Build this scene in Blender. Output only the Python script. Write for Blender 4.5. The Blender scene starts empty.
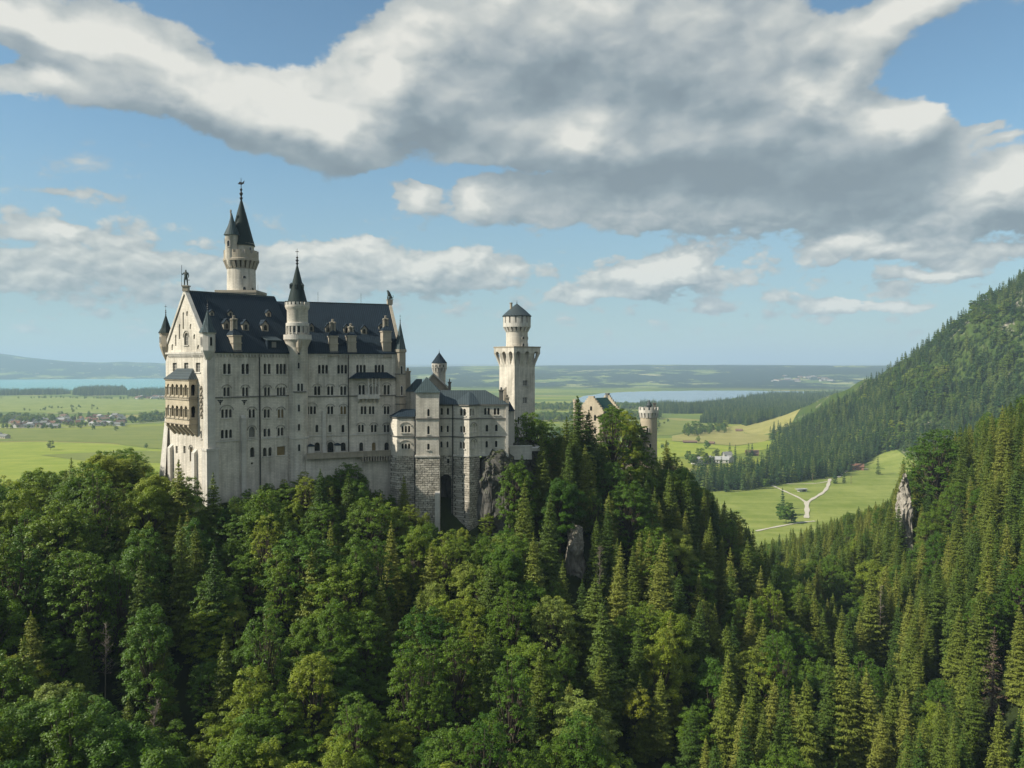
import bpy, bmesh, math, random
import numpy as np
from mathutils import Vector, Matrix, geometry

sc = bpy.context.scene
COL = sc.collection
R = math.radians

# ------------------------------------------------------------------ camera
W_PX, H_PX, F_PX, HOR = 1024, 768, 800.0, 366.0
PITCH = math.atan((384 - HOR) / F_PX)
cam_d = bpy.data.cameras.new('camera')
cam_d.sensor_width = 36.0
cam_d.lens = F_PX / W_PX * 36.0
cam_d.clip_start = 0.5
cam_d.clip_end = 120000
cam = bpy.data.objects.new('camera', cam_d)
cam.location = (0, 0, 0)
cam.rotation_euler = (math.pi / 2 - PITCH, 0, 0)
COL.objects.link(cam)
sc.camera = cam

# ------------------------------------------------------------------ render and exposure
sc.view_settings.view_transform = 'Standard'
sc.view_settings.look = 'None'
sc.view_settings.gamma = 1.0
sc.view_settings.exposure = 0.45
sc.cycles.max_bounces = 5
sc.cycles.diffuse_bounces = 2
sc.cycles.glossy_bounces = 1
sc.cycles.transmission_bounces = 3
sc.cycles.transparent_max_bounces = 6
sc.cycles.volume_bounces = 1
sc.cycles.use_denoising = True
sc.cycles.use_adaptive_sampling = True
sc.cycles.adaptive_threshold = 0.015
sc.cycles.caustics_reflective = False
sc.cycles.caustics_refractive = False

# ------------------------------------------------------------------ sun
SUN_EL = R(38)
sh = Vector((-0.955, -0.30)).normalized()
SUN = Vector((sh.x * math.cos(SUN_EL), sh.y * math.cos(SUN_EL), math.sin(SUN_EL)))
sun_d = bpy.data.lights.new('sun', 'SUN')
sun_d.energy = 4.9
sun_d.angle = R(0.5)
sun_d.color = (1.0, 0.93, 0.80)
sun = bpy.data.objects.new('sun', sun_d)
sun.rotation_euler = SUN.to_track_quat('Z', 'Y').to_euler()
sun.location = SUN * 500
COL.objects.link(sun)

# ------------------------------------------------------------------ node helper
class NT:
    def __init__(s, tree):
        s.t = tree
        s.n = tree.nodes
        s.l = tree.links
    def node(s, typ, props=None, **inp):
        n = s.n.new(typ)
        for k, v in (props or {}).items():
            setattr(n, k, v)
        for k, v in inp.items():
            s.put(n, k, v)
        return n
    def put(s, n, k, v):
        if isinstance(k, str) and k.startswith('i') and k[1:].isdigit():
            k = int(k[1:])
        elif isinstance(k, str):
            k = k.replace('_', ' ')
        sock = n.inputs[k]
        if isinstance(v, bpy.types.NodeSocket):
            s.l.new(v, sock)
        else:
            sock.default_value = v
    def math(s, op, a, b=0.0, c=None, clamp=False):
        n = s.n.new('ShaderNodeMath')
        n.operation = op
        n.use_clamp = clamp
        s.put(n, 'i0', a)
        s.put(n, 'i1', b)
        if c is not None:
            s.put(n, 'i2', c)
        return n.outputs[0]
    def vmath(s, op, a, b=(0, 0, 0)):
        n = s.n.new('ShaderNodeVectorMath')
        n.operation = op
        s.put(n, 'i0', a)
        if op == 'SCALE':
            s.put(n, 'Scale', b)
        else:
            s.put(n, 'i1', b)
        return n.outputs['Value'] if op in ('LENGTH', 'DOT_PRODUCT', 'DISTANCE') else n.outputs[0]
    def mix(s, fac, a, b, blend='MIX'):
        n = s.n.new('ShaderNodeMix')
        n.data_type = 'RGBA'
        n.blend_type = blend
        n.clamp_factor = True
        s.put(n, 'i0', fac)
        s.put(n, 'i6', a)
        s.put(n, 'i7', b)
        return n.outputs[2]
    def mixf(s, fac, a, b):
        n = s.n.new('ShaderNodeMix')
        n.data_type = 'FLOAT'
        s.put(n, 'i0', fac)
        s.put(n, 'i2', a)
        s.put(n, 'i3', b)
        return n.outputs[0]
    def ramp(s, fac, stops, interp='LINEAR'):
        n = s.n.new('ShaderNodeValToRGB')
        n.color_ramp.interpolation = interp
        els = n.color_ramp.elements
        while len(els) < len(stops):
            els.new(0.5)
        for e, (p, c) in zip(els, stops):
            e.position = p
            e.color = (*c, 1) if len(c) == 3 else c
        s.put(n, 'i0', fac)
        return n.outputs[0]
    def smooth(s, v, a, b, lo=0.0, hi=1.0):
        n = s.n.new('ShaderNodeMapRange')
        n.interpolation_type = 'SMOOTHSTEP'
        s.put(n, 'i0', v)
        s.put(n, 'i1', a)
        s.put(n, 'i2', b)
        s.put(n, 'i3', lo)
        s.put(n, 'i4', hi)
        return n.outputs[0]
    def noise(s, vec, scale, detail=4.0, rough=0.5, dist=0.0, col=False):
        n = s.n.new('ShaderNodeTexNoise')
        s.put(n, 'Vector', vec)
        s.put(n, 'Scale', scale)
        s.put(n, 'Detail', detail)
        s.put(n, 'Roughness', rough)
        s.put(n, 'Distortion', dist)
        return n.outputs['Color'] if col else n.outputs[0]

# ------------------------------------------------------------------ world: daylight sky with clouds
world = bpy.data.worlds.new('World')
sc.world = world
world.use_nodes = True
world.node_tree.nodes.clear()
wt = NT(world.node_tree)
sky = wt.node('ShaderNodeTexSky', dict(sky_type='NISHITA', sun_disc=False))
sky.sun_elevation = SUN_EL
sky.sun_rotation = math.atan2(sh.x, sh.y)
sky.air_density = 1.0
sky.dust_density = 0.25
sky.ozone_density = 1.2
SKY_STRENGTH = 0.088

def ang(px, py):
    """bearing and elevation (radians) of a feature in the sky"""
    x, y = (px - 512) / F_PX, (HOR - py) / F_PX
    return math.atan(x), math.atan(y / math.sqrt(1 + x * x))

tc = wt.node('ShaderNodeTexCoord').outputs['Generated']
sep = wt.node('ShaderNodeSeparateXYZ', None, i0=tc)
az = wt.math('ARCTAN2', sep.outputs[0], sep.outputs[1])
el = wt.math('ARCSINE', sep.outputs[2])
base = wt.node('ShaderNodeCombineXYZ', None, i0=az, i1=el).outputs[0]
# puffs get flatter towards the horizon
el_s = wt.math('MULTIPLY', el, wt.math('ADD', 1.6, wt.math('DIVIDE', 0.06, wt.math('ADD', wt.math('MAXIMUM', el, 0.0), 0.05))))
nv = wt.node('ShaderNodeCombineXYZ', None, i0=az, i1=el_s).outputs[0]
w1 = wt.noise(nv, 9.0, 5.0, 0.62, 0.0, True)
warp = wt.vmath('MULTIPLY', wt.vmath('SUBTRACT', w1, (0.5, 0.5, 0.5)), (0.085, 0.05, 0.0))
cw = wt.vmath('ADD', base, warp)

def blobs(lst, cw=None):
    cw = cw or globals()['cw']
    acc = None
    for (px, py, rx, ry, rot, wgt) in lst:
        a, e = ang(px, py)
        k = 1.0 / F_PX
        m = wt.node('ShaderNodeMapping', dict(vector_type='TEXTURE'), i0=cw, i1=(a, e, 0), i2=(0, 0, R(rot)), i3=(rx * k, ry * k, 1))
        g = wt.node('ShaderNodeTexGradient', dict(gradient_type='QUADRATIC_SPHERE'), i0=m.outputs[0]).outputs[1]
        acc = wt.math('MULTIPLY', g, wgt) if acc is None else wt.math('MULTIPLY_ADD', g, wgt, acc)
    return acc

COVER = [(95, 66, 110, 9, -12, -0.9), (560, 178, 120, 6, 0, -0.3), (45, 32, 130, 34, -14, 1.9), (135, 42, 130, 40, -14, 1.6), (60, 82, 130, 30, 2, 1.8), (190, 98, 160, 40, -14, 2.1), (300, 118, 130, 58, -12, 2.1), (335, 145, 70, 34, 0, 1.2), (390, 85, 130, 75, 25, 1.9), (440, 110, 110, 60, 0, 1.3),
         (430, 40, 130, 55, 20, 1.2), (545, 45, 260, 110, 0, 1.9), (590, 140, 180, 60, 0, 1.8), (700, 150, 300, 90, -4, 2.3), (830, 170, 190, 70, -12, 1.7), (640, 205, 260, 34, 0, 1.1), (700, 60, 170, 90, -10, 1.4), (800, 212, 240, 34, 0, 0.9),
         (900, 14, 130, 26, 8, 1.25), (800, 40, 90, 50, -25, 0.9), (850, 72, 100, 26, 22, 1.0), (820, 98, 120, 30, -20, 1.0), (905, 118, 80, 30, 14, 1.3), (890, 150, 90, 40, 10, 1.0), (1010, 190, 80, 40, 14, 1.9), (950, 222, 190, 26, 0, 1.1),
         (272, 22, 80, 50, 12, -1.6), (350, 5, 60, 26, 0, -0.5), (5, 60, 50, 16, -10, -0.8), (990, 80, 100, 50, 0, -1.2), (520, 108, 22, 12, 0, -0.7), (440, 173, 110, 9, 0, -1.1), (600, 178, 110, 7, 0, -0.25),
         (419, 195, 30, 28, 0, 1.8), (472, 197, 50, 28, 0, 1.8), (505, 190, 40, 16, 0, 0.9), (70, 255, 330, 70, -4, 0.55), (62, 231, 46, 13, 0, 1.1), (25, 222, 60, 10, 0, 0.6), (150, 262, 120, 22, 0, 0.5), (30, 268, 120, 26, 0, 0.45),
         (400, 268, 230, 36, 0, 0.9), (300, 250, 70, 22, 0, 0.9), (362, 244, 60, 20, 0, 1.1), (440, 262, 90, 20, 0, 0.8), (400, 280, 60, 16, 0, 0.7), (500, 270, 60, 16, 0, 0.6),
         (655, 274, 100, 24, 8, 1.3), (682, 258, 50, 22, 0, 1.4), (628, 272, 50, 20, 0, 0.8), (575, 292, 60, 14, 0, 0.8), (610, 296, 70, 10, 0, 0.6), (712, 308, 40, 8, 0, 0.9), (720, 280, 50, 16, 0, 0.5),
         (840, 250, 60, 20, 0, 1.5), (885, 248, 50, 14, 0, 1.1), (975, 251, 90, 16, 0, 1.4), (937, 270, 60, 8, 0, 1.2), (824, 308, 20, 10, 0, 1.5), (850, 310, 30, 8, 0, 1.0), (890, 309, 50, 8, 0, 1.4),
         (1003, 78, 30, 11, 20, 1.2), (985, 130, 36, 10, 12, 0.9), (1000, 142, 24, 8, 10, 0.8), (300, 296, 480, 50, 0, 0.30), (760, 290, 360, 60, 0, 0.28), (75, 190, 90, 8, 0, 0.5)]
LIGHTS = [(50, 28, 150, 36, -14, 0.9), (130, 42, 140, 36, -14, 0.6), (60, 84, 140, 34, 0, 0.9), (185, 98, 150, 36, -14, 0.8), (300, 110, 130, 55, -10, 1.0), (375, 80, 90, 60, 20, 0.9), (345, 130, 70, 30, 0, 0.6), (470, 100, 80, 36, 0, 0.6), (440, 50, 90, 46, 10, 0.3),
          (575, 140, 66, 50, 0, 1.3), (600, 155, 50, 30, 0, 0.5), (570, 15, 140, 36, 0, 0.35), (419, 192, 34, 26, 0, 0.9), (472, 192, 56, 24, 0, 0.8), (850, 70, 110, 40, 20, 0.75), (815, 98, 110, 30, -20, 0.5), (910, 14, 140, 30, 8, 0.8), (915, 112, 80, 30, 14, 0.9),
          (1005, 180, 80, 26, 14, 1.2), (655, 264, 80, 18, 8, 0.9), (684, 254, 44, 16, 0, 0.7), (362, 242, 60, 14, 0, 0.7), (300, 246, 60, 14, 0, 0.5), (440, 258, 80, 14, 0, 0.5), (385, 278, 50, 12, 0, 0.6), (840, 244, 60, 16, 0, 0.9), (885, 244, 50, 12, 0, 0.8), (975, 246, 90, 14, 0, 0.9), (937, 268, 60, 10, 0, 0.7), (860, 307, 80, 12, 0, 0.9), (62, 230, 46, 12, 0, 0.8), (1003, 78, 36, 14, 0, 0.6)]
DARKS = [(700, 170, 300, 50, 0, 0.8), (830, 170, 150, 60, -10, 0.75), (640, 95, 200, 60, 0, 0.55), (720, 120, 150, 50, 0, 0.4), (530, 85, 110, 44, 0, 0.5), (880, 215, 200, 26, 0, 0.6), (1000, 222, 90, 18, 0, 0.7), (560, 205, 180, 22, 0, 0.35), (420, 140, 90, 30, 0, 0.35),
         (430, 280, 180, 12, 0, 0.35), (150, 75, 120, 16, -14, 0.35), (650, 288, 110, 10, 0, 0.4), (90, 268, 220, 20, 0, 0.3), (250, 130, 120, 14, -14, 0.25)]
cov = blobs(COVER)
cov2 = blobs([b for b in COVER if b[3] > 15], wt.vmath('ADD', cw, (-0.016, 0.034, 0.0)))
lit = wt.math('SUBTRACT', blobs(LIGHTS), blobs(DARKS))
# thin veil low in the sky
veil = wt.math('MULTIPLY', wt.smooth(el, 0.30, 0.04), wt.math('ADD', 0.42, wt.math('MULTIPLY', wt.noise(nv, 3.0, 4.0, 0.5), 0.35)))
# generic broken cloud behind and beside the view
aabs = wt.math('ABSOLUTE', az)
rest = wt.math('MULTIPLY', wt.smooth(aabs, 0.62, 0.95), wt.smooth(wt.noise(nv, 2.2, 3.0, 0.5), 0.42, 0.62))
cov = wt.math('ADD', cov, wt.math('MULTIPLY', rest, wt.smooth(el, 0.02, 0.15)))
lowsky = wt.smooth(el, 0.26, 0.12)
def billow(vec, scale, detail=2.0):
    """rounded cauliflower heads"""
    n = wt.node('ShaderNodeTexVoronoi', dict(voronoi_dimensions='2D', feature='F1', normalize=True), Vector=vec, Scale=scale, Detail=detail, Roughness=0.55)
    return wt.math('SUBTRACT', 0.86, n.outputs['Distance'])
jit = wt.vmath('SCALE', wt.vmath('SUBTRACT', wt.noise(nv, 14.0, 4.0, 0.6, 0.0, True), (0.5, 0.5, 0.5)), 0.05)
nvj = wt.vmath('ADD', nv, jit)
f0 = wt.mixf(lowsky, wt.noise(nv, 8.5, 9.0, 0.60, 0.1), wt.noise(nv, 19.0, 7.0, 0.60, 0.1))
b1 = wt.mixf(lowsky, billow(nvj, 11.0), billow(nvj, 24.0))
b2 = wt.mixf(lowsky, billow(wt.vmath('ADD', nvj, (-0.014, 0.028, 0.0)), 11.0), billow(wt.vmath('ADD', nvj, (-0.006, 0.012, 0.0)), 24.0))
f1 = wt.math('ADD', wt.math('MULTIPLY', f0, 0.65), wt.math('MULTIPLY', b1, 0.35))
dens = wt.math('ADD', cov, wt.math('MULTIPLY', wt.math('SUBTRACT', f1, 0.5), 2.2))
alpha = wt.smooth(dens, 0.14, 0.38)
alpha = wt.math('MULTIPLY', alpha, wt.smooth(el, 0.012, 0.05))
# side towards the sun is bright, the underside grey
form = wt.math('MULTIPLY', wt.math('SUBTRACT', cov, cov2), 0.30)
relief = wt.math('MULTIPLY', wt.math('SUBTRACT', b1, b2), 0.85)
br = wt.math('ADD', wt.math('ADD', 0.46, wt.math('MULTIPLY', lit, 0.46)), wt.math('ADD', relief, form))
br = wt.math('ADD', br, wt.math('MULTIPLY', wt.math('SUBTRACT', f1, 0.5), 0.55))
br = wt.math('ADD', br, wt.math('MULTIPLY', lowsky, 0.10))
br = wt.math('SUBTRACT', br, wt.math('MULTIPLY', wt.smooth(dens, 0.9, 2.8), 0.12), clamp=True)
ccol = wt.ramp(br, [(0.0, (0.215, 0.262, 0.295)), (0.25, (0.27, 0.325, 0.355)), (0.5, (0.40, 0.44, 0.455)), (0.75, (0.57, 0.59, 0.565)), (1.0, (0.80, 0.785, 0.72))])
bg_sky = wt.node('ShaderNodeBackground', None, Color=wt.mix(1.0, sky.outputs[0], (0.86, 1.06, 1.06, 1), 'MULTIPLY'), Strength=SKY_STRENGTH)
sky_col = wt.node('ShaderNodeBackground', None, Color=(0.215, 0.295, 0.36, 1), Strength=1.0)
bg_low = wt.node('ShaderNodeMixShader', None, i0=veil, i1=bg_sky.outputs[0], i2=sky_col.outputs[0])
bg_cl = wt.node('ShaderNodeBackground', None, Color=ccol, Strength=0.76)
mixs = wt.node('ShaderNodeMixShader', None, i0=wt.math('MULTIPLY', alpha, 0.96), i1=bg_low.outputs[0], i2=bg_cl.outputs[0])
wout = wt.node('ShaderNodeOutputWorld', None, Surface=mixs.outputs[0])
world.cycles.sampling_method = 'MANUAL'
world.cycles.sample_map_resolution = 512

# ------------------------------------------------------------------ measuring helpers
cp, sp = math.cos(PITCH), math.sin(PITCH)
def ray(px, py):
    x, y = (px - 512) / F_PX, (384 - py) / F_PX
    return Vector((x, cp + y * sp, -sp + y * cp))
def at_depth(px, py, Y):
    d = ray(px, py)
    return d * (Y / d.y)
def on_level(px, py, z):
    d = ray(px, py)
    return d * (z / d.z)
def project(X, Y, Z):
    a = Y * cp - Z * sp
    b = Y * sp + Z * cp
    return 512 + F_PX * X / a, 384 - F_PX * b / a

PLAIN = -150.0

# ------------------------------------------------------------------ mesh helpers
class MB:
    def __init__(s):
        s.v, s.f, s.m, s.mi, s.M = [], [], [], 0, Matrix.Identity(4)
    def add(s, vs, fs):
        o = len(s.v)
        s.v += [tuple(s.M @ Vector(p)) for p in vs]
        for f in fs:
            s.f.append([i + o for i in f])
            s.m.append(s.mi)
        return s
    def box(s, x0, x1, y0, y1, z0, z1):
        return s.add([(x0, y0, z0), (x1, y0, z0), (x1, y1, z0), (x0, y1, z0), (x0, y0, z1), (x1, y0, z1), (x1, y1, z1), (x0, y1, z1)],
                     [(3, 2, 1, 0), (4, 5, 6, 7), (0, 1, 5, 4), (1, 2, 6, 5), (2, 3, 7, 6), (3, 0, 4, 7)])
    def prism(s, poly, z0, z1, k=1.0, c=None):
        """vertical prism; the top is scaled by k about c"""
        n = len(poly)
        if c is None:
            c = (sum(p[0] for p in poly) / n, sum(p[1] for p in poly) / n)
        top = [(c[0] + (p[0] - c[0]) * k, c[1] + (p[1] - c[1]) * k, z1) for p in poly]
        vs = [(p[0], p[1], z0) for p in poly] + top
        fs = [(i, (i + 1) % n, (i + 1) % n + n, i + n) for i in range(n)] + [tuple(range(n))[::-1], tuple(range(n, 2 * n))]
        return s.add(vs, fs)
    def pyramid(s, poly, z0, apex):
        n = len(poly)
        return s.add([(p[0], p[1], z0) for p in poly] + [apex], [(i, (i + 1) % n, n) for i in range(n)] + [tuple(range(n))[::-1]])
    def lathe(s, prof, cx=0, cy=0, n=28, a0=0.0, ph=0.0):
        vs, fs = [], []
        for (r, z) in prof:
            for i in range(n):
                a = ph + 2 * math.pi * i / n
                vs.append((cx + r * math.cos(a), cy + r * math.sin(a), z))
        for j in range(len(prof) - 1):
            for i in range(n):
                k = (i + 1) % n
                fs.append((j * n + i, j * n + k, (j + 1) * n + k, (j + 1) * n + i))
        fs.append(tuple(range(n))[::-1])
        fs.append(tuple(range((len(prof) - 1) * n, len(prof) * n)))
        return s.add(vs, fs)
    def tube(s, pts, rad, n=6):
        """tube through points, rad a number or list"""
        vs, fs = [], []
        pts = [Vector(p) for p in pts]
        for j, p in enumerate(pts):
            d = (pts[min(j + 1, len(pts) - 1)] - pts[max(j - 1, 0)]).normalized()
            a = d.orthogonal().normalized()
            b = d.cross(a)
            r = rad[j] if isinstance(rad, (list, tuple)) else rad
            for i in range(n):
                t = 2 * math.pi * i / n
                vs.append(p + (a * math.cos(t) + b * math.sin(t)) * r)
        for j in range(len(pts) - 1):
            for i in range(n):
                k = (i + 1) % n
                fs.append((j * n + i, j * n + k, (j + 1) * n + k, (j + 1) * n + i))
        fs.append(tuple(range(n))[::-1])
        fs.append(tuple(range((len(pts) - 1) * n, len(pts) * n)))
        return s.add(vs, fs)
    def wall(s, outer, holes, fn, depth=0.5):
        """flat wall with real openings; fn(a, z, inward) gives the point"""
        polys = [[Vector((a, z, 0)) for a, z in outer]] + [[Vector((a, z, 0)) for a, z in h] for h in holes]
        flat = [p for poly in polys for p in poly]
        tris = geometry.tessellate_polygon(polys)
        s.add([fn(p.x, p.y, 0) for p in flat], [tuple(t) for t in tris])
        for h in holes:
            n = len(h)
            s.add([fn(a, z, 0) for a, z in h] + [fn(a, z, depth) for a, z in h], [(i, (i + 1) % n, (i + 1) % n + n, i + n) for i in range(n)])
        return s
    def build(s, name, mats, parent=None, loc=(0, 0, 0), rz=0.0, smooth=False):
        me = bpy.data.meshes.new(name)
        me.from_pydata(s.v, [], s.f)
        mats = mats if isinstance(mats, (list, tuple)) else [mats]
        for m in mats:
            me.materials.append(m)
        if len(mats) > 1:
            me.polygons.foreach_set('material_index', s.m)
        bm = bmesh.new()
        bm.from_mesh(me)
        bmesh.ops.recalc_face_normals(bm, faces=bm.faces)
        bm.to_mesh(me)
        bm.free()
        if smooth:
            me.polygons.foreach_set('use_smooth', [True] * len(me.polygons))
            if hasattr(me, 'set_sharp_from_angle'):
                me.set_sharp_from_angle(angle=R(38))
        me.update()
        return link(name, me, parent, loc, rz)

def link(name, me, parent=None, loc=(0, 0, 0), rz=0.0):
    o = bpy.data.objects.new(name, me)
    COL.objects.link(o)
    o.parent = parent
    o.location = loc
    o.rotation_euler = (0, 0, rz)
    return o
def tag(o, label, cat, group=None):
    o['label'] = label
    o['category'] = cat
    if group:
        o['group'] = group
    return o
def thing(name, label, cat, loc=(0, 0, 0), rz=0.0, group=None):
    return tag(link(name, None, None, loc, rz), label, cat, group)
def kind(o, k):
    o['kind'] = k
    return o

# numpy value noise for terrain and rocks
_rng = np.random.RandomState(7)
_perm = _rng.rand(256, 256)
def vnoise(x, y):
    xi, yi = np.floor(x).astype(int), np.floor(y).astype(int)
    fx, fy = x - xi, y - yi
    fx, fy = fx * fx * (3 - 2 * fx), fy * fy * (3 - 2 * fy)
    g = lambda a, b: _perm[a % 256, b % 256]
    return (g(xi, yi) * (1 - fx) + g(xi + 1, yi) * fx) * (1 - fy) + (g(xi, yi + 1) * (1 - fx) + g(xi + 1, yi + 1) * fx) * fy
def fbm(x, y, o=4):
    r, a, t = 0, 0.5, 0
    for i in range(o):
        r = r + a * vnoise(x * 2 ** i + 13.1 * i, y * 2 ** i + 7.7 * i)
        t += a
        a *= 0.5
    return r / t
def sstep(x, a, b):
    t = np.clip((x - a) / (b - a), 0, 1)
    return t * t * (3 - 2 * t)
# ------------------------------------------------------------------ materials
def new_mat(name):
    m = bpy.data.materials.new(name)
    m.use_nodes = True
    m.node_tree.nodes.clear()
    t = NT(m.node_tree)
    return m, t
def finish(t, bsdf, bump=None, strength=0.4, dist=0.1):
    if bump is not None:
        b = t.node('ShaderNodeBump', None, Strength=strength, Distance=dist, Height=bump)
        t.l.new(b.outputs[0], bsdf.inputs['Normal'])
    t.node('ShaderNodeOutputMaterial', None, Surface=bsdf.outputs[0])
def bsdf(t, col, rough=0.85, spec=0.25):
    n = t.node('ShaderNodeBsdfPrincipled', None, Roughness=rough)
    t.put(n, 'Base Color', col if isinstance(col, bpy.types.NodeSocket) else (*col, 1))
    t.put(n, 'Specular IOR Level', spec)
    return n
def simple(name, col, rough=0.8, spec=0.25, vary=0.25, scale=1.5):
    m, t = new_mat(name)
    p = t.node('ShaderNodeTexCoord').outputs['Object']
    n = t.noise(p, scale, 5, 0.6)
    c = t.mix(n, (*[k * (1 - vary) for k in col], 1), (*[min(1, k * (1 + vary)) for k in col], 1))
    finish(t, bsdf(t, c, rough, spec), n, 0.2, 0.05)
    return m
def stone(name, c1, c2, mortar, bw=1.1, rh=0.42, stain=0.5, bump=0.35, msize=0.018):
    """coursed masonry with weather streaks"""
    m, t = new_mat(name)
    p = t.node('ShaderNodeTexCoord').outputs['Object']
    s = t.node('ShaderNodeSeparateXYZ', None, i0=p)
    a = t.math('ADD', s.outputs[0], s.outputs[1])
    v = t.node('ShaderNodeCombineXYZ', None, i0=a, i1=s.outputs[2]).outputs[0]
    br = t.node('ShaderNodeTexBrick', None, Vector=v, Scale=1.0)
    br.inputs['Color1'].default_value = (*c1, 1)
    br.inputs['Color2'].default_value = (*c2, 1)
    br.inputs['Mortar'].default_value = (*mortar, 1)
    br.inputs['Mortar Size'].default_value = msize
    br.inputs['Mortar Smooth'].default_value = 0.4
    br.inputs['Bias'].default_value = 0.0
    br.inputs['Brick Width'].default_value = bw
    br.inputs['Row Height'].default_value = rh
    big = t.noise(p, 0.13, 5, 0.6)
    st = t.vmath('MULTIPLY', p, (1.3, 1.3, 0.09))
    streak = t.noise(st, 0.8, 5, 0.65)
    dirt = t.math('MULTIPLY', t.smooth(t.math('ADD', t.math('MULTIPLY', big, 0.55), t.math('MULTIPLY', streak, 0.55)), 0.44, 0.74), stain)
    c = t.mix(dirt, br.outputs[0], (0.20, 0.185, 0.15, 1))
    fine = t.noise(p, 0.9, 8, 0.75)
    c = t.mix(0.5, c, t.mix(fine, (0.35, 0.35, 0.35, 1), (1.05, 1.03, 1.0, 1)), 'MULTIPLY')
    c = t.mix(0.0, c, c)
    h = t.math('ADD', t.math('MULTIPLY', br.outputs[1], -0.6), t.math('MULTIPLY', fine, 0.6))
    finish(t, bsdf(t, c, 0.9, 0.15), h, bump, 0.06)
    return m
LIMESTONE = stone('limestone', (0.82, 0.765, 0.66), (0.72, 0.67, 0.575), (0.52, 0.48, 0.41), stain=0.62, msize=0.03)
LIME_TRIM = stone('limestone_trim', (0.70, 0.67, 0.60), (0.64, 0.61, 0.55), (0.55, 0.52, 0.46), bw=1.6, rh=0.5, stain=0.5)
SANDSTONE = stone('sandstone', (0.60, 0.52, 0.385), (0.53, 0.46, 0.34), (0.42, 0.36, 0.26), bw=1.2, rh=0.5, stain=0.35)
DORMERSTONE = stone('grey_dormer_stone', (0.34, 0.31, 0.25), (0.28, 0.255, 0.205), (0.2, 0.185, 0.15), bw=1.2, rh=0.5, stain=0.5)
TANSTONE = stone('tan_stone', (0.50, 0.44, 0.345), (0.45, 0.395, 0.31), (0.36, 0.315, 0.25), bw=1.2, rh=0.5, stain=0.5)
HOODSTONE = simple('weathered_hood_stone', (0.27, 0.255, 0.22), 0.9, 0.1)
GREYTRIM = simple('grey_string_course', (0.15, 0.145, 0.13), 0.9, 0.1)
def rubble_mat():
    m, t = new_mat('rubble_masonry')
    p = t.node('ShaderNodeTexCoord').outputs['Object']
    s = t.node('ShaderNodeSeparateXYZ', None, i0=p)
    a = t.math('ADD', s.outputs[0], s.outputs[1])
    v = t.node('ShaderNodeCombineXYZ', None, i0=a, i1=s.outputs[2]).outputs[0]
    v = t.vmath('ADD', v, t.vmath('SCALE', t.vmath('SUBTRACT', t.noise(v, 1.2, 2, 0.5, 0, True), (0.5, 0.5, 0.5)), 0.35))
    br = t.node('ShaderNodeTexBrick', None, Vector=v, Scale=1.0)
    br.inputs['Color1'].default_value = (0.62, 0.57, 0.48, 1)
    br.inputs['Color2'].default_value = (0.36, 0.33, 0.27, 1)
    br.inputs['Mortar'].default_value = (0.10, 0.095, 0.08, 1)
    br.inputs['Mortar Size'].default_value = 0.05
    br.inputs['Mortar Smooth'].default_value = 0.3
    br.inputs['Brick Width'].default_value = 1.25
    br.inputs['Row Height'].default_value = 0.62
    big = t.noise(p, 0.25, 5, 0.6)
    dark = t.smooth(t.noise(p, 1.5, 3, 0.6), 0.56, 0.63)
    c = t.mix(t.math('MULTIPLY', dark, 0.8), br.outputs[0], (0.10, 0.095, 0.08, 1))
    c = t.mix(t.smooth(big, 0.5, 0.75), c, (0.24, 0.22, 0.18, 1))
    h = t.math('ADD', t.math('MULTIPLY', br.outputs[1], -1.0), t.noise(p, 3, 5, 0.7))
    finish(t, bsdf(t, c, 0.95, 0.1), h, 1.0, 0.25)
    return m
RUBBLE = rubble_mat()
def roof_mat(name, col, col2, seam=0.7, rough=0.55, spec=0.2):
    """sheet roofing with standing seams running down the slope"""
    m, t = new_mat(name)
    p = t.node('ShaderNodeTexCoord').outputs['Object']
    w = t.node('ShaderNodeTexWave', dict(wave_type='BANDS', bands_direction='X'), Vector=p, Scale=seam)
    w.inputs['Distortion'].default_value = 0.0
    sm = t.smooth(w.outputs[1], 0.86, 1.0)
    n = t.noise(p, 0.35, 6, 0.65)
    n2 = t.noise(t.vmath('MULTIPLY', p, (1.8, 0.25, 0.25)), 1.2, 4, 0.6)
    c = t.mix(t.math('ADD', t.math('MULTIPLY', n, 0.6), t.math('MULTIPLY', n2, 0.4)), (*col, 1), (*col2, 1))
    c = t.mix(t.math('MULTIPLY', sm, 0.5), c, (*[k * 1.7 + 0.01 for k in col2], 1))
    finish(t, bsdf(t, c, rough, spec), t.math('ADD', sm, t.math('MULTIPLY', n2, 0.4)), 0.5, 0.06)
    return m
SLATE = roof_mat('dark_slate_roof', (0.005, 0.010, 0.016), (0.021, 0.036, 0.050), 0.55, 0.75, 0.12)
LEADROOF = roof_mat('grey_lead_roof', (0.022, 0.032, 0.036), (0.06, 0.078, 0.082), 0.5, 0.5)
COPPER = roof_mat('copper_green_roof', (0.019, 0.034, 0.038), (0.055, 0.082, 0.086), 0.6, 0.6)
SPIRE = roof_mat('dark_green_spire', (0.008, 0.016, 0.015), (0.024, 0.040, 0.037), 1.2, 0.6, 0.15)
GREENROOF = roof_mat('green_gatehouse_roof', (0.012, 0.05, 0.045), (0.03, 0.085, 0.075), 0.6, 0.6)
GLASS = simple('dark_window_glass', (0.012, 0.013, 0.015), 0.15, 0.5, 0.3, 0.6)
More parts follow.
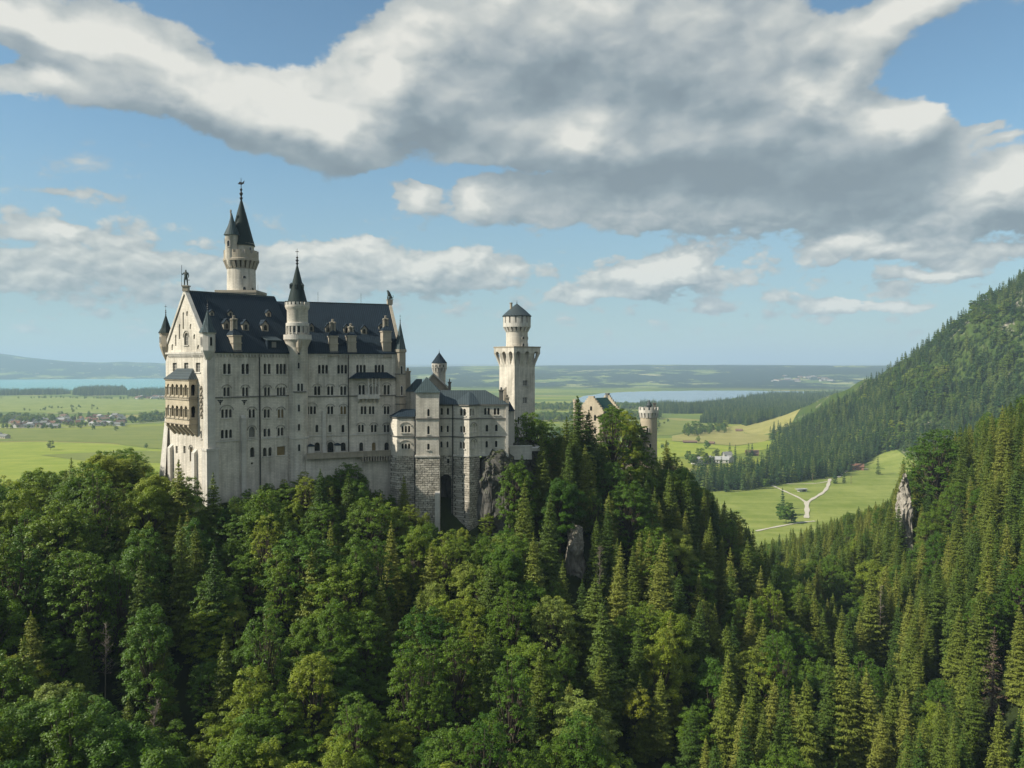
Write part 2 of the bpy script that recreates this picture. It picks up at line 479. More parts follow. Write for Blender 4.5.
def _panes():
    m, t = new_mat('window_panes')
    oi = t.node('ShaderNodeObjectInfo')
    c = t.ramp(oi.outputs['Random'], [(0.0, (0.008, 0.009, 0.011)), (0.55, (0.018, 0.019, 0.021)), (0.8, (0.045, 0.046, 0.045)), (1.0, (0.10, 0.095, 0.08))])
    n = t.noise(t.node('ShaderNodeTexCoord').outputs['Object'], 1.3, 2, 0.5)
    c = t.mix(n, c, (0.012, 0.012, 0.014, 1))
    finish(t, bsdf(t, c, 0.12, 0.5))
    return m
GLASS = _panes()
PALEGLASS = simple('pale_leaded_glass', (0.17, 0.165, 0.145), 0.4, 0.4, 0.35, 2.5)
OCHREGLASS = simple('boarded_window', (0.22, 0.165, 0.075), 0.8, 0.1, 0.3, 1.5)
IRON = simple('dark_iron', (0.012, 0.014, 0.014), 0.5, 0.4, 0.3)
BRONZE = simple('weathered_bronze', (0.04, 0.055, 0.048), 0.55, 0.4, 0.4, 2)
LOGGIA_SHADE = simple('loggia_shade', (0.01, 0.01, 0.01), 0.95, 0.0, 0.2)  # shade of the loggia as a near-black base colour
def rock_mat(name, a, b, moss=0.3, scale=0.35):
    m, t = new_mat(name)
    p = t.node('ShaderNodeTexCoord').outputs['Object']
    n = t.noise(t.vmath('MULTIPLY', p, (1, 1, 0.45)), scale, 9, 0.68, 0.6)
    n2 = t.noise(p, scale * 5, 6, 0.7)
    c = t.ramp(n, [(0.25, a), (0.5, tuple((x + y) / 2 for x, y in zip(a, b))), (0.72, b)])
    crack = t.smooth(n2, 0.60, 0.70)
    c = t.mix(t.math('MULTIPLY', crack, 0.7), c, (*[k * 0.3 for k in a], 1))
    geo = t.node('ShaderNodeNewGeometry')
    up = t.node('ShaderNodeSeparateXYZ', None, i0=geo.outputs['Normal']).outputs[2]
    mm = t.math('MULTIPLY', t.smooth(t.math('ADD', up, t.math('MULTIPLY', t.math('SUBTRACT', n2, 0.5), 1.6)), 0.35, 0.8), moss)
    c = t.mix(mm, c, (0.045, 0.06, 0.018, 1))
    finish(t, bsdf(t, c, 0.95, 0.1), t.math('ADD', n, t.math('MULTIPLY', n2, 0.4)), 1.0, 0.6)
    return m
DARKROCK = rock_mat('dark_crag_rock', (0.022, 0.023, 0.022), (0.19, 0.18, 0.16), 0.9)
PALEROCK = rock_mat('pale_limestone_rock', (0.15, 0.135, 0.11), (0.50, 0.46, 0.39), 0.5)
GREYROCK = rock_mat('grey_slope_rock', (0.09, 0.085, 0.07), (0.34, 0.32, 0.27), 0.6)

def leaf_mat(name, stops, trans=0.35, gloss=0.12):
    m, t = new_mat(name)
    oi = t.node('ShaderNodeObjectInfo')
    geo = t.node('ShaderNodeNewGeometry')
    p = t.node('ShaderNodeTexCoord').outputs['Object']
    c = t.ramp(oi.outputs['Random'], stops)
    isl = geo.outputs['Random Per Island']
    n = t.noise(p, 0.5, 3, 0.6)
    hs = t.node('ShaderNodeHueSaturation', None, Color=c)
    t.put(hs, 'Hue', t.math('ADD', 0.487, t.math('MULTIPLY', n, 0.026)))
    t.put(hs, 'Value', t.math('ADD', 0.55, t.math('ADD', t.math('MULTIPLY', isl, 0.65), t.math('MULTIPLY', n, 0.5))))
    c = hs.outputs[0]
    d = t.node('ShaderNodeBsdfDiffuse', None, Color=c)
    tr = t.node('ShaderNodeBsdfTranslucent', None, Color=t.mix(1.0, c, (1.25, 1.15, 0.5, 1), 'MULTIPLY'))
    g = t.node('ShaderNodeBsdfGlossy', None, Color=(0.8, 0.85, 0.8, 1), Roughness=0.55)
    mx = t.node('ShaderNodeMixShader', None, i0=trans, i1=d.outputs[0], i2=tr.outputs[0])
    fr = t.node('ShaderNodeFresnel', None, IOR=1.35)
    mx2 = t.node('ShaderNodeMixShader', None, i0=t.math('MULTIPLY', fr.outputs[0], gloss), i1=mx.outputs[0], i2=g.outputs[0])
    t.node('ShaderNodeOutputMaterial', None, Surface=mx2.outputs[0])
    return m
LEAF = leaf_mat('broadleaf_foliage', [(0.0, (0.052, 0.122, 0.010)), (0.3, (0.108, 0.180, 0.015)), (0.55, (0.078, 0.156, 0.018)), (0.8, (0.165, 0.228, 0.020)), (0.93, (0.230, 0.278, 0.032)), (1.0, (0.195, 0.250, 0.052))], 0.42, 0.05)
NEEDLE = leaf_mat('spruce_needles', [(0.0, (0.046, 0.090, 0.016)), (0.35, (0.092, 0.138, 0.022)), (0.7, (0.150, 0.186, 0.030)), (1.0, (0.205, 0.222, 0.044))], 0.28, 0.05)
FARNEEDLE = leaf_mat('far_spruce_needles', [(0.0, (0.034, 0.078, 0.030)), (0.5, (0.060, 0.110, 0.036)), (0.8, (0.110, 0.160, 0.044)), (1.0, (0.160, 0.205, 0.056))], 0.2, 0.0)
YELLOWLEAF = leaf_mat('yellow_foliage', [(0.0, (0.185, 0.205, 0.014)), (1.0, (0.185, 0.205, 0.014))])
DEADNEEDLE = leaf_mat('dead_brown_needles', [(0.0, (0.15, 0.105, 0.075)), (1.0, (0.15, 0.105, 0.075))], 0.1)
BARK = simple('bark', (0.085, 0.07, 0.052), 0.95, 0.05, 0.45, 4)
PALEBARK = simple('pale_dead_wood', (0.21, 0.18, 0.145), 0.95, 0.05, 0.3, 4)

# ------------------------------------------------------------------ the lie of the land
NEAR = [(-76, 195, -37), (-60, 210, -38), (-45, 213, -44), (-30, 210, -52), (-3, 212, -55), (12, 222, -49), (-86, 214, -30), (-70, 215, -31), (-50, 235, -29),
        (-20, 240, -29), (0, 260, -28), (20, 275, -34), (35, 295, -38), (56, 303, -42), (-90, 262, -62), (-40, 292, -60), (20, 330, -62), (70, 345, -66), (-60, 400, -122),
        (60, 430, -128), (-99, 220, -33), (-114, 212, -47), (-135, 215, -55), (-160, 230, -62), (-190, 200, -62), (-220, 260, -82), (-160, 320, -104), (-260, 310, -122),
        (-76, 180, -54), (-78, 150, -66), (-70, 110, -80), (-60, 80, -92), (-112, 150, -58), (-100, 110, -72), (-125, 90, -74), (-30, 190, -60), (-30, 150, -74), (-25, 110, -88),
        (0, 190, -63), (0, 150, -77), (0, 110, -92), (22, 248, -40), (40, 262, -46), (60, 272, -60), (75, 265, -74), (87, 250, -90), (97, 230, -102), (33, 190, -78), (15, 140, -82),
        (35, 150, -89), (104, 205, -114), (122, 300, -128), (132, 400, -138), (140, 500, -146), (130, 640, -150), (60, 130, -97), (70, 110, -95), (112, 135, -88), (146, 205, -76),
        (192, 300, -42), (175, 350, -78), (151, 420, -120), (250, 330, -16), (310, 450, -30), (232, 420, -64), (190, 480, -112), (205, 560, -142), (141, 220, -72), (104, 165, -90),
        (270, 250, -4), (350, 300, 34), (205, 150, -50), (400, 600, -70), (360, 700, -135), (300, 800, -150), (0, 0, -95), (0, 40, -99), (-80, 20, -88), (80, 30, -90), (-150, 60, -58),
        (160, 60, -50), (0, -120, -80), (-200, -100, -30), (200, -100, -20), (-300, 100, -60), (-320, 420, -148), (-150, 480, -149), (0, 560, -149), (420, 380, 30), (500, 500, -40)]
MOUNT = [(540, 1150, -150), (565, 1450, -150), (574, 1714, -150), (640, 1450, -104), (680, 1450, -58), (735, 1450, 4), (800, 1450, 60), (900, 1450, 122), (1100, 1450, 222),
         (1400, 1500, 320), (800, 1900, -70), (1000, 2000, -10), (680, 2100, -150), (1400, 2200, 50), (700, 1150, -104), (800, 1080, -80), (900, 1000, -66), (1100, 1000, 0),
         (850, 1250, -10), (1000, 1250, 110), (640, 980, -146), (900, 800, -130), (400, 1100, -150), (400, 1500, -150), (450, 1900, -150), (520, 800, -150), (1300, 700, 40), (1700, 1500, 300), (1200, 2600, -150), (700, 1320, -64)]
class RBF:
    def __init__(s, pts):
        p = np.array(pts, float)
        s.p = p[:, :2]
        n = len(p)
        d = np.linalg.norm(s.p[:, None] - s.p[None], axis=2)
        A = np.zeros((n + 3, n + 3))
        A[:n, :n] = d + np.eye(n) * -1.0
        A[:n, n] = A[n, :n] = 1
        A[:n, n + 1:] = s.p
        A[n + 1:, :n] = s.p.T
        b = np.zeros(n + 3)
        b[:n] = p[:, 2]
        s.w = np.linalg.solve(A, b)
    def __call__(s, x, y):
        sh = np.shape(x)
        q = np.stack([np.ravel(x), np.ravel(y)], 1)
        out = np.empty(len(q))
        for i in range(0, len(q), 20000):
            c = q[i:i + 20000]
            d = np.linalg.norm(c[:, None] - s.p[None], axis=2)
            out[i:i + 20000] = d @ s.w[:-3] + s.w[-3] + c @ s.w[-2:]
        return out.reshape(sh)
rbf_n, rbf_m = RBF(NEAR), RBF(MOUNT)
def height(x, y):
    x, y = np.asarray(x, float), np.asarray(y, float)
    r = np.hypot(x, y)
    zn = rbf_n(x, y)
    zn = np.clip(zn, PLAIN, 120) + 3.0 * (fbm(x / 26, y / 26) - 0.5) + 1.2 * (fbm(x / 6, y / 6, 2) - 0.5)
    k = 1 - sstep(np.hypot(x * 0.9, y), 480, 720)
    z = PLAIN + (np.maximum(zn, PLAIN) - PLAIN) * k
    km = sstep(np.hypot((x - 1050) / 1150, (y - 1500) / 1000), 1.0, 0.72)
    zm = rbf_m(x, y)
    zm = zm + 85 * (fbm(x / 150 + 5, y / 150, 5) - 0.5) * sstep(zm, PLAIN, PLAIN + 80)
    z = np.maximum(z, PLAIN + (np.maximum(zm, PLAIN) - PLAIN) * km)
    # rolling country beyond the lakes
    b = np.arctan2(x, np.maximum(y, 1e-3))
    lk = sstep(b, -0.12, -0.30)
    far = sstep(r, 6000 + 4200 * lk, 9500 + 4200 * lk)
    amp = far * (150 + 40 * sstep(r, 12000, 26000)) + 40 * sstep(r, 26000, 40000)
    hz = amp * (0.30 + 1.05 * fbm(x / 4200 + 3.3, y / 2600 + 1.2, 5))
    left = sstep(b, -0.18, -0.42) * np.exp(-((r - 14000) / 2600.0) ** 2)
    hz = hz + far * left * (20 + 110 * fbm(b * 9 + 2.0, r / 6000, 4))
    hz = hz + far * 200 * np.exp(-((b + 0.60) / 0.06) ** 2 - ((r - 15000) / 2600.0) ** 2)
    side = sstep(np.abs(b), 0.75, 1.3) * sstep(r, 1500, 4000) * 60
    return z + hz + side * fbm(x / 1500, y / 1500, 3)


_T = np.geomspace(480, 40000, 900)
def on_ground(px, py):
    """where a sight line over the near woods first meets the valley floor or the hills"""
    d = ray(px, py)
    P = np.outer(_T, np.array(d[:]))
    below = height(P[:, 0], P[:, 1]) >= P[:, 2]
    i = int(np.argmax(below)) if below.any() else len(_T) - 1
    a, c = _T[max(i - 1, 0)], _T[i]
    t = np.linspace(a, c, 24)
    P = np.outer(t, np.array(d[:]))
    below = height(P[:, 0], P[:, 1]) >= P[:, 2]
    k = int(np.argmax(below)) if below.any() else 23
    p = P[k]
    return Vector((p[0], p[1], float(height(p[0], p[1]))))

_N = np.linspace(70, 470, 500)
def near_ground(px, py):
    d = ray(px, py)
    P = np.outer(_N, np.array(d[:]))
    below = height(P[:, 0], P[:, 1]) >= P[:, 2]
    p = P[int(np.argmax(below))] if below.any() else P[-1]
    return Vector(p)
# ------------------------------------------------------------------ the ground: one sheet out to the horizon
def build_ground():
    a1 = np.radians(np.linspace(-44, 44, 560))
    a2 = np.radians(np.linspace(44, 316, 130))[1:-1]
    A = np.concatenate([a1, a2])
    r = np.concatenate([np.geomspace(6, 42000, 400)])
    # extra rings where the far hills show edge-on
    AA, RR = np.meshgrid(A, r)
    X, Y = RR * np.sin(AA), RR * np.cos(AA)
    Z = height(X, Y)
    na, nr = len(A), len(r)
    v = np.stack([X, Y, Z], -1).reshape(-1, 3)
    v = np.vstack([v, [[0, 0, float(height(0.0, 0.0))]]])
    i = np.arange(na)
    k = (i + 1) % na
    faces = []
    base = (np.arange(nr - 1) * na)[:, None]
    q = np.stack([base + i, base + na + i, base + na + k, base + k], -1).reshape(-1, 4)
    tri = np.stack([np.full(na, len(v) - 1), i, k], 1)
    me = bpy.data.meshes.new('ground')
    me.vertices.add(len(v))
    me.vertices.foreach_set('co', v.ravel())
    nl = q.size + tri.size
    me.loops.add(nl)
    me.loops.foreach_set('vertex_index', np.concatenate([q.ravel(), tri.ravel()]))
    me.polygons.add(len(q) + len(tri))
    me.polygons.foreach_set('loop_start', np.concatenate([np.arange(len(q)) * 4, q.size + np.arange(len(tri)) * 3]))
    me.polygons.foreach_set('use_smooth', np.ones(len(q) + len(tri), bool))
    me.update()
    me.validate()
    # where woodland soil covers the ground
    at = me.attributes.new('woodland', 'FLOAT', 'POINT')
    x, y, z = v[:, 0], v[:, 1], v[:, 2]
    rr = np.hypot(x, y)
    wood = sstep(z, PLAIN + 4, PLAIN + 22) * (rr < 3200)
    wood = np.maximum(wood, (rr < 480) * 1.0)
    at.data.foreach_set('value', wood.astype(np.float32))
    return me

def ground_mat():
    m, t = new_mat('ground')
    p = t.node('ShaderNodeNewGeometry').outputs['Position']
    s = t.node('ShaderNodeSeparateXYZ', None, i0=p)
    nrm = t.node('ShaderNodeSeparateXYZ', None, i0=t.node('ShaderNodeNewGeometry').outputs['Normal'])
    r = t.vmath('LENGTH', p)
    # parcels of meadow and hay
    q = t.vmath('ADD', p, t.vmath('SCALE', t.vmath('SUBTRACT', t.noise(p, 0.002, 2, 0.5, 0, True), (0.5, 0.5, 0.5)), 160.0))
    mp = t.node('ShaderNodeMapping', None, i0=q, i2=(0, 0, R(-12)), i3=(0.0022, 0.0068, 0.0))
    vo = t.node('ShaderNodeTexVoronoi', dict(feature='F1', distance='CHEBYCHEV'), Vector=mp.outputs[0], Scale=1.0, Randomness=0.85)
    cell = t.node('ShaderNodeSeparateXYZ', None, i0=vo.outputs['Color']).outputs[0]
    fields = t.ramp(cell, [(0.0, (0.115, 0.165, 0.032)), (0.22, (0.175, 0.225, 0.040)), (0.4, (0.135, 0.185, 0.045)), (0.58, (0.235, 0.265, 0.045)), (0.75, (0.155, 0.205, 0.05)), (0.9, (0.27, 0.255, 0.085)), (1.0, (0.14, 0.19, 0.04))], 'CONSTANT')
    mow = t.node('ShaderNodeMapping', None, i0=q, i2=(0, 0, R(-12)), i3=(0.004, 0.045, 0.0)).outputs[0]
    fields = t.mix(0.45, fields, t.mix(t.noise(mow, 1.0, 3, 0.6), (0.55, 0.6, 0.5, 1), (1.25, 1.2, 1.1, 1)), 'MULTIPLY')
    fields = t.mix(0.4, fields, t.mix(t.noise(p, 0.03, 6, 0.7), (0.6, 0.62, 0.55, 1), (1.2, 1.15, 1.1, 1)), 'MULTIPLY')
    # far country: woods and fields
    fp = t.vmath('MULTIPLY', p, (1.0, 0.75, 0.0))
    wn = t.math('ADD', t.math('MULTIPLY', t.noise(fp, 0.0008, 3, 0.5, 0.3), 0.42), t.math('MULTIPLY', t.noise(fp, 0.0034, 9, 0.72, 0.2), 0.58))
    woods = t.smooth(wn, 0.452, 0.466)
    farf = t.ramp(cell, [(0.0, (0.10, 0.15, 0.035)), (0.3, (0.20, 0.24, 0.06)), (0.6, (0.13, 0.17, 0.05)), (0.85, (0.33, 0.32, 0.13))], 'CONSTANT')
    specks = t.smooth(t.noise(p, 0.02, 2, 0.5), 0.66, 0.70)
    farc = t.mix(t.math('MULTIPLY', specks, t.smooth(t.noise(fp, 0.0007, 3, 0.5), 0.52, 0.6)), farf, (0.42, 0.38, 0.33, 1))
    farc = t.mix(woods, farc, (0.012, 0.028, 0.016, 1))
    far = t.smooth(r, 4900.0, 6000.0)
    c = t.mix(far, fields, farc)
    # woodland floor, grass and rock on the slopes
    wa = t.node('ShaderNodeAttribute', dict(attribute_name='woodland')).outputs['Fac']
    nn = t.noise(p, 0.045, 8, 0.7)
    floor = t.ramp(nn, [(0.3, (0.016, 0.024, 0.008)), (0.55, (0.030, 0.042, 0.014)), (0.8, (0.055, 0.050, 0.028))])
    rocky = t.noise(t.vmath('MULTIPLY', p, (1, 1, 0.6)), 0.022, 9, 0.72, 0.5)
    slope_grass = t.ramp(rocky, [(0.3, (0.035, 0.062, 0.014)), (0.5, (0.058, 0.092, 0.020)), (0.62, (0.085, 0.105, 0.035))])
    rock = t.ramp(t.noise(p, 0.12, 8, 0.7), [(0.3, (0.14, 0.13, 0.10)), (0.7, (0.42, 0.38, 0.31))])
    slope_grass = t.mix(t.smooth(rocky, 0.57, 0.64), slope_grass, rock)
    hi = t.math('MULTIPLY', t.smooth(r, 700.0, 1000.0), 1.0)
    slope = t.mix(hi, floor, slope_grass)
    steep = t.smooth(nrm.outputs[2], 0.60, 0.45)
    slope = t.mix(t.math('MULTIPLY', steep, 0.8), slope, rock)
    c = t.mix(wa, c, slope)
    bmp = t.noise(p, 0.25, 6, 0.7)
    finish(t, bsdf(t, c, 0.95, 0.05), bmp, 0.5, 0.5)
    return m
ground_me = build_ground()
print('GROUND TOP', max(v.co.z for v in ground_me.vertices), min(v.co.z for v in ground_me.vertices))
ground_me.materials.append(ground_mat())
ground = kind(link('ground', ground_me), 'structure')

# lakes
def water_mat(name, col, rough):
    m, t = new_mat(name)
    p = t.node('ShaderNodeNewGeometry').outputs['Position']
    n = t.noise(t.vmath('MULTIPLY', p, (0.25, 1.0, 1.0)), 0.004, 4, 0.6)
    c = t.mix(n, (*[k * 0.85 for k in col], 1), (*[k * 1.15 for k in col], 1))
    b = bsdf(t, c, rough, 0.35)
    finish(t, b, t.noise(p, 0.4, 4, 0.6), 0.25, 0.3)
    return m
def sheet(name, pts, z, mat):
    me = bpy.data.meshes.new(name)
    vs = [on_level(px, py, z) for px, py in pts]
    tris = geometry.tessellate_polygon([[Vector((v.x, v.y, 0)) for v in vs]])
    me.from_pydata([tuple(v) for v in vs], [], [tuple(t) for t in tris])
    me.materials.append(mat)
    for p in me.polygons:
        if p.normal.z < 0:
            p.flip()
    me.update()
    return kind(link(name, me), 'structure')
def wiggle(pts, amp, seed, n=6):
    rnd = random.Random(seed)
    out = []
    for (a, b) in zip(pts, pts[1:] + pts[:1]):
        for i in range(n):
            t = i / n
            j = 0 if i == 0 else rnd.uniform(-amp, amp)
            out.append((a[0] + (b[0] - a[0]) * t, a[1] + (b[1] - a[1]) * t + j))
    return out
sheet('lake', wiggle([(-260, 394), (-60, 393.2), (20, 392.3), (62, 391.6), (72, 389.8), (110, 389), (135, 390.2), (175, 391.3), (240, 391.8), (330, 390.5), (330, 378), (240, 377.4), (165, 376.8), (60, 377.6), (-20, 378.6), (-260, 378.4)], 0.25, 3), PLAIN + 1.2,
      water_mat('turquoise_water', (0.09, 0.34, 0.33), 0.25))
sheet('lake', wiggle([(574, 400), (582, 402.2), (600, 402.2), (650, 402.8), (700, 402), (727, 401), (733, 397.8), (770, 396.4), (800, 394.2), (835, 392.8), (800, 391.4), (740, 390.6), (690, 390.6), (640, 391.4), (605, 393), (584, 396)], 0.2, 5), PLAIN + 1.2,
      water_mat('grey_blue_water', (0.17, 0.25, 0.31), 0.2))

# valley meadows; lime and olive base colours imitate sunlight and cloud shade
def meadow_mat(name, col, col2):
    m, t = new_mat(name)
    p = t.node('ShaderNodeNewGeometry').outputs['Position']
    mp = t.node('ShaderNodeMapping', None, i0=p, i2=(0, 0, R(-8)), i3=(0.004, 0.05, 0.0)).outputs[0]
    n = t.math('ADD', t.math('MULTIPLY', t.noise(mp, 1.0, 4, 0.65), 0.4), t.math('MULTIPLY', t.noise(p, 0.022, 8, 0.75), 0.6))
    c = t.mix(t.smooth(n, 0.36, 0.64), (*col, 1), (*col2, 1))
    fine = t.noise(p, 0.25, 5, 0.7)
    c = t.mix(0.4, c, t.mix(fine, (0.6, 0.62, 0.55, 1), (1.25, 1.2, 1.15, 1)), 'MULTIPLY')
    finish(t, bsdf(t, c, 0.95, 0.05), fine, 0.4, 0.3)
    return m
def draped(name, pts, lift, mat, step=22.0):
    """a sheet lying on the terrain"""
    vs = [on_level(px, py, PLAIN) for px, py in pts]
    poly = [Vector((v.x, v.y)) for v in vs]
    me = bpy.data.meshes.new(name)
    bm = bmesh.new()
    f = bm.faces.new([bm.verts.new((p.x, p.y, 0)) for p in poly])
    x0, x1 = min(p.x for p in poly), max(p.x for p in poly)
    y0, y1 = min(p.y for p in poly), max(p.y for p in poly)
    for lo, hi, ax in ((x0, x1, 0), (y0, y1, 1)):
        for k in range(1, int((hi - lo) / step)):
            co = [0, 0, 0]
            co[ax] = lo + k * step
            no = [0, 0, 0]
            no[ax] = 1
            bmesh.ops.bisect_plane(bm, geom=bm.verts[:] + bm.edges[:] + bm.faces[:], plane_co=co, plane_no=no)
    c = np.array([v.co[:] for v in bm.verts])
    z = height(c[:, 0], c[:, 1])
    for v, zz in zip(bm.verts, z):
        v.co.z = zz + lift
    bmesh.ops.triangulate(bm, faces=bm.faces)
    bm.normal_update()
    for f in bm.faces:
        if f.normal.z < 0:
            f.normal_flip()
    bm.to_mesh(me)
    bm.free()
    me.materials.append(mat)
    me.polygons.foreach_set('use_smooth', [True] * len(me.polygons))
    return kind(link(name, me), 'structure')
LIME = meadow_mat('lime_meadow', (0.20, 0.26, 0.030), (0.30, 0.33, 0.055))  # sunlit tone put into the base colour
OLIVE = meadow_mat('olive_meadow', (0.15, 0.185, 0.04), (0.205, 0.225, 0.055))  # cloud-shaded tone put into the base colour
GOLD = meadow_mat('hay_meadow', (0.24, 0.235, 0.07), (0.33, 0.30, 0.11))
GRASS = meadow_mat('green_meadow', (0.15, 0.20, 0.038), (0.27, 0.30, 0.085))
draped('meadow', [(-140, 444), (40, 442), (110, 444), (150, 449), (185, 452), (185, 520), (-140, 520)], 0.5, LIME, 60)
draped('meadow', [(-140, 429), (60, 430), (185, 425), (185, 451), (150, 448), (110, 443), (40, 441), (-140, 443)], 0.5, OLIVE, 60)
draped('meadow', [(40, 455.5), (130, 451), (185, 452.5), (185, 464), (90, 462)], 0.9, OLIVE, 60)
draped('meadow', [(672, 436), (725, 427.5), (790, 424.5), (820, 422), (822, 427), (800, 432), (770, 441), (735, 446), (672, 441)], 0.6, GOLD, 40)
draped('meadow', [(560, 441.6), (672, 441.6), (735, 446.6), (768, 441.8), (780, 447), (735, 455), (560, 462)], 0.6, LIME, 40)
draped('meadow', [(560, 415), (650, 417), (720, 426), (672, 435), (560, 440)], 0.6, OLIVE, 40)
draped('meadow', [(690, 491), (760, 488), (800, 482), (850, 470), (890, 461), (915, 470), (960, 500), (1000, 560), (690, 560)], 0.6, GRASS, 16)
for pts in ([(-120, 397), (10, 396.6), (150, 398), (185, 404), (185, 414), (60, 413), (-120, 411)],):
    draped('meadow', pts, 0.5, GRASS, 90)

# gravel paths and roads through the valley
PATH = simple('pale_gravel', (0.50, 0.46, 0.37), 0.95, 0.05, 0.2, 0.3)
def path(name, pts, width, lift=1.0, mat=PATH):
    """pts are (px, py) on the valley floor; refined onto the terrain"""
    P = []
    for px, py in pts:
        v = on_ground(px, py)
        P.append(Vector((v.x, v.y, 0)))
    Q = []
    for i in range(len(P) - 1):
        a, b, c, d = P[max(i - 1, 0)], P[i], P[i + 1], P[min(i + 2, len(P) - 1)]
        n = max(4, int((c - b).length / 10))
        for k in range(n):
            t = k / n
            Q.append(0.5 * ((2 * b) + (c - a) * t + (2 * a - 5 * b + 4 * c - d) * t * t + (3 * b - a - 3 * c + d) * t ** 3))
    Q.append(P[-1])
    vs, fs = [], []
    for i, q in enumerate(Q):
        d = (Q[min(i + 1, len(Q) - 1)] - Q[max(i - 1, 0)]).normalized()
        nrm = Vector((-d.y, d.x, 0)) * (width / 2 * (1 + 0.25 * math.sin(i * 1.7)))
        for sgn in (-1, 1):
            w = q + nrm * sgn
            vs.append((w.x, w.y, float(height(w.x, w.y)) + lift))
    for i in range(len(Q) - 1):
        fs.append((2 * i, 2 * i + 1, 2 * i + 3, 2 * i + 2))
    me = bpy.data.meshes.new(name)
    me.from_pydata(vs, [], fs)
    me.materials.append(mat)
    return kind(link(name, me), 'structure')
path('gravel_path', [(806.5, 519), (807, 512), (806.5, 503.5)], 4.6, 1.15)
path('gravel_path', [(806.5, 503.5), (798, 498), (786, 492.5), (772, 486)], 3.0, 1.0)
path('gravel_path', [(806.5, 504), (812, 500), (822, 494), (827, 488.5), (830, 479.5)], 3.8, 1.1)
path('gravel_path', [(828, 482), (815, 484), (790, 484.5), (765, 482)], 2.2, 0.9)
path('gravel_path', [(756, 532), (775, 528), (800, 523.5), (815, 522)], 3.0, 1.0)
path('gravel_path', [(838, 478), (846, 472), (856, 470), (868, 469.5)], 4.0, 1.0)
path('road', [(-40, 427), (40, 428.5), (110, 425.5), (185, 421)], 6, 1.4)
path('road', [(-120, 413), (30, 414.5), (185, 409)], 5, 1.4)

# haze over the valley
hz = MB().box(-43500, 43500, -43500, 43500, PLAIN - 2, 470)
m, t = new_mat('haze')
pv = t.node('ShaderNodeVolumePrincipled', None, Density=8.5e-5, Anisotropy=0.0)
t.put(pv, 'Color', (0.56, 0.74, 0.94, 1))
t.node('ShaderNodeOutputMaterial', None, Volume=pv.outputs[0])
haze = kind(hz.build('haze', m), 'stuff')
# ------------------------------------------------------------------ trees
def quads_mesh(name, V, mat, extra=None):
    """V: (n,4,3) leaf-sized faces; extra: (verts, faces) of twigs in BARK"""
    V = np.asarray(V, np.float32)
    n = len(V)
    ev, ef = extra if extra else ([], [])
    me = bpy.data.meshes.new(name)
    co = V.reshape(-1, 3)
    if len(ev):
        co = np.vstack([co, np.array(ev, np.float32)])
    me.vertices.add(len(co))
    me.vertices.foreach_set('co', co.ravel())
    el = [i + n * 4 for f in ef for i in f]
    me.loops.add(n * 4 + len(el))
    me.loops.foreach_set('vertex_index', np.concatenate([np.arange(n * 4), np.array(el, int)]).astype(np.int32))
    me.polygons.add(n + len(ef))
    st = np.arange(n) * 4
    if len(ef):
        ls = np.cumsum([0] + [len(f) for f in ef])[:-1] + n * 4
        st = np.concatenate([st, ls])
    me.polygons.foreach_set('loop_start', st.astype(np.int32))
    me.materials.append(mat)
    if len(ef):
        me.materials.append(BARK)
        me.polygons.foreach_set('material_index', np.concatenate([np.zeros(n), np.ones(len(ef))]).astype(np.int32))
    me.update(calc_edges=True)
    return me
def cards(pos, nrm, size, rng, aspect=0.6, along=None):
    """rhombic leaf clumps"""
    n = len(pos)
    nrm = nrm / (np.linalg.norm(nrm, axis=1, keepdims=True) + 1e-9)
    if along is None:
        along = rng.normal(size=(n, 3))
    t = along - nrm * np.sum(along * nrm, 1, keepdims=True)
    t /= np.linalg.norm(t, axis=1, keepdims=True) + 1e-9
    b = np.cross(nrm, t)
    s = size[:, None]
    return np.stack([pos - t * s, pos + b * s * aspect - t * s * 0.1, pos + t * s, pos - b * s * aspect - t * s * 0.1], 1)

def unit(rng, n):
    v = rng.normal(size=(n, 3))
    return v / np.linalg.norm(v, axis=1, keepdims=True)

